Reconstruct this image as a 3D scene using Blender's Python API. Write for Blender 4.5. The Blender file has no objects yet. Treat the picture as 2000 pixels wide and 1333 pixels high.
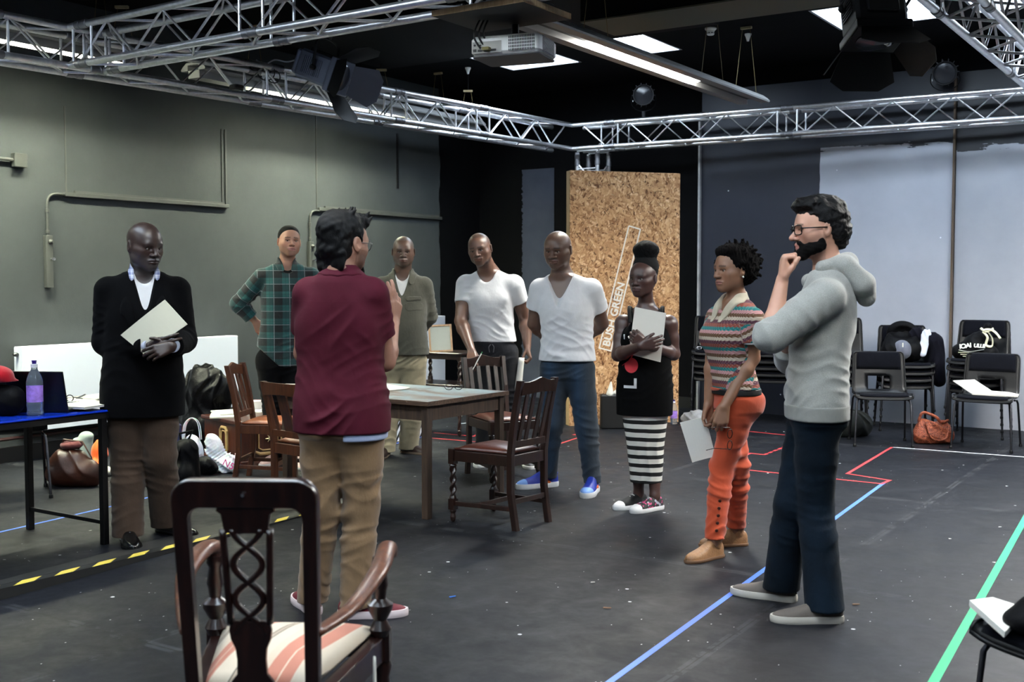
import bpy, bmesh, math, random
import numpy as np
from mathutils import Vector, Matrix, Quaternion
random.seed(7)
SC = bpy.context.scene
COL = SC.collection
# ------------------------------------------------------------------ camera, world, exposure
CAM_H = 1.42
YAW = math.radians(33.4)
PITCH = math.radians(3.03)
FPX = 2200.0
cam_d = bpy.data.cameras.new('camera'); cam = bpy.data.objects.new('camera', cam_d); COL.objects.link(cam)
cam_d.sensor_width = 36.0; cam_d.lens = FPX/2000.0*36.0
cam_d.clip_start = 0.05; cam_d.clip_end = 100
cam.location = (0, 0, CAM_H)
cam.rotation_euler = (math.radians(90)-PITCH, 0, YAW)
cam_d.dof.use_dof = True; cam_d.dof.focus_distance = 6.6; cam_d.dof.aperture_fstop = 4.5
SC.camera = cam
SC.view_settings.view_transform = 'Standard'
SC.view_settings.look = 'None'
SC.view_settings.gamma = 1.0
SC.view_settings.exposure = 1.4
SC.view_settings.use_curve_mapping = False
world = bpy.data.worlds.new('world'); SC.world = world; world.use_nodes = True
world.node_tree.nodes['Background'].inputs[0].default_value = (0.55, 0.68, 0.9, 1)
world.node_tree.nodes['Background'].inputs[1].default_value = 0.3
LAMP_PWR = 120.0
SKY_PWR = 10.0
CAM = Vector((0, 0, CAM_H))
RT = Vector((math.cos(YAW), math.sin(YAW), 0))
FH = Vector((-math.sin(YAW), math.cos(YAW), 0))
UP = Vector((0, 0, 1))
FW = FH*math.cos(PITCH) - UP*math.sin(PITCH)
CU = FH*math.sin(PITCH) + UP*math.cos(PITCH)
def ray(px, py): return FW + RT*((px-1000)/FPX) - CU*((py-666.5)/FPX)
def at_z(px, py, z=0.0):
    d = ray(px, py); return CAM + d*((z-CAM_H)/d.z)
def at_x(px, py, x):
    d = ray(px, py); return CAM + d*(x/d.x)
def at_y(px, py, y):
    d = ray(px, py); return CAM + d*(y/d.y)
def at_d(px, py, D):
    d = ray(px, py); return CAM + d*(D/d.dot(FH))
def V(r, t, u): return RT*r - FH*t + UP*u       # right, towards the viewer, up
# ------------------------------------------------------------------ object helpers
def link(o, parent=None):
    COL.objects.link(o)
    if parent is not None: o.parent = parent
    return o
def tag(o, label=None, cat=None, group=None, kind=None):
    if label: o['label'] = label
    if cat: o['category'] = cat
    if group: o['group'] = group
    if kind: o['kind'] = kind
    return o
def empty(name, loc=(0, 0, 0), rz=0.0, label=None, cat=None, group=None):
    o = bpy.data.objects.new(name, None); COL.objects.link(o)
    o.location = loc; o.rotation_euler = (0, 0, rz); o.empty_display_size = 0.1
    return tag(o, label, cat, group)
def copy_tree(o, parent=None):
    c = o.copy(); COL.objects.link(c)
    if parent is not None: c.parent = parent
    for ch in [x for x in o.children]: copy_tree(ch, c)
    return c
def basis(d, up=Vector((0, 0, 1))):
    d = Vector(d).normalized(); up = Vector(up)
    if abs(d.dot(up.normalized())) > 0.98: up = Vector((1, 0, 0)) if abs(d.x) < 0.9 else Vector((0, 1, 0))
    s = d.cross(up).normalized(); u = s.cross(d).normalized()
    return d, s, u
class MB:
    """collects shapes into ONE mesh"""
    def __init__(self): self.v = []; self.f = []; self.m = []; self.mi = 0
    def add(self, vs, fs, mi=None):
        n = len(self.v); self.v += [tuple(x) for x in vs]
        self.f += [tuple(i+n for i in f) for f in fs]; self.m += [self.mi if mi is None else mi]*len(fs)
        return self
    def box(self, c, s, rot=None, mi=None, taper=1.0):
        hx, hy, hz = s[0]/2, s[1]/2, s[2]/2
        vs = [Vector((x*hx*(taper if z > 0 else 1), y*hy*(taper if z > 0 else 1), z*hz)) for z in (-1, 1) for x, y in ((-1, -1), (1, -1), (1, 1), (-1, 1))]
        if rot is not None: vs = [rot @ v for v in vs]
        c = Vector(c); vs = [v+c for v in vs]
        return self.add(vs, [(3, 2, 1, 0), (4, 5, 6, 7), (0, 1, 5, 4), (1, 2, 6, 5), (2, 3, 7, 6), (3, 0, 4, 7)], mi)
    def rbox(self, c, s, r=0.005, rot=None, mi=None, seg=3):
        """box with rounded vertical edges and small top/bottom chamfer"""
        hx, hy, hz = s[0]/2, s[1]/2, s[2]/2; r = min(r, hx*.98, hy*.98); e = min(r*.6, hz*.5)
        def ring(z, ins):
            out = []
            for (cx, cy, a0) in ((hx-r, hy-r, 0), (-hx+r, hy-r, 90), (-hx+r, -hy+r, 180), (hx-r, -hy+r, 270)):
                for k in range(seg+1):
                    a = math.radians(a0+90*k/seg); out.append(Vector((cx+(r-ins)*math.cos(a), cy+(r-ins)*math.sin(a), z)))
            return out
        rings = [ring(-hz, e), ring(-hz+e, 0), ring(hz-e, 0), ring(hz, e)]
        n = len(rings[0]); vs = [v for q in rings for v in q]
        if rot is not None: vs = [rot @ v for v in vs]
        c = Vector(c); vs = [v+c for v in vs]
        fs = [tuple(range(n-1, -1, -1)), tuple(range(3*n, 4*n))]
        for k in range(3):
            for i in range(n): j = (i+1) % n; fs.append((k*n+i, k*n+j, (k+1)*n+j, (k+1)*n+i))
        return self.add(vs, fs, mi)
    def bar(self, a, b, w, h=None, up=(0, 0, 1), mi=None, w2=None, h2=None, r=0):
        """rectangular bar from a to b; w across, h along up"""
        a, b = Vector(a), Vector(b); h = h or w; w2 = w2 or w; h2 = h2 or h
        d, s, u = basis(b-a, up)
        vs = []
        for p, ww, hh in ((a, w, h), (b, w2, h2)):
            for x, y in ((-1, -1), (1, -1), (1, 1), (-1, 1)): vs.append(p+s*(x*ww/2)+u*(y*hh/2))
        return self.add(vs, [(3, 2, 1, 0), (4, 5, 6, 7), (0, 1, 5, 4), (1, 2, 6, 5), (2, 3, 7, 6), (3, 0, 4, 7)], mi)
    def tube(self, pts, r, n=10, mi=None, cap=True, flat=None, up=(0, 0, 1), closed=False):
        pts = [Vector(p) for p in pts]; N = len(pts)
        rs = r if isinstance(r, (list, tuple)) else [r]*N
        tang = []
        for i in range(N):
            if closed: t = pts[(i+1) % N]-pts[i-1]
            else: t = pts[min(i+1, N-1)]-pts[max(i-1, 0)]
            tang.append(t.normalized() if t.length > 1e-9 else Vector((0, 0, 1)))
        _, s, u = basis(tang[0], up); vs = []
        for i, p in enumerate(pts):
            t = tang[i]; s = (s - t*s.dot(t)); s = s.normalized() if s.length > 1e-6 else basis(t, up)[1]; u = s.cross(t)
            for k in range(n):
                a = 2*math.pi*k/n; f = flat or 1.0
                vs.append(p + s*(rs[i]*math.cos(a)) + u*(rs[i]*f*math.sin(a)))
        fs = []
        for i in range(N if closed else N-1):
            j = (i+1) % N
            for k in range(n): l = (k+1) % n; fs.append((i*n+l, i*n+k, j*n+k, j*n+l))
        if cap and not closed: fs += [tuple(range(n)), tuple(range((N-1)*n+n-1, (N-1)*n-1, -1))]
        return self.add(vs, fs, mi)
    def lathe(self, prof, c=(0, 0, 0), n=20, axis=None, mi=None, cap=True):
        """prof: list of (r, z); turned about z then rotated so z -> axis"""
        c = Vector(c); q = Vector((0, 0, 1)).rotation_difference(Vector(axis).normalized()) if axis is not None else None
        vs = []
        for (r, z) in prof:
            for k in range(n):
                a = 2*math.pi*k/n; v = Vector((r*math.cos(a), r*math.sin(a), z))
                if q: v = q @ v
                vs.append(v+c)
        fs = []
        for i in range(len(prof)-1):
            for k in range(n): l = (k+1) % n; fs.append((i*n+k, i*n+l, (i+1)*n+l, (i+1)*n+k))
        if cap: fs += [tuple(range(n-1, -1, -1)), tuple(range((len(prof)-1)*n, len(prof)*n))]
        return self.add(vs, fs, mi)
    def prism(self, poly, h, M=None, mi=None):
        """poly: 2D outline (x,y) extruded 0..h in z, mapped by matrix M"""
        n = len(poly); vs = [Vector((x, y, 0)) for x, y in poly]+[Vector((x, y, h)) for x, y in poly]
        if M is not None: vs = [M @ v for v in vs]
        return self.add(vs, [tuple(range(n-1, -1, -1)), tuple(range(n, 2*n))]+[(i, (i+1) % n, n+(i+1) % n, n+i) for i in range(n)], mi)
    def grid(self, P, mi=None, closed_u=False):
        """P[i][j] points -> quads"""
        a, b = len(P), len(P[0]); vs = [p for row in P for p in row]; fs = []
        for i in range(a-1):
            for j in range(b if closed_u else b-1): l = (j+1) % b; fs.append((i*b+j, i*b+l, (i+1)*b+l, (i+1)*b+j))
        return self.add(vs, fs, mi)
    def build(self, name, mat, parent=None, smooth=False, bevel=0, sub=0, solid=0, label=None, origin=None):
        me = bpy.data.meshes.new(name)
        vs = self.v
        if origin is not None: o_ = Vector(origin); vs = [tuple(Vector(v)-o_) for v in vs]
        me.from_pydata(vs, [], self.f); me.update()
        for m_ in (mat if isinstance(mat, (list, tuple)) else [mat]): me.materials.append(m_)
        me.polygons.foreach_set('material_index', self.m)
        if smooth: me.polygons.foreach_set('use_smooth', [True]*len(me.polygons))
        bm = bmesh.new(); bm.from_mesh(me); bmesh.ops.recalc_face_normals(bm, faces=bm.faces); bm.to_mesh(me); bm.free()
        if smooth and smooth != 'all':
            try: me.set_sharp_from_angle(angle=math.radians(42))
            except Exception: pass
        o = bpy.data.objects.new(name, me); link(o, parent)
        if origin is not None: o.location = origin
        if solid: m = o.modifiers.new('s', 'SOLIDIFY'); m.thickness = solid; m.offset = 0
        if bevel: m = o.modifiers.new('b', 'BEVEL'); m.width = bevel; m.segments = 2; m.limit_method = 'ANGLE'; m.angle_limit = math.radians(40)
        if sub: m = o.modifiers.new('u', 'SUBSURF'); m.levels = sub; m.render_levels = sub
        if label: o['label'] = label
        return o
def bez(p0, p1, p2, p3, n=12):
    p0, p1, p2, p3 = map(Vector, (p0, p1, p2, p3))
    return [p0*(1-t)**3+p1*3*t*(1-t)**2+p2*3*t*t*(1-t)+p3*t**3 for t in [i/n for i in range(n+1)]]
def smooth_path(pts, n=6):
    pts = [Vector(p) for p in pts]; out = []
    for i in range(len(pts)-1):
        a, b = pts[max(i-1, 0)], pts[i]; c, d = pts[i+1], pts[min(i+2, len(pts)-1)]
        for k in range(n):
            t = k/n; out.append(0.5*((2*b)+(c-a)*t+(2*a-5*b+4*c-d)*t*t+(3*b-a-3*c+d)*t**3))
    out.append(pts[-1]); return out
# ------------------------------------------------------------------ materials
class N:
    def __init__(self, name):
        self.m = bpy.data.materials.new(name); self.m.use_nodes = True
        self.t = self.m.node_tree; self.b = self.t.nodes['Principled BSDF']; self._c = None
    def n(self, t, **kw):
        o = self.t.nodes.new(t)
        for k, v in kw.items():
            if k.startswith('i_'): 
                key = k[2:]; key = int(key) if key.isdigit() else key.replace('_', ' ')
                o.inputs[key].default_value = v
            else: setattr(o, k, v)
        return o
    def l(self, a, b): self.t.links.new(a, b)
    def co(self, kind='Object', scale=(1, 1, 1), rot=(0, 0, 0)):
        c = self.n('ShaderNodeTexCoord'); mp = self.n('ShaderNodeMapping')
        mp.inputs['Scale'].default_value = scale; mp.inputs['Rotation'].default_value = rot
        self.l(c.outputs[kind], mp.inputs[0]); return mp.outputs[0]
    def noise(self, co, scale=5, detail=3, rough=.5, dist=0):
        o = self.n('ShaderNodeTexNoise'); o.inputs['Scale'].default_value = scale; o.inputs['Detail'].default_value = detail
        o.inputs['Roughness'].default_value = rough; o.inputs['Distortion'].default_value = dist
        self.l(co, o.inputs['Vector']); return o.outputs[0]
    def ramp(self, fac, stops, interp='LINEAR'):
        o = self.n('ShaderNodeValToRGB'); o.color_ramp.interpolation = interp; e = o.color_ramp.elements
        while len(e) < len(stops): e.new(0.5)
        for i, (p, c) in enumerate(stops): e[i].position = p; e[i].color = (c[0], c[1], c[2], 1) if len(c) == 3 else c
        self.l(fac, o.inputs[0]); return o.outputs[0]
    def mix(self, f, a, b, mode='MIX'):
        o = self.n('ShaderNodeMix', data_type='RGBA', blend_type=mode)
        for idx, v in ((0, f), (6, a), (7, b)):
            if hasattr(v, 'links'): self.l(v, o.inputs[idx])
            elif idx == 0: o.inputs[0].default_value = v
            else: o.inputs[idx].default_value = (v[0], v[1], v[2], 1)
        return o.outputs[2]
    def math(self, op, a, b=None, c=None, clamp=False):
        o = self.n('ShaderNodeMath', operation=op, use_clamp=clamp)
        for i, v in enumerate((a, b, c)):
            if v is None: continue
            if hasattr(v, 'links'): self.l(v, o.inputs[i])
            else: o.inputs[i].default_value = v
        return o.outputs[0]
    def sep(self, co):
        o = self.n('ShaderNodeSeparateXYZ'); self.l(co, o.inputs[0]); return o.outputs
    def bump(self, h, strength=.3, dist=.01):
        o = self.n('ShaderNodeBump'); o.inputs['Strength'].default_value = strength; o.inputs['Distance'].default_value = dist
        self.l(h, o.inputs['Height'])
        if self._c is not None: self.l(self._c, o.inputs['Normal'])
        self._c = o.outputs[0]; self.l(self._c, self.b.inputs['Normal']); return self
    def set(self, col=None, rough=None, metal=None, spec=None, **kw):
        def s(k, v):
            if hasattr(v, 'links'): self.l(v, self.b.inputs[k])
            elif isinstance(v, (tuple, list)) and len(v) == 3 and 'Color' in k or k == 'Base Color' and not hasattr(v, 'links'): self.b.inputs[k].default_value = (*v[:3], 1)
            else: self.b.inputs[k].default_value = v
        if col is not None: s('Base Color', col)
        if rough is not None: s('Roughness', rough)
        if metal is not None: s('Metallic', metal)
        if spec is not None: s('Specular IOR Level', spec)
        for k, v in kw.items(): s(k.replace('_', ' '), v)
        return self
def srgb(r, g, b):
    f = lambda c: (c/255)/12.92 if c/255 <= .04045 else (((c/255)+.055)/1.055)**2.4
    return (f(r), f(g), f(b))
_mc = {}
def flat(name, col, rough=.6, metal=0., spec=.5, bump=0, bscale=60, var=0.0, vscale=6, **kw):
    """plain procedural material with light mottling"""
    if name in _mc: return _mc[name]
    m = N(name); co = m.co()
    if var:
        nz = m.noise(co, vscale, 4, .6)
        c = m.ramp(nz, [(.3, tuple(x*(1-var) for x in col)), (.7, tuple(min(1, x*(1+var)) for x in col))])
        m.set(c, rough, metal, spec, **kw)
    else: m.set(col, rough, metal, spec, **kw)
    if bump: m.bump(m.noise(co, bscale, 4, .6), bump, .004)
    _mc[name] = m.m; return m.m
def emit(name, col, s):
    m = N(name); m.set(col=(0, 0, 0), rough=.5); m.b.inputs['Emission Color'].default_value = (*col, 1); m.b.inputs['Emission Strength'].default_value = s
    return m.m
def wood(name, dark, light, rough=.4, scale=1.0, axis=2, wear=None, coat=0.0):
    if name in _mc: return _mc[name]
    m = N(name); sc = [14*scale]*3; sc[axis] = 1.2*scale
    co = m.co('Object', tuple(sc)); nz = m.noise(co, 3.0, 6, .6, .8)
    c = m.ramp(nz, [(.3, dark), (.55, tuple((a+b)/2 for a, b in zip(dark, light))), (.75, light)])
    if wear:
        w = m.noise(m.co(), 9*scale, 8, .75); c = m.mix(m.ramp(w, [(.64, (0, 0, 0)), (.70, (1, 1, 1))]), c, wear)
    m.set(c, rough); m.b.inputs['Coat Weight'].default_value = coat; m.b.inputs['Coat Roughness'].default_value = .2
    m.bump(nz, .15, .002); _mc[name] = m.m; return m.m
def metal(name, col, rough=.3, bump=0, scale=30):
    if name in _mc: return _mc[name]
    m = N(name); co = m.co(); nz = m.noise(co, scale, 4, .6)
    m.set(m.ramp(nz, [(.25, tuple(x*.8 for x in col)), (.7, col)]), m.math('MULTIPLY_ADD', nz, .25, rough-.1), 1.0)
    if bump: m.bump(nz, bump, .001)
    _mc[name] = m.m; return m.m
# ------------------------------------------------------------------ room shell
XL, YB, ZC, XR, YF = -8.15, 11.62, 3.7, 4.2, -4.5
def wall_box(name, c, s, m, origin=None):
    o = MB().box((0, 0, 0), s).build(name, m); o.location = c; return tag(o, kind='structure')
# floor: black vinyl with scuffs, scratches and specks
fm = N('black_vinyl_floor'); co = fm.co('Object')
big = fm.noise(co, .9, 5, .6, .4); mid = fm.noise(co, 5.5, 6, .65, .3); fine = fm.noise(co, 60, 4, .7)
base = fm.ramp(big, [(.3, (.0065, .0078, .013)), (.55, (.010, .0118, .0195)), (.75, (.0155, .018, .027))])
base = fm.mix(fm.ramp(mid, [(.45, (0, 0, 0)), (.75, (.5, .5, .5))]), base, (.023, .026, .035))
def streak(rot, sx, sy, th, col, base):
    c2 = fm.co('Object', (sx, sy, 1), (0, 0, rot)); nz = fm.noise(c2, 2.2, 6, .7, .5)
    return fm.mix(fm.ramp(nz, [(th, (0, 0, 0)), (th+.05, (1, 1, 1))]), base, col)
base = streak(.5, 1.0, 14, .66, (.038, .039, .041), base)
base = streak(-1.1, 18, .8, .69, (.05, .05, .052), base)
base = streak(1.3, 30, 1.2, .71, (.004, .004, .005), base)
vo = fm.n('ShaderNodeTexVoronoi', feature='DISTANCE_TO_EDGE'); fm.l(fm.co('Object', (.35, .22, 1), (0, 0, .0)), vo.inputs['Vector']); vo.inputs['Scale'].default_value = 1; vo.inputs['Randomness'].default_value = .3
vs_ = fm.n('ShaderNodeTexVoronoi'); fm.l(co, vs_.inputs['Vector']); vs_.inputs['Scale'].default_value = 7
r2 = fm.n('ShaderNodeTexVoronoi'); fm.l(fm.co('Object', (1.3, .9, 1), (0, 0, .7)), r2.inputs['Vector']); r2.inputs['Scale'].default_value = 15
spk = fm.math('MULTIPLY', fm.math('LESS_THAN', vs_.outputs['Distance'], .065), fm.math('GREATER_THAN', fm.noise(co, 3, 2), .54))
spk2 = fm.math('MULTIPLY', fm.math('LESS_THAN', r2.outputs['Distance'], .06), fm.math('GREATER_THAN', fm.noise(co, 2.1, 2), .52))
base = fm.mix(fm.math('MAXIMUM', spk, spk2), base, (.62, .62, .62))
fs = fm.sep(co)
for ax_, per, ph in ((0, 1.9, .35), (1, 2.3, .8)):
    q = fm.math('ADD', fs[ax_], fm.math('MULTIPLY', fm.noise(fm.co('Object', (.5, .5, .5)), 1.2, 2), .05)); d_ = fm.math('ABSOLUTE', fm.math('SUBTRACT', fm.math('FRACT', fm.math('ADD', fm.math('DIVIDE', q, per), ph+20)), .5))
    n_ = fm.noise(co, 4, 5, .7); base = fm.mix(fm.math('MULTIPLY', fm.math('LESS_THAN', d_, .012), fm.math('MULTIPLY', fm.math('GREATER_THAN', n_, .5), .55)), base, (.075, .078, .085)); base = fm.mix(fm.math('LESS_THAN', d_, .0016), base, (.003, .003, .003))
fm.set(base, fm.ramp(mid, [(.3, (.46,)*3), (.7, (.66,)*3)]), 0, .26)
fm.bump(fm.noise(co, 2.0, 4, .6), .25, .02).bump(fine, .12, .002)
o = MB().box((0, 0, 0), (XR-XL+.4, YB-YF+.4, .2)).build('floor', fm.m); o.location = ((XL+XR)/2, (YF+YB)/2, -.1); tag(o, kind='structure')
# ceiling with openings for the roof lights
cm = flat('black_ceiling', (.011, .011, .013), .9, 0, .1, bump=.2, bscale=20, var=.2, vscale=2)
SKX = [(-6.78, -5.92), (-5.62, -4.78), (-3.22, -2.34), (-2.05, -1.2), (-.9, -.05), (.3, 1.2)]; SKY0, SKY1 = 9.42, 10.30
SKROWS = [(9.42, 10.30), (2.2, 3.1), (-1.6, -.7)]
xs = sorted({XL-.2, XR+.2} | {v for p in SKX for v in p}); ys = sorted({YF-.2, YB+.2} | {v for p in SKROWS for v in p})
mb = MB()
for i in range(len(xs)-1):
    for j in range(len(ys)-1):
        hole = any(abs(xs[i]-a) < .01 and abs(xs[i+1]-b) < .01 for a, b in SKX) and any(abs(ys[j]-a) < .01 and abs(ys[j+1]-b) < .01 for a, b in SKROWS)
        if not hole:
            mb.box(((xs[i]+xs[i+1])/2, (ys[j]+ys[j+1])/2, ZC+.1), (xs[i+1]-xs[i], ys[j+1]-ys[j], .2))
tag(mb.build('ceiling', cm), kind='structure')
skg = emit('daylight_panel', (.72, .86, 1.0), SKY_PWR)
white_frame = flat('rooflight_frame_white', (.5, .52, .55), .5)
k = 0
for (a, b) in SKX:
    for (c, d) in SKROWS:
        k += 1
        t = empty('window_%d' % k, ((a+b)/2, (c+d)/2, ZC+.02)); tag(t, kind='structure')
        MB().box((0, 0, .10), (b-a+.02, d-c+.02, .02)).build('window_pane', skg, t)
        w, h = b-a, d-c; f = MB()
        for sx in (-1, 1): f.box((sx*(w/2-.012), 0, .04), (.024, h, .12)); f.box((0, sx*(h/2-.012), .04), (w-.05, .024, .12))
        f.build('window_frame', white_frame, t)
# left wall: grey paint, black paint towards the far corner
lw = N('left_wall_paint'); co = lw.co('Object'); s = lw.sep(co)
nz = lw.noise(co, 1.2, 5, .6); n2 = lw.noise(co, 14, 5, .6)
g = lw.ramp(nz, [(.35, (.086, .095, .099)), (.65, (.104, .113, .116))])
g = lw.mix(lw.math('MULTIPLY', n2, .25), g, (.070, .073, .072))
edge = lw.math('GREATER_THAN', lw.math('ADD', s[1], lw.math('MULTIPLY', lw.noise(lw.co('Object', (1, 1, 1)), 3, 3), .1)), 10.84)
g = lw.mix(edge, g, (.005, .005, .007))
lw.set(g, .6, 0, .22).bump(lw.noise(co, 90, 3, .6), .15, .003).bump(nz, .15, .03)
L = YB-YF+.4
o = MB().box((-.1, (YF+YB)/2, ZC/2), (.2, L, ZC+.2)).build('wall_left', lw.m); o.location.x = XL; tag(o, kind='structure')
# back wall: black with one grey painted strip
bw = N('back_wall_paint'); co = bw.co('Object'); s = bw.sep(co)
rag = bw.math('MULTIPLY', bw.noise(bw.co('Object', (.4, 1, 5)), 3, 4, .7), .14)
xx = bw.math('ADD', s[0], rag)
ins = bw.math('MULTIPLY', bw.math('MULTIPLY', bw.math('LESS_THAN', s[2], 2.78), bw.math('GREATER_THAN', xx, at_y(1020, 500, YB).x+.07)), bw.math('LESS_THAN', s[0], at_y(1082, 500, YB).x))
nz = bw.noise(co, 2, 4, .6)
bw.set(bw.mix(ins, (.006, .006, .008), bw.ramp(nz, [(.3, (.085, .095, .125)), (.7, (.11, .12, .15))])), .8, 0, .12).bump(bw.noise(co, 60, 3), .1, .002)
o = MB().box(((XL+XR)/2, .1, ZC/2), (XR-XL+.4, .2, ZC+.2)).build('wall_back', bw.m); o.location.y = YB; tag(o, kind='structure')
rw = flat('side_wall_black', (.022, .022, .025), .7, var=.1)
o = MB().box((XR+.1, (YF+YB)/2, ZC/2), (.2, L, ZC+.2)).build('wall_right', rw); tag(o, kind='structure')
o = MB().box(((XL+XR)/2, YF-.1, ZC/2), (XR-XL+.4, .2, ZC+.2)).build('wall_front', rw); tag(o, kind='structure')
# down-stand beam under the ceiling, yellowish light painted into its underside colour
bm_ = flat('beam_dark_paint', (.016, .016, .016), .8, .0, .15)
bu = flat('beam_lit_underside', (.17, .165, .12), .7)
p0 = at_z(1212, 72, 3.4)
mb = MB(); bx0, bx1 = p0.x, XR; by0, by1 = 7.55, 8.1
mb.box(((bx0+bx1)/2, (by0+by1)/2, 3.56), (bx1-bx0, by1-by0, .32), mi=0)
mb.box(((bx0+bx1)/2, (by0+by1)/2, 3.395), (bx1-bx0, by1-by0, .012), mi=1)
tag(mb.build('trim_1', [bm_, bu]), kind='structure')
# long dark upstand on the ceiling by the rig (service bulkhead)
o = MB().box((-5.6, 8.15, 3.63), (3.6, 1.5, .14)).build('trim_2', flat('bulkhead_paint', (.016, .016, .018), .8, 0, .15)); tag(o, kind='structure')
# skirting on left wall and its heating pipe
o = MB().box((XL+.012, 3.3, .06), (.024, 15.4, .12)).build('baseboard_left', flat('skirting_black', (.012, .012, .014), .5)); tag(o, kind='structure')
o = MB().box((-3.1, YB-.012, .06), (8.0, .024, .12)).build('baseboard_back', _mc['skirting_black']); tag(o, kind='structure')
pipe_m = flat('pipe_dark_red', (.05, .012, .010), .45)
o = MB().tube([(XL+.05, -2, .19), (XL+.05, 10.6, .19)], .014, 8).build('heating_pipe', pipe_m, smooth=True); tag(o, 'dark red heating pipe running low along the left wall', 'pipe')
# shallow boxed frames on the left wall (old board outlines) with conduits
wp = flat('wall_trim_grey', (.095, .099, .094), .5, var=.08)
def board_outline(name, ya, yb, z0, z1, label, left=True, right=True):
    mb = MB(); x = XL+.012
    mb.rbox((x+.006, (ya+yb)/2, z0), (.036, yb-ya, .035), .006)
    mb.bar((XL+.012, ya+.1, z0+.028), (XL+.012, yb-.05, z0+.026), .022, .018)
    if left: mb.box((XL+.003, ya+.03, (z0+z1)/2), (.006, .012, z1-z0))
    if right:
        mb.box((XL+.006, yb-.015, (z0+z1)/2), (.012, .018, z1-z0)); mb.box((XL+.005, yb-.06, (z0+z1)/2), (.010, .010, z1-z0))
    o = mb.build(name, wp, smooth=False); tag(o, label, 'wall board trim')
board_outline('board_trim', 5.70, 7.46, 2.13, 2.85, 'grey painted ledge trim on the left wall above the bald man in the blazer')
board_outline('board_trim', 8.69, 10.80, 2.17, 2.9, 'grey painted ledge trim on the left wall behind the spiky haired man', left=False, right=False)
o = MB().box((XL+.003, 8.68, 2.72), (.008, .014, 1.1)).build('wall_seam', wp); tag(o, 'vertical panel seam in the grey left wall above the second conduit', 'panel seam')
o = MB().box((XL+.006, 10.0, 2.78), (.012, .03, .62)).build('cable_drop', flat('cable_black', (.01, .01, .012), .5)); tag(o, 'black vertical cable strip on the upper left wall near the dark corner', 'cable')
def conduit(y, zt, zs, label):
    t = empty('conduit_switch', (XL, y, zs), 0, label, 'electrical conduit')
    pts = [(.02, .16, zt-zs), (.02, .06, zt-zs-.004), (.02, .012, zt-zs-.04), (.02, 0, zt-zs-.12), (.02, 0, .16)]
    pth = smooth_path(pts, 6)
    mb = MB().tube(pth, .011, 10)
    for zz in (zt-zs-.14, .2): mb.lathe([(.011, -.015), (.016, -.013), (.016, .013), (.011, .015)], (.02, 0, zz), 12)
    mb.build('conduit', wp, t, smooth=True)
    MB().rbox((.022, 0, -.04), (.044, .062, .42), .006).build('trunking', wp, t, smooth=True)
    MB().lathe([(.020, 0), (.020, .012), (.012, .02), (.009, .035)], (.044, .006, .12), 14, axis=(1, 0, 0)).build('knob', wp, t, smooth=True)
    MB().lathe([(.006, 0), (.006, .03), (.012, .032), (.012, .04)], (.044, .01, -.02), 12, axis=(1, 0, 0)).build('chrome_screw', metal('chrome', (.75, .75, .78), .25), t, smooth=True, label='shiny chrome screw')
conduit(5.54, 2.13, 1.62, 'grey conduit and switch trunking on the wall left of the bald man in the blazer')
conduit(8.56, 2.15, 1.66, 'grey conduit and switch trunking on the wall right of the man in plaid')
t = empty('junction_box', at_x(33, 314, XL), 0, 'grey square junction box with pipe stub, high on the left wall at picture edge', 'junction box')
MB().rbox((.03, 0, 0), (.06, .11, .11), .008).build('box', wp, t, smooth=True); MB().tube([(.03, -.05, 0), (.03, -.9, .01)], .013, 8).build('pipe', wp, t, smooth=True)
# ------------------------------------------------------------------ scenery flats on the back wall
def flat_panel(name, mats, x0, x1, z1, y, label, rag=None):
    o = MB().box((0, 0, z1/2), (x1-x0, .05, z1)).build(name, mats); o.location = ((x0+x1)/2, y, .0); return tag(o, label, 'scenery flat')
pm = N('flat_two_tone_paint'); co = pm.co('Object'); s = pm.sep(co)
YFL = YB-.075; FX = lambda px: at_y(px, 500, YFL).x
cx = (FX(1369)+FX(1859))/2; xs_ = pm.math('ADD', s[0], pm.math('MULTIPLY', pm.noise(pm.co('Object', (1, 1, 2.5)), 1.5, 3), .05))
two = pm.math('GREATER_THAN', xs_, FX(1600)-cx+.02)
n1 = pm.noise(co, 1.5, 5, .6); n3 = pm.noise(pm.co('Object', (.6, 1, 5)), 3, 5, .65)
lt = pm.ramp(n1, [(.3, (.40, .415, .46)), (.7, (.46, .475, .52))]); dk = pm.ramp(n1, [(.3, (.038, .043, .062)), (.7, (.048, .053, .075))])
top = pm.math('GREATER_THAN', pm.math('ADD', s[2], pm.math('MULTIPLY', n3, .35)), 2.95)      # dark top band: lamp cut-off shade painted in, along with dark paint
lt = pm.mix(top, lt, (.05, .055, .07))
c = pm.mix(two, dk, lt)
v = pm.n('ShaderNodeTexVoronoi'); pm.l(co, v.inputs['Vector']); v.inputs['Scale'].default_value = 4
c = pm.mix(pm.math('LESS_THAN', v.outputs['Distance'], .03), c, (.7, .72, .75))
pm.set(c, .45, 0, .4).bump(pm.noise(co, 50, 4), .1, .002)
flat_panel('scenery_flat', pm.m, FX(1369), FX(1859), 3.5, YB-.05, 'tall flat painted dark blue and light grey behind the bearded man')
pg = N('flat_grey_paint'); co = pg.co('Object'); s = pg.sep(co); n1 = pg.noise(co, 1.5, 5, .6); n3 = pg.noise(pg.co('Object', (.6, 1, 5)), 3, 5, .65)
c = pg.mix(pg.math('GREATER_THAN', pg.math('ADD', s[2], pg.math('MULTIPLY', n3, .4)), 2.9), pg.ramp(n1, [(.3, (.35, .365, .40)), (.7, (.41, .42, .455))]), (.04, .042, .05))  # upper part darkened in colour for the lamp's cut-off, plus dark paint
pg.set(c, .5).bump(pg.noise(co, 50, 4), .1, .002)
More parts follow.
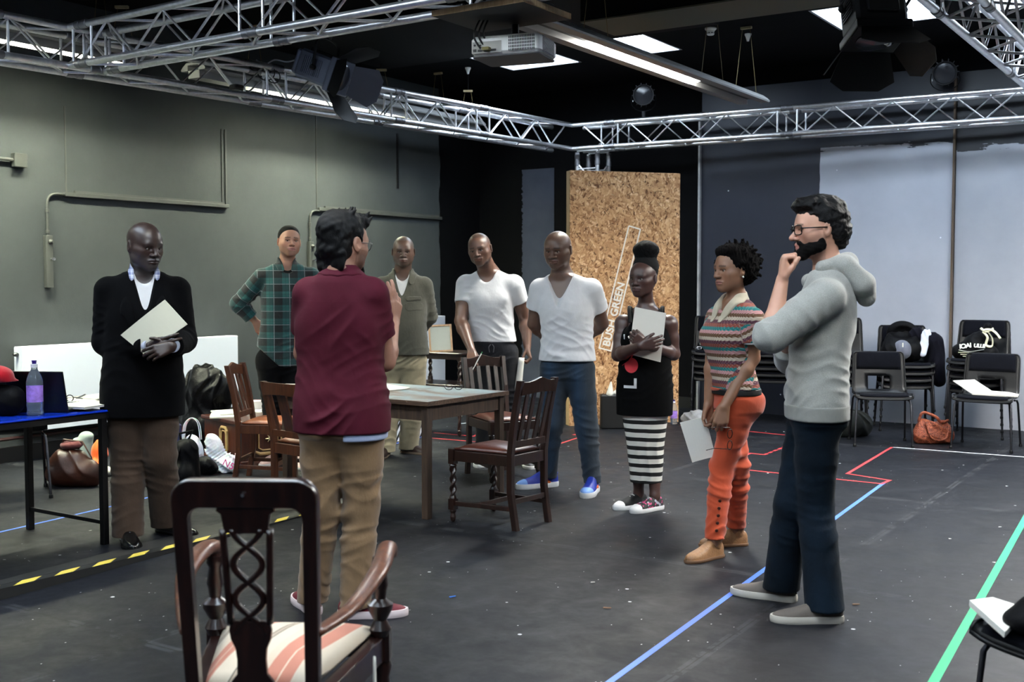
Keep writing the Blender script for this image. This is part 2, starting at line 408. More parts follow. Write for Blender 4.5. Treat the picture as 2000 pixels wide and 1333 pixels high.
flat_panel('scenery_flat', pg.m, FX(1863), .1, 3.44, YB-.03, 'light grey flat at the right picture edge behind the chair stack with tote bag')
o = MB().box((FX(1860.5), YB-.09, 1.7), (.018, .05, 3.4)).build('flat_batten', wood('raw_batten', (.10, .07, .05), (.22, .17, .12), .7)); tag(o, 'thin brown vertical batten between the two light grey flats', 'batten')
o = MB().box((FX(1367), YB-.09, 1.62), (.022, .06, 3.24)).build('flat_batten', flat('batten_white', (.42, .42, .42), .6, var=.2, vscale=8)); tag(o, 'pale edge batten at the left side of the dark blue flat', 'batten')
# ------------------------------------------------------------------ OSB board with stencilled sign
DL = at_d(1112, 700, 11.02); DR = at_d(1325, 700, 11.35)
dv = Vector((DR.x-DL.x, DR.y-DL.y, 0)); DWID = dv.length; dv.normalize(); DH = 2.5
dn = Vector((dv.y, -dv.x, 0)); dang = math.atan2(dv.y, dv.x)
t = empty('osb_board', (DL.x, DL.y, 0), dang, 'tall unpainted chipboard sheet on a timber frame standing behind the woman in the striped skirt', 'chipboard panel')
om = N('oriented_strand_board'); 
def chips(scale, rot, seed):
    c0 = om.co('Object', (1, 1, 1), (0, rot, 0)); mp = om.n('ShaderNodeMapping'); mp.inputs['Scale'].default_value = (1, 1, .34); mp.inputs['Location'].default_value = (seed, 0, seed*1.7)
    nzz = om.n('ShaderNodeTexNoise'); nzz.inputs['Scale'].default_value = 9; om.l(c0, nzz.inputs['Vector'])
    add = om.n('ShaderNodeVectorMath', operation='MULTIPLY_ADD'); om.l(nzz.outputs[1], add.inputs[0]); add.inputs[1].default_value = (.05, .05, .05); om.l(c0, add.inputs[2])
    om.l(add.outputs[0], mp.inputs[0]); v = om.n('ShaderNodeTexVoronoi'); v.inputs['Scale'].default_value = scale; om.l(mp.outputs[0], v.inputs['Vector'])
    e = om.n('ShaderNodeTexVoronoi', feature='DISTANCE_TO_EDGE'); e.inputs['Scale'].default_value = scale; om.l(mp.outputs[0], e.inputs['Vector'])
    return v.outputs['Color'], e.outputs['Distance']
c1, e1 = chips(52, .35, 1); c2, e2 = chips(66, -.6, 5); c3, e3 = chips(44, 1.2, 9)
g1, g2, g3 = om.sep(c1), om.sep(c2), om.sep(c3)
pal = [(0, (.16, .075, .03)), (.08, (.34, .19, .095)), (.3, (.48, .30, .17)), (.6, (.56, .37, .215)), (.85, (.64, .44, .27)), (1, (.75, .57, .39))]
a1 = om.ramp(g1[0], pal); a2 = om.ramp(g2[0], pal); a3 = om.ramp(g3[1], pal)
sel = om.math('GREATER_THAN', g1[1], .55); sel2 = om.math('GREATER_THAN', g2[1], .6)
cc = om.mix(sel2, om.mix(sel, a1, a2), a3)
grain = om.noise(om.co('Object', (60, 60, 8)), 3, 3)
cc = om.mix(om.math('MULTIPLY', grain, .25), cc, (.35, .20, .09))
dke = om.math('LESS_THAN', om.mix(sel2, e1, e3), .035)
dk2 = om.math('MULTIPLY', dke, om.math('GREATER_THAN', om.noise(om.co(), 12, 3), .55))
cc = om.mix(dk2, cc, (.12, .06, .025))
om.set(cc, .6, 0, .3).bump(g1[2], .25, .003)
mb = MB().box((DWID/2, 0, DH/2), (DWID, .018, DH)); mb.build('sheet', om.m, t)
pine = wood('pine_batten', (.42, .30, .17), (.62, .49, .32), .6, 1.5)
mb = MB()
for x in (.022, DWID-.022): mb.box((x, .055, DH/2), (.044, .09, DH-.004))
for z in (.03, DH/2, DH-.03): mb.box((DWID/2, .055, z), (DWID-.09, .088, .044))
mb.build('timber_frame', pine, t)
# sign: white outlined strip with lettering, running up to the right
def text_obj(name, body, size, mat, parent, M, ext=.001, spacing=1.0, bold=0.0, align='LEFT', xs=1.0):
    cu = bpy.data.curves.new(name, 'FONT'); cu.body = body; cu.size = size; cu.extrude = ext; cu.space_character = spacing; cu.offset = bold; cu.align_x = align
    tmp = bpy.data.objects.new(name, cu); COL.objects.link(tmp); dg = bpy.context.evaluated_depsgraph_get(); dg.update()
    me = bpy.data.meshes.new_from_object(tmp.evaluated_get(dg)); bpy.data.objects.remove(tmp)
    me.materials.clear(); me.materials.append(mat)
    o = bpy.data.objects.new(name, me); link(o, parent); o.matrix_local = M @ Matrix.Diagonal((xs, 1, 1, 1)); return o
paint_w = flat('stencil_white', (.72, .70, .66), .7)
def on_board(px, py):
    d = ray(px, py); n_ = dn; k_ = (Vector((DL.x, DL.y, 0))-CAM).dot(n_)/d.dot(n_); p = CAM+d*k_ - Vector((DL.x, DL.y, 0)); return (p.dot(dv), p.z)
a = on_board(1192, 687); b = on_board(1232, 522); c_ = on_board(1176, 669)
ang = math.atan2(b[1]-a[1], b[0]-a[0]); wid = math.hypot(a[0]-c_[0], a[1]-c_[1])
e1_ = Vector((math.cos(ang), 0, math.sin(ang))); e2_ = Vector((-math.sin(ang), 0, math.cos(ang)))
org = Vector((a[0], -.0105, a[1])); LEN = 1.25
mb = MB()
def strip(u0, v0, u1, v1, w=.014):
    p = org+e1_*u0+e2_*v0; q = org+e1_*u1+e2_*v1; mb.bar(p, q, .0012, w, up=(e2_ if abs(v1-v0) < 1e-6 else e1_))
strip(0, 0, LEN, 0); strip(0, wid, LEN, wid); strip(.007, 0, .007, wid); strip(LEN, 0, LEN, wid)
mb.build('sign_border', paint_w, t, label='white painted sign border')
M = Matrix.Translation(org+e1_*.04+e2_*(wid*.2)+Vector((0, -.0006, 0))) @ Matrix(((e1_.x, e2_.x, 0, 0), (0, 0, -1, 0), (e1_.z, e2_.z, 0, 0), (0, 0, 0, 1)))
text_obj('sign_lettering', 'BUSH GREEN', wid*.86, paint_w, t, M, .0006, 1.02, .003)
# ------------------------------------------------------------------ tape lines on the floor
def tape(name, px, col, w, label, rough=.45, z=.0008, dash=None, pts=None):
    pts = pts or [at_z(*p) for p in px]; mb = MB(); m = flat('tape_'+name, col, rough, var=.06)
    for i in range(len(pts)-1):
        a, b = pts[i].copy(), pts[i+1].copy(); a.z = b.z = z+.0004*i
        d = (b-a).normalized()
        if dash:
            L_ = (b-a).length; k = 0.
            while k < L_: mb.bar(a+d*k, a+d*min(k+dash, L_), w, .0006); k += dash*1.6
        else: mb.bar(a-d*w*.5, b+d*w*.5, w, .0006)
    o = mb.build(name, m); tag(o, label, 'floor tape'); return o
BLUE = (.13, .25, .72); RED = (.62, .09, .10)
tape('blue_tape', [(1184, 1338), (1726, 944)], BLUE, .027, 'blue tape line passing under the bearded man to the red corner')
tape('green_tape', [(1822, 1335), (2010, 1000), (2130, 790)], (.04, .40, .21), .036, 'green tape line on the floor at the lower right')
tape('white_tape', [(1742, 874), (2090, 900)], (.72, .75, .8), .020, 'white tape line on the floor in front of the plastic chairs')
tape('red_tape', [(1742, 874), (1655, 926), (1738, 939), (1722, 946), (1460, 919)], RED, .024, 'red tape zigzag ending at the white and blue tape lines')
tape('red_tape', [(1425, 905), (1465, 886), (1493, 889)], RED, .024, 'short bent red tape strip between the two standing people at right')
tape('red_tape', [(1493, 889), (1535, 872)], RED, .024, 'dashed red tape leading towards the bearded man', dash=.075)
tape('red_tape', [(1330, 832), (1450, 842), (1530, 850)], RED, .022, 'thin red tape line behind the woman in orange trousers')
tape('red_tape', [(1085, 870), (1140, 852), (1120, 850), (1145, 845)], RED, .022, 'red tape corner behind the legs of the man in the v-neck')
tape('red_tape', [(850, 846), (925, 853), (950, 838), (1040, 822)], RED, .022, 'red tape line under the dining table, the farther one')
tape('red_tape', [(840, 856), (960, 866)], RED, .022, 'red tape line under the dining table, the nearer one')
tape('blue_tape', [(745, 874), (840, 850)], BLUE, .022, 'blue tape line behind the table below the striped board')
tape('blue_tape', [(-60, 1054), (221, 989), (350, 958), (420, 940)], (.03, .12, .45), .022, 'long thin blue tape line on the floor at left by the blazer man')
tape('white_tape', [(900, 828), (1045, 815)], (.6, .62, .65), .02, 'faint white tape line on the floor behind the dining chairs')
# hazard edged mat lip
A_, B_ = at_z(-60, 1190), at_z(640, 996)
mb = MB(); mt = MB(); e = (B_-A_); el = e.length; e.normalize(); nb = Vector((-e.y, e.x, 0)); nb = nb if nb.dot(FH) > 0 else -nb
n = 20; P = []
for i in range(n+1):
    k = i/n; h = .05*(1-k)**1.3+.004; p = A_+e*el*k
    P.append([p+UP*0, p+UP*h, p+nb*.07+UP*h, p+nb*.3+UP*.0005])
mb.grid(P); mb.build('floor_mat_lip', flat('mat_black', (.012, .012, .013), .6)); tag(bpy.data.objects['floor_mat_lip'], 'raised black edge of the dance floor under the yellow hazard tape', 'floor edge')
hz = N('hazard_tape'); c = hz.co('Object', (1, 1, 1), (0, 0, -math.atan2(e.y, e.x))); s = hz.sep(c)
u_ = hz.math('FRACT', hz.math('MULTIPLY', hz.math('ADD', s[0], hz.math('MULTIPLY', s[1], -1.6)), 4.6))
hz.set(hz.mix(hz.math('GREATER_THAN', u_, .5), (.62, .50, .12), (.015, .015, .015)), .5)
P = []
for i in range(n+1):
    k = i/n; h = .05*(1-k)**1.3+.0052; p = A_+e*el*k
    P.append([p+UP*(h), p+nb*.055+UP*h])
mt.grid(P); o = mt.build('hazard_tape', hz.m, origin=A_); tag(o, 'yellow and black striped hazard tape along the floor edge', 'floor tape')
# loose scraps on the floor
sm = flat('scrap_paper', (.5, .48, .44), .8); sd = flat('scrap_brown', (.30, .20, .13), .8)
for (px, py, L_, a, m_, lb) in ((1186, 1190, .035, .2, sd, 'tan wood splinter on the floor between the blue tape and the striped chair'), (884, 1168, .03, 1, flat('scrap_blue', (.1, .25, .6), .6), 'small blue scrap of tape on the floor right of the maroon sneakers'),
        (1672, 1183, .03, .4, sd, 'tan splinter on the floor right of the grey sneakers'), (1158, 1140, .02, .4, sm, 'tiny white crumb of paper on the floor in the middle')):
    o = MB().bar((-L_/2, 0, .004), (L_/2, 0, .006), .010, .004, w2=.004).build('floor_scrap', m_); o.location = at_z(px, py); o.rotation_euler.z = a; tag(o, lb, 'scrap')
# ------------------------------------------------------------------ aluminium rig
ALU = metal('truss_aluminium', (.82, .82, .84), .34, .1)
ALU2 = metal('truss_coupler_steel', (.38, .38, .40), .45)
BLK = flat('black_metal', (.016, .016, .019), .5, .2, bump=.1)
GAP = .26
def truss(A, B, side, label, gap=GAP, couplers=(), up=Vector((0, 0, 1)), bay=.27, ends=True):
    A, B = Vector(A), Vector(B); side = Vector(side).normalized(); mid = (A+B)/2
    t = empty('lighting_truss', mid, 0, label, 'lighting truss', 'trusses of the lighting rig')
    A = A-mid; B = B-mid
    L = (B-A).length; d = (B-A).normalized(); offs = [Vector(), side*gap, up*gap, side*gap+up*gap]
    for o in offs: MB().tube([A+o, B+o], .0245, 14).build('chord', ALU, t, smooth=True)
    n = max(2, int(L/bay/2)*2)
    for k, (p, q) in enumerate(((0, 2), (1, 3), (0, 1), (2, 3))):
        pts = []
        for i in range(n+1):
            s_ = offs[p] if (i+k) % 2 else offs[q]; s2 = offs[q] if (i+k) % 2 else offs[p]
            c = A+d*(L*(i+.5)/(n+1)); pts.append(c+s_+(s2-s_).normalized()*.012)
        MB().tube(pts, .0095, 8).build('lattice_bracing', ALU, t, smooth=False)
    for s_ in couplers:
        c = A+d*(L*s_)
        for o in offs:
            MB().lathe([(.025, -.065), (.030, -.06), (.030, -.015), (.027, -.012), (.027, .012), (.030, .015), (.030, .06), (.025, .065)], c+o, 14, axis=d).build('coupler', ALU2, t, smooth=True)
        for dd in (-.1, .1):
            m = MB(); c2 = c+d*dd; m.tube([c2+offs[0], c2+offs[2]], .010, 8); m.build('upright_brace', ALU, t, smooth=True)
            m = MB(); m.tube([c2+offs[1], c2+offs[3]], .010, 8); m.build('upright_brace', ALU, t, smooth=True)
    return t
Z0 = 2.9
cor = at_z(1117, 291, Z0)
la = at_z(0, 106, Z0); dL = (cor-la).normalized()
truss(la-dL*2.2, cor, (-1, 0, 0), 'aluminium box truss running along the left wall to the far corner', couplers=(.245, .33, .515, .68, .82))
ra = at_z(2000, 230, Z0); dR = (ra-cor).normalized()
truss(cor, ra+dR*1.2, (0, 1, 0), 'aluminium box truss running along the back wall above the flats', couplers=(.08, .42, .93))
c0 = at_z(197, 140, Z0)
c1 = at_z(930, 15, Z0); dc = (c1-c0).normalized()
truss(c0, c0+dc*5.4, (0, -1, 0), 'aluminium box truss crossing the room overhead, carrying the projector', couplers=(.03, .335, .62))
r2 = at_z(2000, 173, Z0)
truss((-1.5, 11.0, Z0), (-1.5, 4.6, Z0), (1, 0, 0), 'aluminium box truss in the top right corner of the picture', couplers=(.17, .36, .7))
truss(cor+Vector((.26, .12, 0))-UP*(Z0), cor+Vector((.26, .12, -.03)), (0, 1, 0), 'upright aluminium truss leg behind the chipboard sheet', up=Vector((-1, 0, 0)), couplers=(.97,))
# ------------------------------------------------------------------ hanging strip lights
FIX = flat('fixture_grey', (.36, .36, .36), .45, .3); FIXD = flat('fixture_channel', (.10, .10, .105), .5, .3)
def mklamp(col, pw, name):
    return emit(name, col, pw)
LAMP = mklamp((1.0, .985, .90), LAMP_PWR, 'lamp_louvre_light')
LAMPG = mklamp((.97, 1.0, .76), LAMP_PWR*1.65, 'lamp_louvre_greenish')
LAMPD = mklamp((1.0, .985, .90), LAMP_PWR*.24, 'lamp_louvre_dim')
LAMPR = mklamp((1.0, .985, .93), LAMP_PWR*1.5, 'lamp_louvre_right')
wire = metal('hanger_wire', (.30, .25, .14), .5)
def strip_light(x, y0, y1, z, lit, label, group='hanging strip lights', lamp=None, hang=None, w=.30, lipd=.055):
    t = empty('strip_light', (x, (y0+y1)/2, z), 0, label, 'ceiling light', group); cy = (y0+y1)/2; L = y1-y0
    m = MB()
    # winged housing section extruded along y
    sec = [(-w/2, .0), (-w/2+.006, -.012), (-.065, -.012), (-.065, .035), (.065, .035), (.065, -.012), (w/2-.006, -.012), (w/2, .0), (w/2-.02, .022), (.085, .055), (-.085, .055), (-w/2+.02, .022)]
    M = Matrix.Translation((0, L/2, 0)) @ Matrix.Rotation(math.radians(90), 4, 'X')
    m.prism(sec, L, M); m.build('housing', FIX, t)
    MB().box((0, 0, .032), (.128, L-.02, .004)).build('channel', FIXD, t)
    for (a, b) in lit:
        a2, b2 = a-cy, b-cy
        MB().box((0, (a2+b2)/2, .018), (.122, b2-a2, .012)).build('lamp_louvre', lamp or LAMP, t)
        g = MB(); k = a2+.02
        while k < b2: g.box((0, k, .004), (.124, .003, .014)); k += .05
        g.box((0, (a2+b2)/2, .004), (.003, b2-a2, .014)); g.build('louvre_grid', flat('louvre_silver', (.6, .6, .58), .3, .6), t)
    if lamp is LAMPG:
        for s_ in (-1, 1): MB().box((s_*.067, 0, -.042), (.004, L-.02, .065)).build('side_flange', FIX, t)
        for s_ in (-1, 1): MB().box((0, s_*(L/2-.01), -.042), (.13, .004, .065)).build('end_flange', FIX, t)
    for hy in (hang if hang is not None else (y0+.35, y1-.35)):
        q = hy-cy
        MB().box((0, q, ZC-z-.02), (.10, .03, .02)).build('ceiling_bracket', flat('bracket_cream', (.45, .38, .24), .5), t)
        for s_ in (-1, 1): MB().tube([(s_*.035, q, ZC-z-.02), (s_*.10, q, .05)], .0022, 5).build('hanger_wire', wire, t)
    return t
XM = -3.86
strip_light(XM, 6.05, 9.86, 3.05, [(6.95, 8.62)], 'long hanging strip light in the upper middle, lit in its centre', hang=(6.9, 8.9, 9.65))
XW = -7.49
strip_light(XW, 1.2, 6.0, 3.2, [(3.2, 5.9)], 'hanging strip light by the left wall, glowing behind the truss at upper left', lamp=LAMPG, hang=(4.0, 5.6))
strip_light(XW, 6.5, 10.6, 3.2, [(7.46, 9.22)], 'hanging strip light by the left wall nearer the dark corner', lamp=LAMPG, hang=(7.2, 9.9))
strip_light(XM, 1.0, 5.2, 3.28, [(2.2, 4.0)], 'hanging strip light above the foreground, out of the picture', lamp=LAMPD)
strip_light(-.35, 5.6, 10.4, 3.1, [(5.9, 9.9)], 'hanging strip light right of the picture near the back wall', lamp=LAMPR)
strip_light(-.35, .2, 4.4, 3.28, [(.8, 3.9)], 'hanging strip light right of the picture near the viewer', lamp=LAMPD)
strip_light(XW, -3.2, .6, 3.2, [(-2.4, -.4)], 'hanging strip light by the left wall behind the viewer')
# ------------------------------------------------------------------ projector on its board
proj_c = at_y(1004, 98, 5.27)
PW = flat('projector_white', (.80, .79, .76), .4); PG = flat('projector_underside', (.16, .155, .16), .6); PD = flat('projector_dark', (.02, .02, .02), .5)
bt = empty('mounting_board', (proj_c.x+.02, 5.10, Z0-.045), 0, 'plywood mounting board fixed under the cross truss above the projector', 'board')
MB().box((0, .02, 0), (.58, .46, .028)).build('board', [flat('board_black', (.02, .022, .028), .6)], bt)
MB().box((0, -.215, .002), (.585, .012, .03)).build('board_edge', pine, bt); MB().box((.292, .02, .002), (.012, .46, .03)).build('board_edge', pine, bt)
for sx in (-.2, .2): MB().rbox((sx, .05, .04), (.05, .3, .05), .006).build('clamp_plate', BLK, bt)
t = empty('projector', proj_c, math.radians(12), 'white projector hanging under the plywood board from the cross truss', 'projector')
W_, D_, H_ = .40, .30, .105
MB().rbox((0, 0, .006), (W_, D_, H_), .03, seg=5).build('casing', PW, t, smooth=True)
MB().rbox((0, 0, -H_/2+.002), (W_-.01, D_-.01, .010), .028, seg=5).build('underside', PG, t, smooth=True)
g = MB()
for k in range(16):
    for j in range(5): g.box((.03+k*.0095, -D_/2-.0005, -.028+j*.017), (.0055, .003, .013))
g.build('vent_grille', PD, t)
g = MB()
for k in range(14):
    for j in range(12): g.box((W_/2+.0005, -.085+k*.0135, -.036+j*.0075), (.003, .009, .0045))
g.build('vent_grille', PD, t)
MB().box((-.10, -D_/2-.001, -.005), (.17, .003, .062)).build('socket_panel', flat('projector_panel', (.42, .41, .38), .5), t)
for (x, z, w, h) in ((-.17, -.02, .018, .014), (-.14, -.022, .024, .010), (-.105, -.022, .024, .010), (-.06, -.022, .03, .010), (-.14, .006, .014, .007)):
    MB().box((x, -D_/2-.004, z), (w, .006, h)).build('socket', PD, t)
for x in (-.17, -.15): MB().lathe([(.006, 0), (.006, .004)], (x, -D_/2-.002, .008), 10, axis=(0, -1, 0)).build('jack', PD, t, smooth=True)
MB().box((-.095, -D_/2-.02, -.018), (.04, .035, .016)).build('cable_plug', flat('plug_yellowish', (.22, .19, .05), .5), t)
m = MB(); m.lathe([(.05, 0), (.05, .03), (.02, .04), (.02, .14), (.06, .15), (.06, .165)], (0, .02, H_/2), 16)
for a in range(4):
    q = Matrix.Rotation(a*math.pi/2+.6, 3, 'Z') @ Vector((.11, 0, 0)); m.bar((0, .02, H_/2+.03), (q.x, .02+q.y, H_/2+.012), .022, .008)
m.build('ceiling_mount', BLK, t, smooth=True)
MB().lathe([(.045, 0), (.045, .02), (.035, .022)], (-.1, D_/2-.01, .01), 18, axis=(0, 1, 0)).build('lens', PD, t, smooth=True)
pc = proj_c
cb = [pc+Vector((-.10, -.18, -.01)), pc+Vector((-.13, -.2, .06)), pc+Vector((-.10, -.17, .16)), pc+Vector((-.06, -.12, .24)), pc+Vector((-.02, -.14, .32)), pc+Vector((.0, -.1, .45))]
for k in range(3):
    o = MB().tube(smooth_path([p+Vector((.02*k, .016*k, .006*k)) for p in cb], 6), .0055, 8).build('projector_cable', flat('cable_black', (.01, .01, .012), .5), smooth=True)
    tag(o, ['leftmost', 'middle', 'rightmost'][k]+' of the three black cables looping down from the board into the projector', 'cable', 'cables feeding the projector')
# ------------------------------------------------------------------ stage lanterns
def frame_from(fwd, upv):
    f = Vector(fwd).normalized(); r = f.cross(Vector(upv)).normalized(); u = r.cross(f)
    return Matrix((r, f, u)).transposed()          # local x=right, y=forward, z=up
SLATE = flat('lantern_slate', (.26, .285, .36), .42, .3, bump=.15)
LENS = flat('lantern_lens', (.10, .11, .13), .12, .0, .8)
def fresnel(loc, fwd, label, s=1.0, barn=.20, cable=True, col=None):
    col = col or SLATE
    t = empty('stage_lantern', loc, 0, label, 'stage light'); R = frame_from(fwd, (0, 0, 1)); t.rotation_euler = R.to_euler(); t.scale = (s, s, s)
    m = MB(); m.rbox((0, -.02, 0), (.26, .30, .22), .03, seg=4); m.rbox((0, -.19, 0), (.22, .05, .19), .03, seg=4); m.rbox((0, .145, 0), (.28, .05, .26), .01)
    m.build('lamp_housing', col, t, smooth=True)
    g = MB()
    for k in range(11): g.box((-.133, -.11+k*.016, .0), (.006, .006, .13)); g.box((.133, -.11+k*.016, 0), (.006, .006, .13))
    g.build('cooling_fins', col, t)
    MB().rbox((0, -.02, .12), (.16, .2, .03), .01).build('top_vent', BLK, t)
    MB().lathe([(.10, 0), (.10, .006), (.06, .022), (0.001, .026)], (0, .17, 0), 24, axis=(0, 1, 0)).build('lens', LENS, t, smooth=True)
    fr = .135
    for k in range(4):
        a = k*math.pi/2; q = Matrix.Rotation(a, 4, 'Y')
        w0, w1 = (.125, .17) if k % 2 == 0 else (.115, .15)
        pts = [(-w0, .17, fr), (w0, .17, fr), (w1, .17+barn*.72, fr+barn*.55), (w1*.55, .17+barn*.95, fr+barn*.75), (-w1*.55, .17+barn*.95, fr+barn*.75), (-w1, .17+barn*.72, fr+barn*.55)]
        P = [q @ Vector(p) for p in pts]; m = MB(); m.add(P, [(0, 1, 2, 3, 4, 5)]); m.build('barn_door', col if k in (3,) else BLK, t, solid=.003)
    # yoke
    y = smooth_path([(-.155, 0, 0), (-.16, -.02, .12), (-.15, -.04, .2), (0, -.05, .23), (.15, -.04, .2), (.16, -.02, .12), (.155, 0, 0)], 5)
    MB().tube(y, .013, 8, flat=.35).build('yoke', BLK, t, smooth=True)
    for sx in (-1, 1): MB().lathe([(.022, 0), (.022, .02), (.012, .03)], (sx*.145, 0, 0), 12, axis=(sx, 0, 0)).build('yoke_knob', BLK, t, smooth=True)
    MB().rbox((0, -.05, .265), (.05, .04, .07), .01).build('hook_clamp', BLK, t, smooth=True)
    return t
fresnel(at_d(632, 138, 9.15), V(.86, .35, -.38), 'dark slate stage lantern with barn doors clamped on the left truss', 1.05)
wc = flat('cable_pale', (.42, .45, .48), .45)
a_ = at_d(602, 112, 9.2)
o = MB().tube(smooth_path([a_, a_+V(-.08, .06, -.03), a_+V(-.17, .02, -.04), a_+V(-.27, 0, -.02), a_+V(-.36, 0, -.06), a_+V(-.42, 0, -.02)], 6), .006, 8).build('lantern_cable', wc, smooth=True); tag(o, 'pale cable leading from the slate lantern along the left truss', 'cable')
for k, (px, py, r) in enumerate(((520, 140, .07), (535, 150, .05), (497, 130, .035))):
    c = at_d(px, py, 9.25); pts = [c+V(r*math.cos(a), .01*math.sin(2*a), r*math.sin(a)) for a in [i*2*math.pi/20 for i in range(20)]]
    o = MB().tube(pts, .0045, 6, closed=True).build('cable_coil', _mc['cable_black'], smooth=True); tag(o, ['largest cable loop on the left truss, beside the slate lantern', 'middle sized cable loop on the left truss, nearest the slate lantern', 'smallest cable loop on the left truss, farthest from the lantern'][k], 'cable coil', 'cable loops on the left truss')
o = MB().rbox((0, 0, 0), (.09, .09, .04), .02).build('cable_box', BLK, smooth=True); o.location = at_d(462, 171, 8.8); tag(o, 'small black connector box on the lower tube of the left truss', 'connector')
fresnel(at_d(1705, 18, 6.4), V(.02, .30, -1), 'large black stage lantern with barn doors hanging down at the top right', 1.12, .16, col=BLK)
GRM = metal('par_reflector', (.12, .12, .13), .4)
def par_can(loc, fwd, base, label):
    t = empty('par_light', loc, 0, label, 'stage light', None); R = frame_from(fwd, (0, 0, 1)); t.rotation_euler = R.to_euler()
    MB().lathe([(.05, -.12), (.085, -.10), (.105, -.04), (.112, .05), (.112, .075), (.103, .075), (.10, .04)], (0, 0, 0), 24, axis=(0, 1, 0), cap=False).build('lamp_body', BLK, t, smooth=True)
    MB().lathe([(.101, .0), (.05, .012), (.001, .016)], (0, .045, 0), 24, axis=(0, 1, 0), cap=False).build('lens', flat('par_lens', (.06, .062, .07), .2), t, smooth=True)
    g = MB()
    for k in range(14):
        a = k*2*math.pi/14; q = Vector((math.cos(a), 0, math.sin(a))); g.bar(q*.10+Vector((0, -.09, 0)), q*.118+Vector((0, .0, 0)), .006, .03, up=q)
    g.build('cooling_fins', GRM, t)
    y = smooth_path([(-.125, 0, 0), (-.13, -.01, -.09), (-.08, -.02, -.15), (0, -.02, -.17), (.08, -.02, -.15), (.13, -.01, -.09), (.125, 0, 0)], 5)
    MB().tube(y, .012, 8, flat=.35).build('yoke', BLK, t, smooth=True)
    MB().rbox((0, -.02, -.2), (.04, .04, .07), .01).build('hook_clamp', BLK, t, smooth=True)
    MB().box((.115, .02, -.06), (.004, .03, .02)).build('label_plate', PW, t)
par_can(at_d(1257, 186, 12.3), V(-.15, 1, -.12), 0, 'small black par light standing on the back truss left of the strip light end')
par_can(at_d(1846, 142, 10.9), V(-.45, 1, -.25), 0, 'small black par light standing on the back truss at the upper right')
# ceiling fittings
def detector(px, py, label, cone=False):
    c = at_z(px, py, ZC); t = empty('ceiling_fitting', c, 0, label, 'smoke detector' if not cone else 'lamp holder'); t.scale = (.62,)*3
    if cone: MB().lathe([(.05, 0), (.05, -.02), (.035, -.045), (.022, -.09), (.018, -.11)], (0, 0, 0), 18).build('cone', PW, t, smooth=True)
    else:
        MB().lathe([(.085, 0), (.085, -.015), (.065, -.035), (.06, -.04)], (0, 0, 0), 22).build('base', PW, t, smooth=True)
        MB().lathe([(.055, -.04), (.055, -.085), (.045, -.10), (.001, -.10)], (0, 0, 0), 22).build('sensor_head', PW, t, smooth=True)
        g = MB()
        for k in range(8): a = k*math.pi/4; g.box((.055*math.cos(a), .055*math.sin(a), -.075), (.028, .006, .012), Matrix.Rotation(a+math.pi/2, 3, 'Z'))
        g.build('vent_slots', PD, t)
detector(1388, 55, 'round white smoke detector on the dark ceiling above the strip light')
detector(1461, 66, 'white cone shaped ceiling fitting right of the smoke detector', True)
detector(914, 132, 'pale cone shaped ceiling fitting left below the projector', True)
for (px, py, L_) in ((745, 137, .3), (914, 178, .35), (238, 14, .3)):
    c = at_z(px, py, 3.5); t = empty('ceiling_hanger', c, 0, {745: 'small brass hanger bracket with two wires above the left truss, middle one', 914: 'small hanger bracket with two wires below the cone shaped ceiling fitting at left', 238: 'small hanger bracket with two wires at the very top left'}[px], 'hanger')
    MB().box((0, 0, 0), (.10, .03, .02), Matrix.Rotation(YAW, 3, 'Z')).build('bracket', _mc['bracket_cream'], t)
    MB().box((0, 0, .105), (.012, .012, .21)).build('stem', BLK, t)
    for s_ in (-1, 1): MB().tube([RT*(s_*.03), RT*(s_*.09)-UP*L_], .002, 5).build('wire', wire, t)
# ------------------------------------------------------------------ implicit surfaces -> mesh (used for bodies, clothes, bags)
F32 = np.float32
def arr(v): return np.array([v[0], v[1], v[2]], dtype=F32)
class Prim:
    def __init__(s, lo, hi, fn): s.lo = np.array(lo, F32); s.hi = np.array(hi, F32); s.fn = fn
def seg_t(X, Y, Z, a, ab, L2): return np.clip(((X-a[0])*ab[0]+(Y-a[1])*ab[1]+(Z-a[2])*ab[2])/L2, 0, 1)
def cap(a, b, ra, rb=None, flat=None):
    """tapered capsule; flat=(axis, ratio) squashes it along axis"""
    a, b = arr(a), arr(b); rb = ra if rb is None else rb; ab = b-a; L2 = max(float(ab @ ab), 1e-9)
    fx = None
    if flat is not None: fx = arr(Vector(flat[0]).normalized()); q_ = float(flat[1])
    def fn(X, Y, Z):
        t = seg_t(X, Y, Z, a, ab, L2); r = ra+(rb-ra)*t
        dx = X-a[0]-t*ab[0]; dy = Y-a[1]-t*ab[1]; dz = Z-a[2]-t*ab[2]; s2 = dx*dx+dy*dy+dz*dz
        if fx is None: return np.sqrt(s2)-r
        c = dx*fx[0]+dy*fx[1]+dz*fx[2]; p2 = np.maximum(s2-c*c, 0); m = np.sqrt(p2+(c/q_)**2)+1e-6
        return (m-r)*m/(np.sqrt(p2+(c/q_/q_)**2)+1e-6)
    m = max(ra, rb)*max(1, flat[1] if flat else 1); return Prim(np.minimum(a, b)-m, np.maximum(a, b)+m, fn)
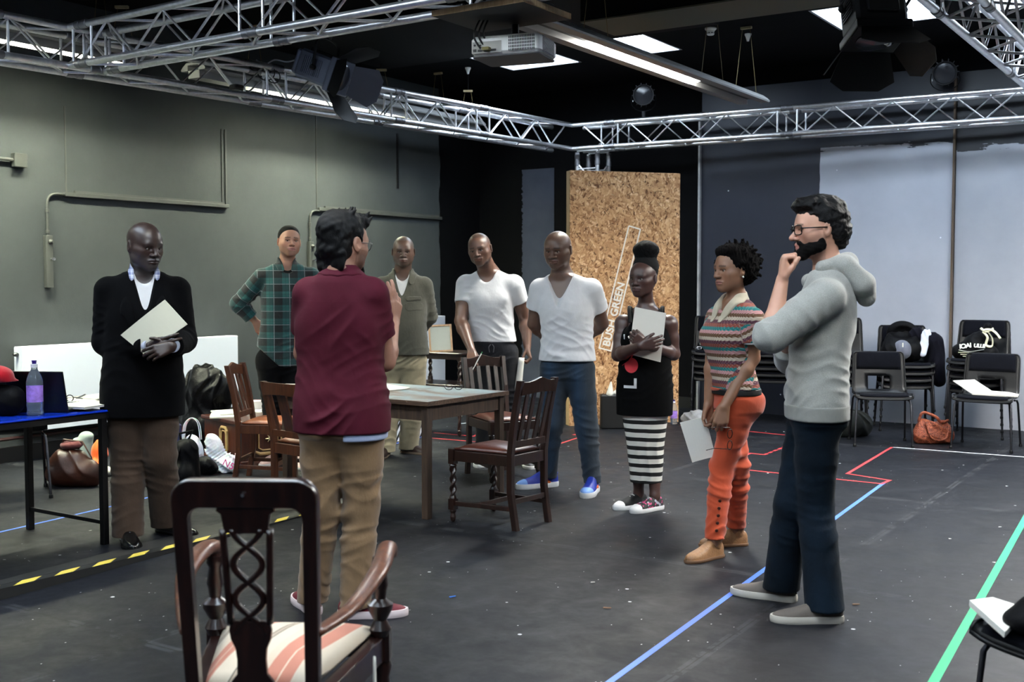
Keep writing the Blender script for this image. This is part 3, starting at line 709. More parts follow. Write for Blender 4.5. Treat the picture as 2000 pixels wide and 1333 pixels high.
def ell(c, r, R=None):
    c = arr(c); r = np.array(r, F32); Rm = None if R is None else np.array(R, F32)
    def fn(X, Y, Z):
        x, y, z = X-c[0], Y-c[1], Z-c[2]
        if Rm is not None: x, y, z = (x*Rm[0, i]+y*Rm[1, i]+z*Rm[2, i] for i in range(3))
        k0 = np.sqrt((x/r[0])**2+(y/r[1])**2+(z/r[2])**2)+1e-6; k1 = np.sqrt((x/r[0]**2)**2+(y/r[1]**2)**2+(z/r[2]**2)**2)+1e-6
        return k0*(k0-1)/k1
    m = float(r.max()); return Prim(c-m, c+m, fn)
def loft(st, e=.03, pw=2.3):
    """st: list of (centre, side, front, half width, half depth front, half depth back) sorted by z; upright body of changing oval section"""
    st = sorted(st, key=lambda q: q[0][2]); z = np.array([q[0][2] for q in st])
    zz = np.linspace(z[0], z[-1], 40)
    def cr(vals):
        vals = np.array(vals, float); m = np.gradient(vals, z); out = []
        for x in zz:
            i = min(max(np.searchsorted(z, x)-1, 0), len(z)-2); h = z[i+1]-z[i]; t = (x-z[i])/h
            out.append((2*t**3-3*t*t+1)*vals[i]+(t**3-2*t*t+t)*h*m[i]+(-2*t**3+3*t*t)*vals[i+1]+(t**3-t*t)*h*m[i+1])
        return np.array(out)
    cx, cy = cr([q[0][0] for q in st]), cr([q[0][1] for q in st])
    sa = cr(np.unwrap([math.atan2(q[1][1], q[1][0]) for q in st])); w, df, db = cr([q[3] for q in st]), cr([q[4] for q in st]), cr([q[5] for q in st])
    z0, z1 = float(z[0]), float(z[-1]); fs = 1.0 if Vector(st[0][1]).cross(Vector(st[0][2])).z > 0 else -1.0
    def fn(X, Y, Z):
        I = lambda v: np.interp(Z, zz, v).astype(F32)
        px, py = X-I(cx), Y-I(cy); a = I(sa); c, s = np.cos(a), np.sin(a)
        x = px*c+py*s; y = (-px*s+py*c)*fs; W = I(w); D = np.where(y > 0, I(df), I(db))
        u = np.abs(x)/W; v = np.abs(y)/D; m = (u**pw+v**pw)**(1/pw)+1e-6
        g = np.sqrt((u**(pw-1)/W)**2+(v**(pw-1)/D)**2)/m**(pw-1)+1e-6
        d = (m-1)/g
        d = smax(d, Z-z1, e); return smax(d, z0-Z, min(e, .01))
    R = max(float(w.max()), float(df.max()), float(db.max()))
    return Prim((cx.min()-R, cy.min()-R, z0), (cx.max()+R, cy.max()+R, z1), fn)
def smin(a, b, k):
    if k <= 0: return np.minimum(a, b)
    h = np.maximum(k-np.abs(a-b), 0)/k; return np.minimum(a, b)-h*h*(k*.25)
def smax(a, b, k): return -smin(-a, -b, k)
class Field:
    def __init__(s, lo, hi, h):
        s.h = h; s.lo = np.array(lo, F32); n = np.maximum(np.ceil((np.array(hi)-s.lo)/h).astype(int)+1, 4); s.n = n
        s.ax = [(s.lo[i]+h*np.arange(n[i])).astype(F32) for i in range(3)]; s.f = np.full(n, 1.0, F32)
    def sl(s, lo, hi):
        a = np.clip(np.floor((lo-s.lo)/s.h).astype(int), 0, s.n); b = np.clip(np.ceil((hi-s.lo)/s.h).astype(int)+1, 0, s.n)
        return None if (b <= a).any() else tuple(slice(int(a[i]), int(b[i])) for i in range(3))
    def keep(s, p, k=.004):
        s.f = smax(s.f, p.fn(*s.xyz((slice(None),)*3)).astype(F32), k); return s
    def xyz(s, q): return s.ax[0][q[0]][:, None, None], s.ax[1][q[1]][None, :, None], s.ax[2][q[2]][None, None, :]
    def add(s, p, k=.0):
        m = k+2.5*s.h+.004; q = s.sl(p.lo-m, p.hi+m)
        if q is None: return s
        d = p.fn(*s.xyz(q)); s.f[q] = smin(s.f[q], d.astype(F32), k); return s
    def sub(s, p, k=.0):
        m = k+2*s.h; q = s.sl(p.lo-m, p.hi+m)
        if q is None: return s
        s.f[q] = smax(s.f[q], -p.fn(*s.xyz(q)).astype(F32), k); return s
    def cut(s, pt, nrm, k=0, within=None):
        """removes everything on the side nrm points to"""
        n = Vector(nrm).normalized(); q = (slice(None),)*3 if within is None else s.sl(np.array(within[0], F32), np.array(within[1], F32))
        if q is None: return s
        X, Y, Z = s.xyz(q); d = (X-pt[0])*n[0]+(Y-pt[1])*n[1]+(Z-pt[2])*n[2]; s.f[q] = smax(s.f[q], d.astype(F32), k); return s
    def disp(s, fn, band=.03):
        I = np.nonzero(np.abs(s.f) < band)
        if len(I[0]): s.f[I] += fn(s.ax[0][I[0]], s.ax[1][I[1]], s.ax[2][I[2]]).astype(F32)
        return s
    def mesh(s):
        f = s.f; n = f.shape; neg = f < 0
        c = np.zeros((n[0]-1, n[1]-1, n[2]-1), np.int8)
        for i in (0, 1):
            for j in (0, 1):
                for k in (0, 1): c += neg[i:n[0]-1+i, j:n[1]-1+j, k:n[2]-1+k]
        A = np.nonzero((c > 0) & (c < 8)); nv = len(A[0])
        if nv == 0: return np.zeros((0, 3)), np.zeros((0, 4), int)
        idx = np.full(c.shape, -1, np.int64); idx[A] = np.arange(nv)
        acc = np.zeros((nv, 3)); cnt = np.zeros(nv)
        co = {(i, j, k): f[A[0]+i, A[1]+j, A[2]+k].astype(float) for i in (0, 1) for j in (0, 1) for k in (0, 1)}
        for ax in range(3):
            o1, o2 = [q for q in range(3) if q != ax]
            for u in (0, 1):
                for v in (0, 1):
                    p = [0, 0, 0]; p[o1] = u; p[o2] = v; r = list(p); r[ax] = 1
                    a, b = co[tuple(p)], co[tuple(r)]; m = (a < 0) != (b < 0); t = np.where(m, a/np.where(m, a-b, 1), 0)
                    pos = np.zeros((nv, 3)); pos[:, o1] = u; pos[:, o2] = v; pos[:, ax] = t; acc[m] += pos[m]; cnt[m] += 1
        vs = s.lo+s.h*(np.stack(A, 1)+acc/np.maximum(cnt, 1)[:, None])
        Q = []
        for ax in range(3):
            o1, o2 = (ax+1) % 3, (ax+2) % 3
            sl0 = [slice(None)]*3; sl1 = [slice(None)]*3; sl0[ax] = slice(0, n[ax]-1); sl1[ax] = slice(1, n[ax])
            for q in (o1, o2): sl0[q] = slice(1, n[q]-1); sl1[q] = slice(1, n[q]-1)
            a, b = neg[tuple(sl0)], neg[tuple(sl1)]
            for flip, M in ((False, a & ~b), (True, ~a & b)):
                I = list(np.nonzero(M)); 
                if not len(I[0]): continue
                I[o1] = I[o1]+1; I[o2] = I[o2]+1
                def g(d1, d2): J = [x for x in I]; J[o1] = J[o1]-d1; J[o2] = J[o2]-d2; return idx[tuple(J)]
                q = np.stack([g(1, 1), g(0, 1), g(0, 0), g(1, 0)], 1)
                Q.append(q[:, ::-1] if flip else q)
        Q = np.concatenate(Q) if Q else np.zeros((0, 4), int)
        return vs, Q[(Q >= 0).all(1)]
def np_mesh(name, parts, mats, parent=None, origin=(0, 0, 0), attrs=None, smooth_it=0):
    """parts: list of (verts, quads)"""
    V_, Q_, n = [], [], 0
    for v, q in parts:
        if len(v): V_.append(v); Q_.append(q+n); n += len(v)
    v = np.concatenate(V_); q = np.concatenate(Q_); v = v-np.array(origin)
    me = bpy.data.meshes.new(name); me.vertices.add(len(v)); me.vertices.foreach_set('co', v.astype(F32).ravel())
    me.loops.add(len(q)*4); me.loops.foreach_set('vertex_index', q.astype(np.int32).ravel())
    me.polygons.add(len(q)); me.polygons.foreach_set('loop_start', np.arange(0, len(q)*4, 4, dtype=np.int32)); me.polygons.foreach_set('loop_total', np.full(len(q), 4, np.int32))
    me.polygons.foreach_set('use_smooth', np.ones(len(q), bool)); me.update(calc_edges=True)
    for m in (mats if isinstance(mats, (list, tuple)) else [mats]): me.materials.append(m)
    for k, fn in (attrs or {}).items():
        d = fn(v+np.array(origin))
        if k == 'tint':
            a = me.attributes.new(k, 'FLOAT_COLOR', 'POINT'); a.data.foreach_set('color', np.concatenate([d, np.ones((len(d), 1))], 1).astype(F32).ravel())
        else: a = me.attributes.new(k, 'FLOAT_VECTOR', 'POINT'); a.data.foreach_set('vector', d.astype(F32).ravel())
    o = bpy.data.objects.new(name, me); link(o, parent)
    if smooth_it:
        m = o.modifiers.new('sm', 'SMOOTH'); m.iterations = smooth_it; m.factor = .5
    return o
_rs = np.random.RandomState(3)
def warp(seed, fr):
    r = np.random.RandomState(seed); K = r.normal(size=(5, 3))*fr; P_ = r.uniform(0, 6.28, 5)
    return lambda X, Y, Z: sum(np.sin(X*K[i, 0]+Y*K[i, 1]+Z*K[i, 2]+P_[i]) for i in range(5))/2.5
def folds(specs):
    """specs: (a, b, radius, amplitude, direction, wavelength, seed): ridged folds fading away from segment a-b"""
    W = [(arr(a), arr(Vector(b)-Vector(a)), R, A, arr(Vector(d).normalized()), wl, warp(sd, 8), warp(sd+50, 13)) for (a, b, R, A, d, wl, sd) in specs]
    def fn(X, Y, Z):
        o = np.zeros_like(X)
        for a, ab, R, A, d, wl, wn, w2 in W:
            L2 = max(float(ab @ ab), 1e-8); t = seg_t(X, Y, Z, a, ab, L2)
            d2 = (X-a[0]-t*ab[0])**2+(Y-a[1]-t*ab[1])**2+(Z-a[2]-t*ab[2])**2; m = np.exp(-d2/R/R)
            ph = (X*d[0]+Y*d[1]+Z*d[2])/wl*.8+wn(X, Y, Z)*.85; s_ = np.maximum(1-np.sqrt(np.sin(ph*math.pi)**2+.02), 0)
            o -= A*m*((s_**1.25)*1.7-.45)*np.clip(.45+.75*w2(X, Y, Z), 0, 1.3)
        return o
    return fn
# ------------------------------------------------------------------ fabrics and skin
def fab(name, col, rough=.9, bump=.25, scale=260, var=.12, sheen=.2, fine=.0, vs=9):
    if name in _mc: return _mc[name]
    m = N(name); co = m.co(); nz = m.noise(co, vs, 5, .6)
    c = m.ramp(nz, [(.3, tuple(x*(1-var) for x in col)), (.7, tuple(min(1, x*(1+var)) for x in col))])
    if fine: c = m.mix(m.ramp(m.noise(co, 320, 2, .8), [(.42, (0, 0, 0)), (.6, (1, 1, 1))]), c, tuple(min(1, x*(1+fine)) for x in col))
    m.set(c, rough, 0, min(.25, .04+sum(col))); m.b.inputs['Sheen Weight'].default_value = min(sheen, sum(col)*.5)
    m.bump(m.noise(m.co('Object', (1, 1, .6)), 20, 4, .55, .15), bump*.8, .011).bump(m.noise(co, scale, 2), bump*.6, .001)
    _mc[name] = m.m; return m.m
def skin_mat(name, rough=.45, spec=.5, sss=.06):
    m = N(name); a = m.n('ShaderNodeAttribute', attribute_name='tint'); nz = m.noise(m.co(), 45, 4, .6)
    c = m.mix(m.math('MULTIPLY', nz, .35), a.outputs[0], m.mix(1.0, a.outputs[0], (.78, .70, .66), 'MULTIPLY'))
    m.set(c, m.math('MULTIPLY_ADD', nz, .2, rough-.1), 0, spec); m.b.inputs['Subsurface Weight'].default_value = sss; m.b.inputs['Subsurface Radius'].default_value = (.02, .008, .004)
    m.bump(m.noise(m.co(), 160, 3), .10, .001); return m.m
SKIN_DK = skin_mat('skin_deep', .40, .55); SKIN_LT = skin_mat('skin_light', .5, .45, .1)
EYE = N('eye_ball'); s_ = EYE.sep(EYE.co('Object')); rr = EYE.math('SQRT', EYE.math('ADD', EYE.math('MULTIPLY', s_[0], s_[0]), EYE.math('MULTIPLY', s_[2], s_[2])))
EYE.set(EYE.mix(EYE.math('LESS_THAN', rr, .0062), (.30, .27, .24), EYE.mix(EYE.math('LESS_THAN', rr, .003), (.035, .018, .010), (.003, .003, .003))), .15)
# ------------------------------------------------------------------ people
def hframe(face, up=0.0, roll=0.0):
    f = (V(face[0], face[1], 0).normalized()+UP*up).normalized(); r = f.cross(UP).normalized(); u = r.cross(f)
    if roll: q = Quaternion(f, math.radians(roll)); r = q @ r; u = q @ u
    return Matrix((r, f, u)).transposed()
def head_prims(c, R, s=1.0, o={}):
    g = lambda k, d: o.get(k, d)
    P = lambda x, y, z: Vector(c)+R @ (Vector((x, y, z))*s)
    out = []; A = lambda p, k, op='u': out.append((p, k*s, op))
    E = lambda x, y, z, a, b, d, rot=None: ell(P(x, y, z), (a*s, b*s, d*s), np.array(R if rot is None else R @ rot))
    w = g('w', 1.0); jw = g('jaw', 1.0); nw = g('nose', 1.0); nl = g('nlen', 1.0); lp = g('lip', 1.0)
    A(E(0, -.012, .035, .0745*w, .094, .084), 0)
    A(E(0, .022, .028, .062*w, .062, .060), .02)                      # forehead
    A(E(0, .018, -.02, .064*w, .066, .07), .03)
    for sx in (-1, 1):
        A(cap(P(sx*.050*w*jw, -.006, -.030), P(sx*.044*w*jw, .006, -.056), .020*s, .016*s), .032); A(E(sx*.032*w, .028, -.048, .028, .032, .034), .03)
        A(cap(P(sx*.044*w*jw, .010, -.058), P(sx*.013, .064, -.092), .016*s, .014*s), .03)
        A(cap(P(sx*.044*w, .046, -.020), P(sx*.058*w, .022, -.012), .020*s, .014*s), .022)   # cheekbone
    A(E(0, .052, -.088, .026*jw, .026, .022), .02)                    # chin
    A(E(0, .058, -.060, .034, .030, .032), .02)                       # mouth region
    A(cap(P(-.036*w, .068, .020), P(.036*w, .068, .020), .0125*s), .016)
    A(cap(P(0, .076, .016), P(0, .078, .0), .010*s), .012)
    for sx in (-1, 1): A(ell(P(sx*.031, .094, -.001), (.0175*s, .015*s, .012*s), np.array(R)), .011, 's')
    for sx in (-1, 1):
        A(E(sx*.031, .0665, .001, .0165, .0135, .012), .003)          # lids
        A(cap(P(sx*.019, .0835, -.0015), P(sx*.043, .0775, -.0005), .0041*s), .002, 's')
    A(cap(P(0, .080, .006), P(0, .099*nl, -.026), .0075*s, .0105*s), .008)
    A(E(0, .099*nl, -.030, .0115*nw, .011, .0095), .006)
    for sx in (-1, 1): A(E(sx*.0125*nw, .090, -.0325, .0082*nw, .011, .0078), .005)
    A(cap(P(-.025, .0775, -.060), P(0, .0885, -.0560), .0060*lp*s, .0070*lp*s), .006); A(cap(P(.025, .0775, -.060), P(0, .0885, -.0560), .0060*lp*s, .0070*lp*s), .006)
    A(cap(P(-.020, .078, -.0680), P(.020, .078, -.0680), .0072*lp*s), .006); A(cap(P(-.006, .0845, -.0685), P(.006, .0845, -.0685), .0070*lp*s), .006)
    A(cap(P(-.027, .083, -.0635), P(0, .0965, -.0630), .0022*s), .002, 's'); A(cap(P(.027, .083, -.0635), P(0, .0965, -.0630), .0022*s), .002, 's')
    for sx in (-1, 1):
        e = Matrix.Rotation(math.radians(-sx*16), 3, 'Z') @ Matrix.Rotation(math.radians(8), 3, 'X')
        A(E(sx*.079*w, -.014, -.002,   .0066, .0185, .030, e), .005); A(E(sx*.0865*w, -.009, .002, .005, .011, .019, e), .003, 's')
        A(E(sx*.074*w, -.004, -.026, .006, .009, .010), .004)
    return out
def skin_tint(c, R, s, base, o={}):
    Rn = np.array(R); c = np.array(c); base = np.array(base)
    lipc = np.array(o.get('lipc', tuple(base*np.array((.95, .70, .68))))); br = np.array(o.get('brow', (.012, .009, .008)))
    def fn(v):
        L = (v-c) @ Rn / s; col = np.repeat(base[None, :], len(v), 0); x, y, z = L[:, 0], L[:, 1], L[:, 2]
        col = col*(1+.10*np.sin(z*40+x*30)[:, None]*.5)
        near = (np.abs(x) < .1) & (np.abs(y) < .13) & (np.abs(z) < .14)
        lip = near & (y > .068) & (((np.abs(x)/.029)**2+((z+.063)/.0125)**2) < 1); col[lip] = lipc
        bz = .0235-.10*np.maximum(np.abs(x)-.03, 0)**1.0
        b = near & (y > .045) & (np.abs(x) > .012) & (np.abs(x) < .050) & (np.abs(z-bz) < .0045); 
        if o.get('brows', True): col[b] = base*.35+br*.65
        lash = near & (y > .06) & (np.abs(np.abs(x)-.031) < .017) & (np.abs(z-.0045) < .0035) & (y < .085); col[lash] *= .45
        cheek = np.exp(-((np.abs(x)-.04)**2/.0005+(z+.03)**2/.0006))*(y > .02); col = col*(1+np.outer(cheek, np.array((.12, .0, -.02))))
        if 'stubble' in o:
            sb = near & (y > -.01) & (z < -.02) & (z < -.030+.35*np.maximum(np.abs(x)-.02, 0)) ; a, cc = o['stubble']; am = a*sb*np.clip((-.030+.35*np.maximum(np.abs(x)-.02, 0)-z)/.03, 0, 1)[:]; am = am*np.clip((y+.03)/.04, 0, 1); col = col*(1-am[:, None])+np.array(cc)[None, :]*am[:, None]; col[lip] = lipc
        if 'scalp' in o:
            a, cc, zl = o['scalp']; sc = near & (z > zl-.0-.9*np.minimum(0, y-.02)*-1*.6) & ~((y > .055) & (z < .075)) & ~((y > .02) & (np.abs(x) < .05) & (z < .09)); col[sc] = col[sc]*(1-a)+np.array(cc)*a
        return np.clip(col, 0, 1)
    return fn
CURL = {'relax': ((12, 20, 14), (18, 26, 18), (22, 30, 20), (26, 32, 22)), 'fist': ((62, 88, 45), (68, 92, 50), (72, 92, 50), (74, 90, 48)),
        'flat': ((4, 6, 4), (4, 6, 4), (5, 7, 5), (8, 8, 6)), 'grip': ((38, 50, 30), (42, 56, 34), (46, 58, 36), (50, 58, 36)),
        'open': ((-4, 8, 6), (6, 10, 8), (14, 18, 12), (18, 22, 14)), 'hook': ((55, 62, 35), (58, 66, 38), (60, 66, 40), (60, 64, 40)), 'wrap': ((30, 30, 20), (34, 34, 22), (38, 36, 24), (40, 38, 26))}
def hand_prims(w, Fd, Pd, side, pose='relax', s=1.0, spread=5, thumb=(35, 20), rr=1.0):
    """w wrist, Fd towards the fingers, Pd palm direction, side 'R'/'L'"""
    Fd = Vector(Fd).normalized(); Pd = Vector(Pd); Pd = (Pd-Fd*Pd.dot(Fd)).normalized(); T = Fd.cross(Pd) if side == 'R' else Pd.cross(Fd)
    P = lambda f, t, p: Vector(w)+(Fd*f+T*t+Pd*p)*s
    out = []
    kn = [(.090, .029), (.095, .0095), (.090, -.010), (.081, -.028)]
    for i, (kf, kt) in enumerate(kn): out.append((cap(P(.006, kt*.55, 0), P(kf-.006, kt, -.001), .0145*s*rr, .0118*s*rr), .012*s, 'u'))
    out.append((cap(P(.022, .020, .008), P(.060, .026, .007), .0135*s, .012*s), .012*s, 'u'))
    out.append((cap(P(.018, -.016, .007), P(.055, -.022, .006), .012*s, .0115*s), .012*s, 'u'))
    LEN = [(.037, .023, .019), (.041, .026, .020), (.038, .025, .020), (.029, .018, .017)]; c = CURL[pose] if isinstance(pose, str) else pose
    for i, (kf, kt) in enumerate(kn):
        p = P(kf, kt, 0); a = 0; sp = math.radians((1.5-i)*spread); base = (Fd*math.cos(sp)+T*math.sin(sp)).normalized(); r = .0093*s*rr*(1, 1.02, .98, .88)[i]
        for j in range(3):
            a += math.radians(c[i][j]); d = base*math.cos(a)+Pd*math.sin(a); q = p+d*(LEN[i][j]*s)
            out.append((cap(p, q, r*(1-.07*j), r*(.93-.08*j)), .0035*s, 'u')); p = q
    ta, tb = math.radians(thumb[0]), math.radians(thumb[1]); p = P(.018, .022, .008)
    d = (Fd*math.cos(ta)+T*math.sin(ta)); d = (d*math.cos(tb)+Pd*math.sin(tb)).normalized()
    q = p+d*.040*s; out.append((cap(p, q, .0135*s, .0112*s), .010*s, 'u')); p = q
    d2 = (d+Fd*.35+Pd*.12).normalized(); q = p+d2*.027*s; out.append((cap(p, q, .0108*s, .0095*s), .004*s, 'u')); p = q
    d3 = (d2+Fd*.25+Pd*.1).normalized(); q = p+d3*.019*s; out.append((cap(p, q, .0098*s, .0078*s), .003*s, 'u'))
    return out
def lerp(a, b, t): return Vector(a)*(1-t)+Vector(b)*t
class Person:
    def __init__(s, label, sp):
        s.sp = sp; g = sp.get; s.sc = g('sc', 1.0); s.m = g('muscle', 1.0)
        s.f = V(*g('face'), 0).normalized(); s.r = s.f.cross(UP)                # torso facing, person's own right
        s.fl = V(*g('hipface', g('face')), 0).normalized(); s.rl = s.fl.cross(UP)
        s.gR, s.gL = at_z(*g('fR')[:2]), at_z(*g('fL')[:2])
        s.root = (s.gR+s.gL)/2; s.root.z = 0; s.D = g('D') or (s.root-CAM).dot(FH); D = s.D
        J = lambda t: at_d(t[0], t[1], D+(t[2] if len(t) > 2 else 0))
        s.J = J; s.nb = J(g('neck')); s.shc = J(g('sh')); hw = g('hw', .185)
        tilt = g('tilt', 0.0); s.sR = s.shc+s.r*hw+UP*(tilt-.056); s.sL = s.shc-s.r*hw-UP*(tilt+.056)
        s.pel = J(g('pel')); s.ch = J(g('ch')) if g('ch') else lerp(s.shc, s.pel, .32); s.wa = J(g('wa')) if g('wa') else lerp(s.shc, s.pel, .68)
        hp = g('hip', .088); s.hR = s.pel+s.rl*hp-UP*.05; s.hL = s.pel-s.rl*hp-UP*.05
        s.kR, s.kL = J(g('kR')), J(g('kL')); s.aR = s.gR+UP*.085; s.aL = s.gL+UP*.085
        s.eR, s.eL, s.wR, s.wL = J(g('eR')), J(g('eL')), J(g('wR')), J(g('wL'))
        s.hc = J(g('head')[:3] if len(g('head')) > 2 else g('head')); s.hR_ = hframe(g('look', g('face')), g('lookup', 0), g('roll', 0)); s.hs = g('hs', 1.05)
        s.t = empty('person', s.root, 0, label, 'person')
        s.skin = g('skin', SKIN_DK); s.tone = g('tone'); s.ho = g('ho', {})
    def seglens(s): return dict(ua=((s.eR-s.sR).length, (s.eL-s.sL).length), fa=((s.wR-s.eR).length, (s.wL-s.eL).length), th=((s.kR-s.hR).length, (s.kL-s.hL).length), sh=((s.aR-s.kR).length, (s.aL-s.kL).length), H=s.hc.z+.12*s.hs)
    def mk(s, name, parts, mat, attrs=None, parent=None):
        o = np_mesh(name, parts, mat, parent or s.t, tuple(s.root), attrs); return o
    def grow(s, prims, h, pad=.02, cuts=(), disp=None, lo=None, hi=None):
        L = [p for p in prims if p[2] == 'u']
        lo_ = np.min([p[0].lo for p in L], 0)-pad if lo is None else np.array(lo); hi_ = np.max([p[0].hi for p in L], 0)+pad if hi is None else np.array(hi)
        F = Field(lo_, hi_, h)
        for p, k, op in prims: F.add(p, k) if op == 'u' else F.sub(p, k)
        if disp: F.disp(disp)
        for c in cuts: F.cut(*c)
        return F.mesh()
    def arm_prims(s, side, r=1.0, upto=1.0):
        S_, E_, W_ = (s.sR, s.eR, s.wR) if side == 'R' else (s.sL, s.eL, s.wL); m = s.m*r
        mid = lerp(S_, E_, .45); fm_ = lerp(E_, W_, .25)
        out = [(cap(S_, mid, .050*m, .047*m), .02, 'u'), (cap(mid, E_, .047*m, .038*m), .02, 'u'), (cap(E_, fm_, .038*m, .040*m), .015, 'u'), (cap(fm_, W_, .040*m, .0255*m**.5), .02, 'u')]
        return out
    def torso_st(s, i=0.0, w=(1, 1, 1, 1), d=(1, 1, 1, 1), top=True, low=.0, belly=0, bust=0):
        """stations pelvis->neck, inflated by i"""
        S = s.sc; r, f, rl, fl = s.r, s.f, s.rl, s.fl; hw = s.sp.get('hw', .185)
        st = [(s.pel-UP*(.10*S+low), rl, fl, .165*w[3]*S+i, .10*d[3]*S+i, .12*d[3]*S+i), (s.pel+UP*.02, rl, fl, .168*w[3]*S+i, .105*d[3]*S+i, .118*d[3]*S+i),
              (s.wa, (r+rl).normalized(), (f+fl).normalized(), .140*w[2]*S+i, (.105*d[2]+belly)*S+i, .092*d[2]*S+i), (s.ch, r, f, .160*w[1]*S+i, (.118*d[1]+bust)*S+i, .108*d[1]*S+i)]
        up_ = s.shc-UP*.035*S; st.append((up_, r, f, hw*.92*w[0]+i*.6, .085*d[0]*S+i, .095*d[0]*S+i))
        if top:
            st.append((lerp(s.shc+UP*.02*S, s.nb, .15), r, f, hw*.72*w[0]+i*.5, .068*d[0]*S+i*.8, .082*d[0]*S+i*.8)); st.append((Vector((s.nb.x, s.nb.y, max(s.nb.z, s.shc.z+.045*S)))+UP*.012, r, f, .062*S+i*.6, .058*S+i*.5, .062*S+i*.5))
        return st
    def body(s, hands, h=.0034, arms=True, legs=False, hh=.003, neckw=1.0, chest=True):
        parts = []; S = s.sc; hp = head_prims(s.hc, s.hR_, s.hs, s.ho)
        nt = s.hc+s.hR_ @ (Vector((0, -.022, -.05))*s.hs); nk = [(cap(s.nb-s.f*.012-UP*.01, nt, .060*S*neckw, .054*S*neckw), .03, 'u')]
        core = [(loft(s.torso_st(-.012)), .02, 'u')]
        trap = [(cap(s.nb-s.f*.03+UP*.015, lerp(s.nb, q, .8)-s.f*.02, .034*S*neckw, .030*S), .04, 'u') for q in (s.sR, s.sL)]
        allp = hp[:]; hd = [p for p in hp if p[2] == 'u']; lo = np.min([p[0].lo for p in hd], 0)-.02; hi = np.max([p[0].hi for p in hd], 0)+.02
        lo[2] = s.nb.z-(.16 if chest else .06)*S; lo[:2] = np.minimum(lo[:2], np.array([s.nb.x, s.nb.y])-.12); hi[:2] = np.maximum(hi[:2], np.array([s.nb.x, s.nb.y])+.12)
        u = hp[:] ; parts.append(s.grow(hp+nk+trap+core, hh, lo=lo, hi=hi))
        allarm = []
        for side in 'RL':
            ap = s.arm_prims(side)+[(ell(s.sR if side == 'R' else s.sL, (.055*s.m,)*3), .03, 'u')]
            W_ = s.wR if side == 'R' else s.wL; E_ = s.eR if side == 'R' else s.eL
            if hands.get(side):
                hd_ = dict(hands[side]); Fd = hd_.pop('F', None) or (W_-E_); Pd = hd_.pop('P'); sc_ = hd_.pop('s', 1.0)*1.02
                hpz = hand_prims(W_, Fd, Pd, side, s=sc_, **hd_); ap = ap+hpz
            parts.append(s.grow(ap, h)); 
        legp = []
        for H_, K_, A_, G_ in ((s.hR, s.kR, s.aR, s.gR), (s.hL, s.kL, s.aL, s.gL)):
            legp += [(cap(H_, K_, .066, .045), .03, 'u'), (cap(K_, lerp(K_, A_, .3), .045, .047), .02, 'u'), (cap(lerp(K_, A_, .3), A_, .047 if not legs else .046, .030), .02, 'u')]
        legp += [(cap(A_, G_+UP*.05, .030, .026), .02, 'u') for A_, G_ in ((s.aR, s.gR), (s.aL, s.gL))]
        parts.append(s.grow(core+legp, .012 if not legs else .006))
        o = s.mk('body', parts, s.skin, {'tint': skin_tint(s.hc, s.hR_, s.hs, s.tone, s.ho)})
        for sx in (-1, 1):
            c = s.hc+s.hR_ @ (Vector((sx*.031, .0672, -.0005))*s.hs)
            e = MB().lathe([(.0125*s.hs*math.sin(a), -.0125*s.hs*math.cos(a)) for a in [math.pi*i/10 for i in range(11)]], (0, 0, 0), 16, cap=False).build('eye', EYE.m, s.t, smooth='all')
            e.matrix_local = Matrix.Translation(c-s.root) @ s.hR_.to_4x4()
        return o
    def gar(s):
        A = [(arr(a), arr(b)-arr(a)) for a, b in ((s.sR, s.eR), (s.eR, s.wR), (s.sL, s.eL), (s.eL, s.wL))]; r, f, c = arr(s.r), arr(s.f), arr(s.shc)
        core = (arr(s.shc-UP*.12), arr(s.pel)-arr(s.shc-UP*.12))
        def sd(v, a, ab):
            t = np.clip(((v-a) @ ab)/(ab @ ab), 0, 1); q = v-a-t[:, None]*ab; return np.sqrt((q*q).sum(1)), t, q
        def fn(v):
            q = v-c; out = np.stack([q @ r, q @ f, q[:, 2]], 1); dc = sd(v, *core)[0]-.10
            acc = 0
            for i, (a, ab) in enumerate(A):
                d, t, q = sd(v, a, ab); L = math.sqrt(float(ab @ ab)); m = (d-.01 < dc) & (t > .02)
                ax = Vector(ab/L); e1 = ax.cross(Vector(f)).normalized(); e1 = arr(e1); e2 = np.cross(ab/L, e1); an = np.arctan2(q @ e2, q @ e1)
                base = L if False else (0 if i % 2 == 0 else math.sqrt(float(A[i-1][1] @ A[i-1][1])))
                out[m] = np.stack([an*.055, d*0+.5, -(base+t*L)], 1)[m]; dc = np.where(m, d-.01, dc)
            return out
        return fn
    def sleeve(s, side, r0, r1, frac=1.0, fore=None, r2=None):
        """sleeve from shoulder to frac of upper arm, or to fore of forearm"""
        S_, E_, W_ = (s.sR, s.eR, s.wR) if side == 'R' else (s.sL, s.eL, s.wL); out = []; r0 = max(r0, .055*s.m+.017); r1 = max(r1, .043*s.m+.011)
        S_ = S_-UP*max(0, r0-.082)+(s.shc-S_)*.04
        if fore is None:
            e = lerp(S_, E_, frac); out.append((cap(S_, lerp(S_, E_, frac+.15), r0, r1), .035, 'u')); cut = (e, (E_-S_).normalized())
        else:
            out.append((cap(S_, E_, r0, r1), .035, 'u')); e = lerp(E_, W_, fore); out.append((cap(E_, lerp(E_, W_, min(fore+.3, 1.3)), r1, r2 or r1), .02, 'u')); cut = (e, (W_-E_).normalized())
        return out, cut, e
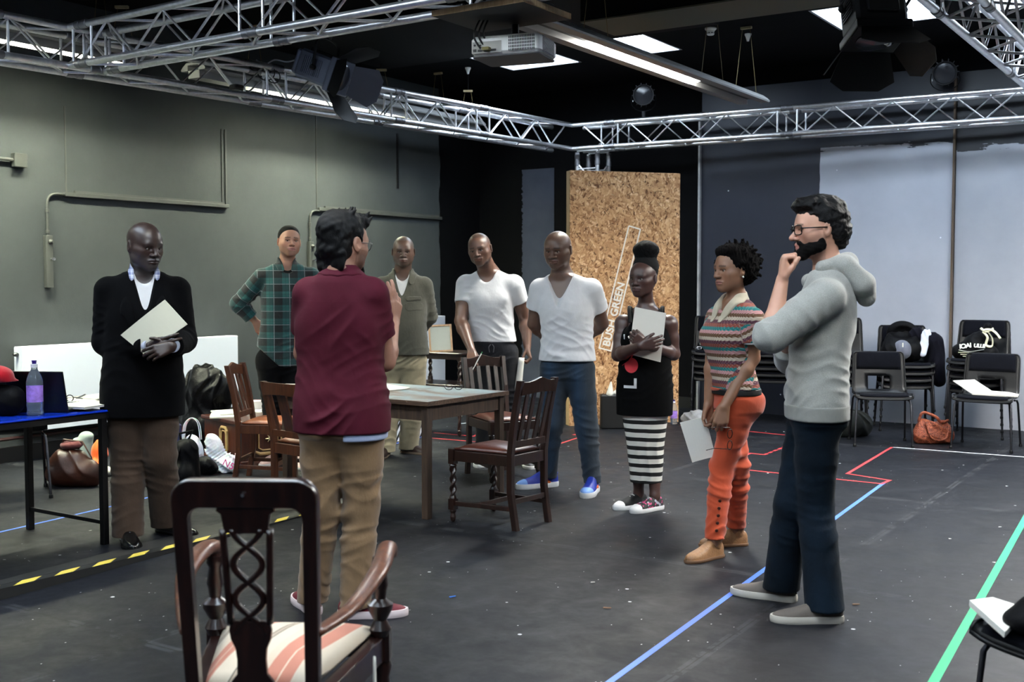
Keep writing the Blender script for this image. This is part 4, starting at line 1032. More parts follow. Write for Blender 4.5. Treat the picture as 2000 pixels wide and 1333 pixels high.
    def top(s, name, mat, infl=.012, sl=('short', .5), rs=(.066, .062), hem=None, w=(1, 1, 1, 1), d=(1, 1, 1, 1), belly=0, bust=0, neck=None, h=.005, wr=(), vcut=None, amp=1.0, topcut=True, extra=(), low=None, hems=(), fore=None, r2=None, loose=0, sub=()):
        """upper garment; hem: z of lower edge; neck: (radius, drop) round opening"""
        st = s.torso_st(infl, w, d, belly=belly, bust=bust)
        hem = s.pel.z-.02 if hem is None else hem
        if hem < st[0][0][2]: st[0] = (Vector((st[0][0].x, st[0][0].y, hem-.005)),)+st[0][1:]
        pr = [(loft(st), 0, 'u')]; arms = []
        for side in sl if isinstance(sl, dict) else 'RL':
            if isinstance(sl, dict): spec = sl[side]
            else: spec = sl
            if spec[0] == 'none': continue
            if spec[0] == 'short': P_, cut, e = s.sleeve(side, rs[0], rs[1], spec[1])
            else: P_, cut, e = s.sleeve(side, rs[0], rs[1], 1, spec[1], r2)
            arms.append((P_, cut, e, side))
        F_ = []; 
        hl = np.array([1e9]*3); hh_ = -hl
        allp = pr+[p for a in arms for p in a[0]]+list(extra)
        lo = np.min([p[0].lo for p in allp if p[2] == 'u'], 0)-.02; hi = np.max([p[0].hi for p in allp if p[2] == 'u'], 0)+.02; lo[2] = min(lo[2], hem-.01)
        F = Field(lo, hi, h)
        for p, k, op in pr+[e for e in extra if e[2] == 'u']: F.add(p, k)
        core = F.f.copy(); 
        for P_, cut, e, side in arms:
            G = Field(lo, hi, h); G.add(P_[-1][0], 0); G.cut(cut[0], cut[1], .004)
            for p, k, op in P_[:-1]: G.add(p, .02)
            F.f = smin(F.f, G.f, .03)
        W = list(wr)
        W.append((lerp(s.pel, s.wa, .5)-s.r*.1, lerp(s.pel, s.wa, .5)+s.r*.1, .13, .010*amp, (UP+s.r*.35), .055, 11)); W.append((s.wa-s.r*.12, s.wa+s.r*.12, .10, .007*amp, (UP-s.r*.5), .05, 23))
        for q, e_, w_, sd in ((s.sR, s.eR, s.wR, 31), (s.sL, s.eL, s.wL, 37)):
            d_ = (e_-q).normalized(); W.append((lerp(q, s.ch, .35), lerp(q, e_, .4), .07, .007*amp, (d_+s.f*.2-UP*.3), .045, sd))
            if fore or (not isinstance(sl, dict) and sl[0] == 'long') or isinstance(sl, dict): W.append((lerp(q, e_, .75), lerp(e_, w_, .45), .075, .010*amp, (d_+(w_-e_).normalized()*.8), .042, sd+3)); W.append((lerp(q, e_, .3), lerp(q, e_, .8), .07, .005*amp, d_, .06, sd+5))
        F.disp(folds(W), .045)
        if neck:
            nr, drop = neck[0], neck[1]; c = s.nb+s.f*(.012)
            F.sub(cap(c-UP*.005+s.f*(drop*.55), c+UP*.2-s.f*.02, nr, nr*1.15), .006)
            F.sub(cap(c+s.f*.08-UP*drop, c+s.f*.05+UP*.1, nr*.8, nr), .01)
        if vcut: 
            for p, k in vcut: F.sub(p, k)
        for p, k in sub: F.sub(p, k)
        F.cut((0, 0, hem), (0, 0, -1), .004)
        for hm in hems: F.cut(*hm)
        o = s.mk(name, [F.mesh()], mat, {'gar': s.gar()}); return o
    def trousers(s, mat, r=(.088, .066, .056), infl=.012, waist=None, h=.006, amp=1.0, k_=.8, cuff=.03, flare=0, seat=1.0, name='trousers', d=(1, 1, 1, 1), w=(1, 1, 1, 1), seed=0, calf=None, stack=True):
        waist = waist or s.pel.z+.10; st = s.torso_st(infl, w, d)[:3]; st = [(st[0][0]+UP*.03,)+st[0][1:]]+st[1:]
        zt = max(waist, st[1][0].z+.03); st[2] = (Vector((st[2][0].x, st[2][0].y, zt)),)+st[2][1:]
        pr = [(loft(st, e=.01), 0, 'u')]; W = [(s.pel-s.rl*.1-UP*.06+s.fl*.08, s.pel+s.rl*.1-UP*.06+s.fl*.08, .08, .008*amp, (UP+s.rl*.2), .035, 3+seed)]
        cuts = [((0, 0, waist), (0, 0, 1), .003)]
        for H_, K_, A_, G_, sd in ((s.hR, s.kR, s.aR, s.gR, 5+seed), (s.hL, s.kL, s.aL, s.gL, 9+seed)):
            end = Vector((A_.x, A_.y, cuff)); c_ = lerp(K_, A_, .35)
            H2 = H_+UP*.02; pr += [(cap(H2, lerp(H2, K_, .45), r[0]*s.sc, (r[0]*.55+r[1]*.45)*s.sc), .03, 'u'), (cap(lerp(H2, K_, .45), K_, (r[0]*.55+r[1]*.45)*s.sc, r[1]*s.sc), .02, 'u'),
                   (cap(K_, c_, r[1]*s.sc, (calf or (r[1]*.6+r[2]*.4))*s.sc), .02, 'u'), (cap(c_, end-UP*.03, (calf or (r[1]*.6+r[2]*.4))*s.sc, (r[2]+flare)*s.sc), .02, 'u')]
            ax = (A_-K_).normalized(); th = (K_-H_).normalized()
            W += [(lerp(H_, K_, .8), lerp(K_, A_, .2), .10, .010*amp, (th+s.rl*.25), .045, sd), (H_, lerp(H_, K_, .6), .10, .006*amp, (th-s.rl*.6), .07, sd+1)]
            W += [(lerp(K_, A_, .35), lerp(K_, A_, .7), .08, .006*amp, (ax+s.rl*.4), .06, sd+4)]
            if stack: W += [(lerp(K_, A_, .82), A_, .07, .010*amp, (ax-s.rl*.5), .040, sd+2)]
            W = [q[:3]+(q[3]*.75,)+q[4:] if i_ >= 1 and False else q for i_, q in enumerate(W)]
        pr += [(cap(s.hR+s.rl*-.03-UP*.03, s.hL+s.rl*.03-UP*.03, r[0]*s.sc*.95), .04, 'u'), (ell(s.pel-UP*.03-s.fl*.055+s.rl*.06, (.088*seat*s.sc,)*3), .04, 'u'), (ell(s.pel-UP*.03-s.fl*.055-s.rl*.06, (.088*seat*s.sc,)*3), .04, 'u')]
        lo = np.min([p[0].lo for p in pr], 0)-.02; hi = np.max([p[0].hi for p in pr], 0)+.02; F = Field(lo, hi, h)
        for p, k, op in pr: F.add(p, k)
        F.disp(folds(W), .045); F.cut(*cuts[0]); F.cut((0, 0, cuff), (0, 0, -1), .004)
        return s.mk(name, [F.mesh()], mat, {'gar': s.gar()})
    def shell(s, name, mat, infl, keeps, subs=(), w=(1, 1, 1, 1), d=(1, 1, 1, 1), belly=0, bust=0, h=.004, k=.004, wr=(), parent=None, cuts=(), neckr=None):
        st = s.torso_st(infl, w, d, belly=belly, bust=bust); lo = np.min([p.lo for p in keeps], 0)-.01; hi = np.max([p.hi for p in keeps], 0)+.01
        F = Field(lo, hi, h); F.add(loft(st), 0)
        if neckr: F.add(cap(s.nb-UP*.05, s.nb+UP*.035-s.f*.004, neckr*1.25, neckr), .02)
        F.disp(folds(list(wr)), .03) if wr else None
        G = Field(lo, hi, h)
        for p in keeps: G.add(p, .004)
        F.f = smax(F.f, G.f, .003)
        for p in subs: F.sub(p, .003)
        for c in cuts: F.cut(*c)
        return s.mk(name, [F.mesh()], mat, {'gar': s.gar()}, parent)
    def vee(s, drop, half, fd=.17, k=1.6, up=.07): return cap(s.nb+s.f*fd-UP*drop, s.nb+s.f*(fd-.05)+UP*up, .003, half*(drop+up)/drop, flat=(s.f, k))
    def tp(s, x, y, z): return s.shc+s.r*x+s.f*y+UP*z
    def hp(s, x, y, z): return s.hc+s.hR_ @ (Vector((x, y, z))*s.hs)
    def hair(s, mat, prims, disp=None, h=.004, subs=(), name='hair'):
        """prims in head units"""
        def mkp(p):
            if p[0] == 'e': return ell(s.hp(*p[1]), tuple(x*s.hs for x in p[2]), np.array(s.hR_))
            return cap(s.hp(*p[1]), s.hp(*p[2]), p[3]*s.hs, p[4]*s.hs)
        L = [(mkp(p), p[-1] if isinstance(p[-1], float) and len(p) > (3 if p[0] == 'e' else 5) else .02, 'u') for p in prims]
        lo = np.min([p[0].lo for p in L], 0)-.03; hi = np.max([p[0].hi for p in L], 0)+.03; F = Field(lo, hi, h)
        for p, k, op in L: F.add(p, k)
        for p, k in subs: F.sub(mkp(p), k)
        if disp: F.disp(disp, .05)
        return s.mk(name, [F.mesh()], mat)
def hair_mat(name, col, rough=.5, scale=(60, 60, 60), bump=.6, spec=.5):
    if name in _mc: return _mc[name]
    m = N(name); nz = m.noise(m.co('Object', scale), 3, 4, .6, 1.0)
    m.set(m.ramp(nz, [(.3, tuple(x*.4 for x in col)), (.7, tuple(x*1.1 for x in col))]), rough+.12, 0, spec*.35).bump(nz, bump, .004); _mc[name] = m.m; return m.m
# ------------------------------------------------------------------ shoes
def make_shoe(P_, g, d, upper, sole, L=.29, w=1.0, hgt=1.0, lace=None, soleh=.026, toecap=None, extra=None, ank=.075, name='shoe'):
    """g: ground point under the ankle, d: toe direction"""
    d = Vector(d).normalized(); r = d.cross(UP); heel = g-d*(L*.24)
    t = empty(name, (0, 0, 0)); t.parent = P_.t; t.location = heel-P_.root; t.rotation_euler = (0, 0, math.atan2(d.y, d.x)-math.pi/2)
    ts = [0, .03, .10, .22, .38, .52, .66, .80, .92, .98, 1.0]; hw = [.012, .024, .032, .034, .035, .041, .046, .044, .033, .020, .004]
    ht = [.055, .078, .082, ank+.012, ank+.012, .074, .058, .050, .042, .034, .026]
    rows = []
    for k, tt in enumerate(ts):
        row = []
        for j in range(15):
            a = math.pi*j/14; x = math.cos(a); z = math.sin(a)
            ww = hw[k]*w*(abs(x)**.75)*(1 if x > 0 else -1); zz = soleh*.6+(ht[k]*hgt-soleh*.6)*(z**(.85)); row.append((ww+(.004 if 3 < k < 9 else 0)*0, tt*L, zz))
        rows.append(row)
    MB().grid(rows).build('upper', upper, t, smooth='all', sub=1)
    m = MB(); out = [(hw[k]*w+.004, tt*L) for k, tt in enumerate(ts)]; out[0] = (.012, -.004); out[-1] = (.006, L+.006); out = out+[(-x, y) for x, y in reversed(out)]
    n = len(out); lv = [(.0, .96), (.004, 1.0), (soleh*.7, 1.02), (soleh, .97)]; vs = []
    cy = L/2
    for z, q in lv: vs += [(x*q, cy+(y-cy)*(1-(1-q)*.3), z) for x, y in out]
    fs = [tuple(range(n-1, -1, -1)), tuple(range(3*n, 4*n))]+[(k*n+i, k*n+(i+1) % n, (k+1)*n+(i+1) % n, (k+1)*n+i) for k in range(3) for i in range(n)]
    m.add(vs, fs); m.build('sole', sole, t, smooth=True)
    if toecap:
        rows2 = [[(x*1.04, y+.001, z*1.04) for x, y, z in rr_] for rr_ in rows[7:]]; MB().grid(rows2).build('toe_cap', toecap, t, smooth='all', sub=1)
    if lace:
        for k in range(4):
            y = L*(.42+.07*k); z0 = .080-.010*k
            m = MB(); m.tube([(-.022*w, y, z0-.012), (-.012, y+.003, z0), (0, y+.006, z0+.003), (.012, y+.003, z0), (.022*w, y, z0-.012)], .0028, 6); m.build('lace', lace, t, smooth=True)
    if extra: extra(t, L)
    return t
PAPER = flat('paper_white', (.62, .61, .57), .8, bump=.1); PAPERC = flat('paper_cream', (.60, .59, .50), .8, bump=.15, bscale=8)
def sheaf(name, corners, mat, label, cat='script', thick=.012, bend=.0, rows=10, lines=None):
    """thin pile of paper spanned by 4 corner points (a,b,c,d) going round; bends along a->b"""
    a, b, c, d = [Vector(x) for x in corners]; cen = (a+b+c+d)/4; nn = (b-a).cross(d-a).normalized()
    t = empty(name, cen, 0, label, cat); m = MB(); n = rows
    def pt(u, v): return lerp(lerp(a, b, u), lerp(d, c, u), v)-cen+nn*(bend*4*u*(1-u))
    G1 = [[pt(i/n, j/4)+nn*thick/2 for j in range(5)] for i in range(n+1)]; G2 = [[pt(i/n, j/4)-nn*thick/2 for j in range(5)] for i in range(n+1)]
    m.grid(G1); m.grid([r_[::-1] for r_ in G2])
    for S_ in ([(G1[i][0], G2[i][0]) for i in range(n+1)], [(G1[i][4], G2[i][4]) for i in range(n+1)], [(G1[0][j], G2[0][j]) for j in range(5)], [(G1[n][j], G2[n][j]) for j in range(5)]):
        m.grid([list(x) for x in S_])
    m.build('pages', mat, t)
    m = MB(); k = 1.03
    def pt2(u, v, o_): return lerp(lerp(a, b, u), lerp(d, c, u), v)-cen+nn*(bend*4*u*(1-u)+o_)
    m.grid([[pt2(i/n*.97, j/4*.985+.01, thick/2+.002) for j in range(5)] for i in range(n+1)]); m.build('top_sheet', mat, t, smooth=True)
    if lines:
        lm = flat('print_grey', (.22, .22, .22), .8)
        for q in range(lines):
            u0 = .10+.07*q; m = MB(); m.grid([[pt2(u0, .12, thick/2+.0032), pt2(u0, .12+.6*(.7+.3*math.sin(q*2.3)), thick/2+.0032)], [pt2(u0+.012, .12, thick/2+.0032), pt2(u0+.012, .12+.6*(.7+.3*math.sin(q*2.3)), thick/2+.0032)]]); m.build('print_line', lm, t)
    return t
# ------------------------------------------------------------------ the nine people
WHT = fab('tee_white_cotton', (.60, .60, .61), .9, .35, 300, .04)
def lens(P):
    d = P.seglens(); print(P.t.name, {k: ([round(x, 2) for x in v] if isinstance(v, tuple) else round(v, 2)) for k, v in d.items()}, 'D', round(P.D, 2))
# ---- man in white v-neck tee and jeans
def man_vneck():
    P = Person('bald man in a loose white v-neck tee and blue jeans, hands behind his back', dict(face=(-.20, 1), look=(-.46, 1), lookup=-.16, roll=1,
        fR=(1070, 951), fL=(1158, 962), neck=(1096, 536), sh=(1105, 551), hw=.178, ch=(1106, 602), wa=(1108, 655), pel=(1108, 716), kR=(1078, 828, -.03), kL=(1146, 838, -.05),
        head=(1089, 489, -.03), eR=(1043, 632, .10), eL=(1176, 632, .10), wR=(1078, 672, .26), wL=(1140, 664, .28), tone=(.115, .058, .038), muscle=1.16, hs=1.07,
        ho=dict(w=1.10, jaw=1.06, nose=1.35, lip=1.25, stubble=(.35, (.02, .015, .013)), scalp=(.35, (.05, .035, .03), .05), brow=(.01, .008, .007))))
    P.body({'R': dict(P=P.f*-.2-P.r, F=-P.r-UP*.3, pose='relax'), 'L': dict(P=P.r, F=P.r-UP*.2, pose='relax')}, neckw=1.12)
    vn = P.nb+P.f*.06
    P.top('shirt', WHT, .020, ('short', .56), (.070, .076), hem=P.pel.z+.04, w=(1.02, 1.04, 1.12, 1.04), d=(1, 1.05, 1.12, 1.05), neck=(.085, .03), amp=1.0, bust=.01,
          vcut=[(P.vee(.24, .100, .16), .003)],
          wr=[(P.ch-UP*.05-P.r*.13+P.f*.1, P.ch-UP*.08+P.r*.05+P.f*.12, .07, .007, (UP+P.r*.5), .045, 41), (P.wa-P.r*.1+P.f*.1, P.pel+P.r*.1+UP*.1+P.f*.1, .16, .007, (UP-P.r*.7), .05, 43)],
          extra=[(loft([(P.pel+UP*-.02, P.rl, P.fl, .18, .14, .13), (P.pel+UP*.1, P.rl, P.fl, .178, .138, .128)]), .02, 'u')],
          hems=[((P.pel-P.r*.115+UP*.035), (P.r-UP*.9), .01), ((P.pel+P.r*.135+UP*.035), (-P.r-UP*1.0)*1.0, .01)][:0]+[])
    jn = N('denim_blue'); a = jn.n('ShaderNodeAttribute', attribute_name='gar'); s_ = jn.sep(a.outputs[1])
    co = jn.co(); nz = jn.noise(co, 5, 4, .6); fr_ = jn.math('MULTIPLY', jn.math('SUBTRACT', 1.0, jn.math('ABSOLUTE', jn.math('MULTIPLY', jn.math('SUBTRACT', jn.math('ABSOLUTE', s_[0]), .095), 12.0)), None, True), jn.math('GREATER_THAN', s_[1], 0.0))
    c = jn.mix(nz, (.004, .015, .027), (.007, .032, .056)); c = jn.mix(jn.math('MULTIPLY', fr_, .35), c, (.035, .11, .21)); jn.set(c, .85); jn.b.inputs['Sheen Weight'].default_value = .1
    jn.bump(jn.noise(jn.co('Object', (1, 1, .5)), 22, 5, .6, .5), .3, .01).bump(jn.noise(co, 400, 2), .15, .001)
    P.trousers(jn.m, (.098, .078, .060), .010, amp=1.15, cuff=.065, calf=.066, waist=P.pel.z+.09)
    bl = flat('sneaker_blue', (.015, .045, .30), .5, bump=.1); lb = flat('sneaker_light_blue', (.20, .34, .62), .5); og = flat('sneaker_orange', (.75, .22, .06), .5); so = flat('rubber_white', (.62, .62, .62), .5)
    def ex(t, L):
        for sx in (-1, 1):
            m = MB(); m.tube([(sx*.036, .075, .030), (sx*.040, .10, .048), (sx*.039, .13, .042), (sx*.034, .17, .040)], [.012, .012, .008, .003], 8, flat=.35, up=(sx, 0, 0)); m.build('side_flash', og, t, smooth='all')
        m = MB(); m.tube([(-.028, .035, .085), (0, .005, .09), (.028, .035, .085)], .010, 8); m.build('heel_collar', bl, t, smooth='all')
    for g, d in ((P.gR, V(-.9, .42, 0)), (P.gL, V(-.30, 1, 0))):
        make_shoe(P, g, d, bl, so, L=.315, w=1.08, hgt=1.25, lace=bl, soleh=.036, toecap=lb, extra=ex, ank=.09)
    return P
# ---- man with beard and glasses in grey hooded sweatshirt
def man_hoodie():
    P = Person('bearded man with black glasses in a grey hooded sweatshirt, hand raised to his mouth', dict(face=(-1, -.30), hipface=(-1, -.12), look=(-1, .06), lookup=-.06,
        fR=(1524, 1172), fL=(1612, 1215), neck=(1612, 528), sh=(1615, 556), hw=.19, ch=(1612, 615), wa=(1603, 700), pel=(1592, 792), kR=(1548, 985, .05), kL=(1592, 990, -.02), hip=.08,
        head=(1597, 449), eL=(1506, 655, -.20), wL=(1528, 547, -.16), eR=(1545, 700, .30), wR=(1532, 655, .02), tone=(.50, .27, .19), skin=SKIN_LT, hs=1.06,
        ho=dict(w=.98, jaw=1.0, nose=1.1, nlen=1.07, lip=.95, lipc=(.42, .17, .14), brow=(.01, .008, .008), stubble=(.5, (.03, .02, .018)))))
    kn = (P.hp(0, .14, -.05)-P.wL).normalized()
    P.body({'L': dict(P=V(1, .1, -.1), F=V(.06, 0, 1), pose=((84, 78, 40), (78, 84, 44), (80, 88, 44), (82, 88, 44)), thumb=(14, 34), s=1.0), 'R': dict(P=P.f*-1, F=V(-.5, .5, .2), pose='relax')}, h=.0034, neckw=1.0, chest=False)
    g = fab('sweatshirt_grey', (.30, .30, .285), .95, .35, 350, .05, .3, .22, 5)
    hd = [(cap(P.nb-P.r*.07+P.f*.01+UP*.01, P.nb-P.f*.09+UP*.03, .030, .040), .02, 'u'), (cap(P.nb+P.r*.07+P.f*.01+UP*.01, P.nb-P.f*.09+UP*.03, .030, .040), .02, 'u'),
          (cap(P.nb-P.f*.085+UP*.02-P.r*.06, P.nb-P.f*.150-UP*.06-P.r*.05, .040, .050), .04, 'u'), (cap(P.nb-P.f*.085+UP*.02+P.r*.06, P.nb-P.f*.150-UP*.06+P.r*.05, .040, .050), .04, 'u'),
          (cap(P.nb-P.f*.150-UP*.06, P.nb-P.f*.168-UP*.115, .052, .040), .04, 'u')]
    hd += [(cap(P.nb+(P.f*math.cos(a)+P.r*math.sin(a))*.066-UP*(.035+.012*math.cos(a)), P.nb+(P.f*math.cos(a+.7)+P.r*math.sin(a+.7))*.066-UP*(.035+.012*math.cos(a+.7)), .028), .02, 'u') for a in [i*.7 for i in range(9)]]
    S = P.top('sweatshirt', g, .022, {'L': ('long', .14), 'R': ('long', .5)}, (.082, .072), hem=P.pel.z-.005, w=(1, 1.0, 1.10, 1.02), d=(1, 1.0, 1.06, .98), neck=(.068, .02), amp=1.15, fore=True, r2=.060, h=.0048,
        wr=[(lerp(P.sL, P.eL, .5), P.eL, .085, .016, (P.eL-P.sL)+UP*.1, .034, 61), (P.wa-P.f*.1, P.pel+UP*.08+P.f*.1, .16, .010, (UP+P.f*.35), .075, 63)],
        sub=())
    H = P.grow(hd, .0048, disp=folds([(P.nb-P.f*.1, P.nb-P.f*.24-UP*.1, .09, .006, (P.f+UP*.6), .05, 8)]))
    P.mk('hood', [H], g, {'gar': P.gar()})
    P.top('waistband', fab('sweatshirt_rib', (.27, .27, .255), .95, .4, 500, .05), .024, ('none',), hem=P.pel.z-.055, w=(1, 1, 1.06, 1.02), d=(1, 1, 1.02, .98), amp=.3, hems=[((0, 0, P.pel.z+.012), (0, 0, 1), .008)], h=.005)
    # cuff roll at the raised elbow
    jn = fab('denim_dark', (.009, .020, .033), .85, .4, 400, .35, .1, vs=6)
    P.trousers(jn, (.094, .078, .070), .012, amp=.65, cuff=.05, flare=.012, calf=.076, waist=P.pel.z+.03, seat=.86, d=(1, 1, 1, .92))
    # hair
    wv = warp(5, 60); w2 = warp(6, 140)
    def hd_(X, Y, Z):
        n = wv(X, Y, Z); return .007*np.abs(n)-.006+.0035*np.abs(w2(X, Y, Z))
    hm = hair_mat('hair_black_wavy', (.012, .011, .013), .38, (50, 50, 90), .8, .6)
    P.hair(hm, [('e', (0, -.030, .052), (.087, .098, .086)), ('e', (0, .030, .098), (.070, .068, .040)), ('c', (0, -.085, .0), (0, -.082, -.045), .052, .040), ('e', (0, -.07, .0), (.078, .055, .075))], hd_,
        subs=[(('e', (0, .108, -.01), (.12, .062, .086)), .015), (('e', (.085, .015, -.02), (.05, .040, .055)), .01), (('e', (-.085, .015, -.02), (.05, .040, .055)), .01)])
    bm = hair_mat('beard_black', (.010, .008, .008), .6, (150, 150, 150), .6, .3)
    b_ = [('c', (.062, .0, -.015), (.056, .012, -.062), .012, .018), ('c', (-.062, .0, -.015), (-.056, .012, -.062), .012, .018), ('c', (.056, .012, -.064), (.018, .072, -.094), .019, .019), ('c', (-.056, .012, -.064), (-.018, .072, -.094), .019, .019),
          ('e', (0, .066, -.095), (.030, .027, .022)), ('c', (.028, .072, -.060), (.020, .078, -.09), .009, .012), ('c', (-.028, .072, -.060), (-.020, .078, -.09), .009, .012), ('c', (-.022, .082, -.050), (.022, .082, -.050), .0065, .0065), ('e', (.045, .04, -.068), (.022, .03, .025)), ('e', (-.045, .04, -.068), (.022, .03, .025))]
    wb = warp(15, 200)
    P.hair(bm, b_, lambda X, Y, Z: .0016*wb(X, Y, Z)-.001, .003, [(('c', (-.018, .09, -.0635), (.018, .09, -.0635), .0075, .0075), .003)], 'beard')
    # glasses
    gm = flat('glasses_black', (.008, .008, .009), .25); t = empty('glasses', (0, 0, 0), 0, 'black rectangular glasses worn by the bearded man', 'glasses')
    glasses(P, t, gm, .0026, rim='rect')
    tp = flat('canvas_grey', (.16, .14, .125), .85, bump=.3); so = flat('rubber_offwhite', (.46, .44, .40), .6)
    for g_, d in ((P.gR, V(-.88, -.50, 0)), (P.gL, V(-1, -.02, 0))): make_shoe(P, g_, d, tp, so, L=.295, lace=flat('lace_grey', (.30, .28, .25), .8), soleh=.030, toecap=None)
    return P
def glasses(P, t, mat, r, rim='rect', lens_=None, w=.056, h=.038, arms=True):
    c = P.hp(0, .098, .004); t.location = c; M = P.hR_; hs = P.hs
    def L(x, y, z): return (P.hp(x, y, z)-c)
    for sx in (-1, 1):
        pts = []
        for k in range(16):
            a = 2*math.pi*k/16; cx, cz = math.cos(a), math.sin(a)
            if rim == 'rect': q = (abs(cx)**4+abs(cz)**4)**(-.25); cx *= q; cz *= q
            pts.append(L(sx*.034+cx*w/2, .098-abs(sx*.034+cx*w/2)*.22, .002+cz*h/2))
        MB().tube(pts, r, 6, closed=True).build('rim', mat, t, smooth='all')
        if arms: MB().tube([L(sx*(.034+w/2), .089, .008), L(sx*.078, .070, .008), L(sx*.083, -.012, .006)], r*1.15, 6).build('temple_arm', mat, t, smooth='all')
    MB().tube([L(-.010, .099, .006), L(0, .1015, .008), L(.010, .099, .006)], r, 6).build('bridge', mat, t, smooth='all')

# ---- man in white crew-neck tee, leaning on a chair
def man_crew():
    P = Person('man in a fitted white crew-neck tee holding a pen, leaning on a dining chair', dict(face=(-.16, 1), look=(-.26, 1), lookup=-.14, roll=9,
        fR=(945, 906), fL=(1028, 909), neck=(953, 529), sh=(957, 543), hw=.190, ch=(957, 588), wa=(960, 633), pel=(966, 684), kR=(948, 795), kL=(995, 798),
        head=(937, 488, -.10), eR=(900, 628, -.06), eL=(1026, 624, .05), wR=(921, 685, -.25), wL=(1030, 678, -.02), tone=(.14, .072, .048), muscle=1.24, hs=1.06,
        ho=dict(w=1.05, jaw=.97, nose=1.3, lip=1.2, stubble=(.35, (.03, .02, .016)), scalp=(.55, (.035, .028, .026), .045))))
    P.body({'R': dict(P=V(.1, -.45, -.8), F=V(.05, .62, -.72), pose='wrap', spread=7, thumb=(35, 15)), 'L': dict(P=V(-1, 0, 0), F=V(.25, .15, -1), pose='hook', thumb=(15, 40))}, h=.0036, neckw=1.2)
    P.top('shirt', WHT, .012, ('short', .50), (.066, .068), hem=P.pel.z+.065, w=(1.0, 1.06, 1.16, .98), d=(1, 1.08, 1.0, 1.0), neck=(.078, .03), amp=1.0, bust=.004,
          extra=[(ell(P.ch+P.r*.075+P.f*.075+UP*.015, (.075, .030, .045)), .05, 'u'), (ell(P.ch-P.r*.075+P.f*.075+UP*.015, (.075, .030, .045)), .05, 'u')],
          wr=[(P.ch-UP*.09-P.r*.12+P.f*.1, P.ch-UP*.09+P.r*.12+P.f*.1, .05, .006, (UP+P.r*.2), .04, 71), (P.wa-P.r*.1+P.f*.1, P.wa+P.r*.1+P.f*.1, .10, .008, (UP-P.r*.35), .045, 73)])
    g = fab('joggers_charcoal', (.035, .036, .042), .95, .4, 300, .12)
    P.trousers(g, (.096, .080, .062), .012, amp=1.1, w=(1, 1, 1, .93), cuff=.07, waist=P.pel.z+.072)
    m = MB(); c = P.pel-P.root+P.f*.135+UP*.05
    for sx in (-1, 1): m = MB(); m.tube(smooth_path([c+P.r*.005*sx, c+P.r*.02*sx-UP*.02+P.f*.008, c+P.r*.014*sx-UP*.06+P.f*.006], 4), .0035, 6); m.build('drawstring', flat('cord_grey', (.10, .10, .11), .9), P.t, smooth=True)
    so = flat('rubber_white', (.62, .62, .62), .5); bk = flat('shoe_black', (.015, .015, .016), .5)
    for g_, d in ((P.gR, V(-.2, 1, 0)), (P.gL, V(.15, 1, 0))): make_shoe(P, g_, d, bk, so, L=.29, lace=bk)
    pen = empty('pen', P.wR-UP*.065+V(.055, .06, 0), 0, 'white pen in the hand resting on the dining chair rail', 'pen')
    MB().tube([V(-.045, .03, -.075), V(.02, 0, .045)], .0045, 8).build('barrel', PAPER, pen, smooth=True); MB().tube([V(.02, 0, .045), V(.027, 0, .058)], .0035, 8).build('green_tip', flat('green_plastic', (.05, .3, .12), .4), pen, smooth=True)
    h_ = P.wL-UP*.10+V(-.01, .03, 0); t = empty('rolled_script', h_, 0, 'rolled white script hanging from the left hand of the man in the crew-neck tee', 'script')
    rows = []
    for i in range(9):
        z = .02-.25*i/8; rows.append([V(-.035-.03*(i/8)+(.022+.006*i/8)*math.cos(a)*(1-.25*a/7), .02+(.022+.006*i/8)*math.sin(a)*(1-.25*a/7), z) for a in [k*7/18 for k in range(19)]])
    MB().grid(rows).build('rolled_pages', PAPER, t, smooth='all', solid=.003)
    r_ = MB().tube([P.wL-UP*.075+P.r*.0+V(.014*math.cos(a), .0, .014*math.sin(a)) for a in [k*math.pi/6 for k in range(12)]], .0018, 6, closed=True)
    return P
def plaid_mat(name, base, band, line, px=.12, pz=.105, off=(0, 0), wl=.045, rough=.95, dark=None):
    m = N(name); a = m.n('ShaderNodeAttribute', attribute_name='gar'); x, y, z = m.sep(a.outputs[1])
    fx = m.math('FRACT', m.math('ADD', m.math('DIVIDE', x, px), off[0]+50)); fz = m.math('FRACT', m.math('ADD', m.math('DIVIDE', z, pz), off[1]+50))
    bx = m.math('MULTIPLY', m.math('GREATER_THAN', fx, .10), m.math('LESS_THAN', fx, .52)); bz = m.math('MULTIPLY', m.math('GREATER_THAN', fz, .10), m.math('LESS_THAN', fz, .52))
    tw = m.math('GREATER_THAN', m.math('SINE', m.math('MULTIPLY', m.math('ADD', x, z), 1800)), 0)
    mk = m.math('ADD', m.math('MULTIPLY', bx, .5), m.math('MULTIPLY', bz, .5))
    c = m.mix(mk, base, band)
    lx = m.math('LESS_THAN', m.math('ABSOLUTE', m.math('SUBTRACT', fx, .06)), wl); lz = m.math('LESS_THAN', m.math('ABSOLUTE', m.math('SUBTRACT', fz, .06)), wl)
    l2 = m.math('LESS_THAN', m.math('ABSOLUTE', m.math('SUBTRACT', fx, .31)), wl*.5); l3 = m.math('LESS_THAN', m.math('ABSOLUTE', m.math('SUBTRACT', fz, .31)), wl*.5)
    c = m.mix(m.math('MULTIPLY', m.math('MAXIMUM', lx, lz), .62), c, line)
    c = m.mix(m.math('MULTIPLY', m.math('MAXIMUM', l2, l3), .5), c, dark or base)
    co = m.co(); m.set(c, rough); m.b.inputs['Sheen Weight'].default_value = .15; m.bump(m.noise(co, 22, 5, .6, .6), .35, .012).bump(m.noise(co, 300, 2), .2, .001); return m.m
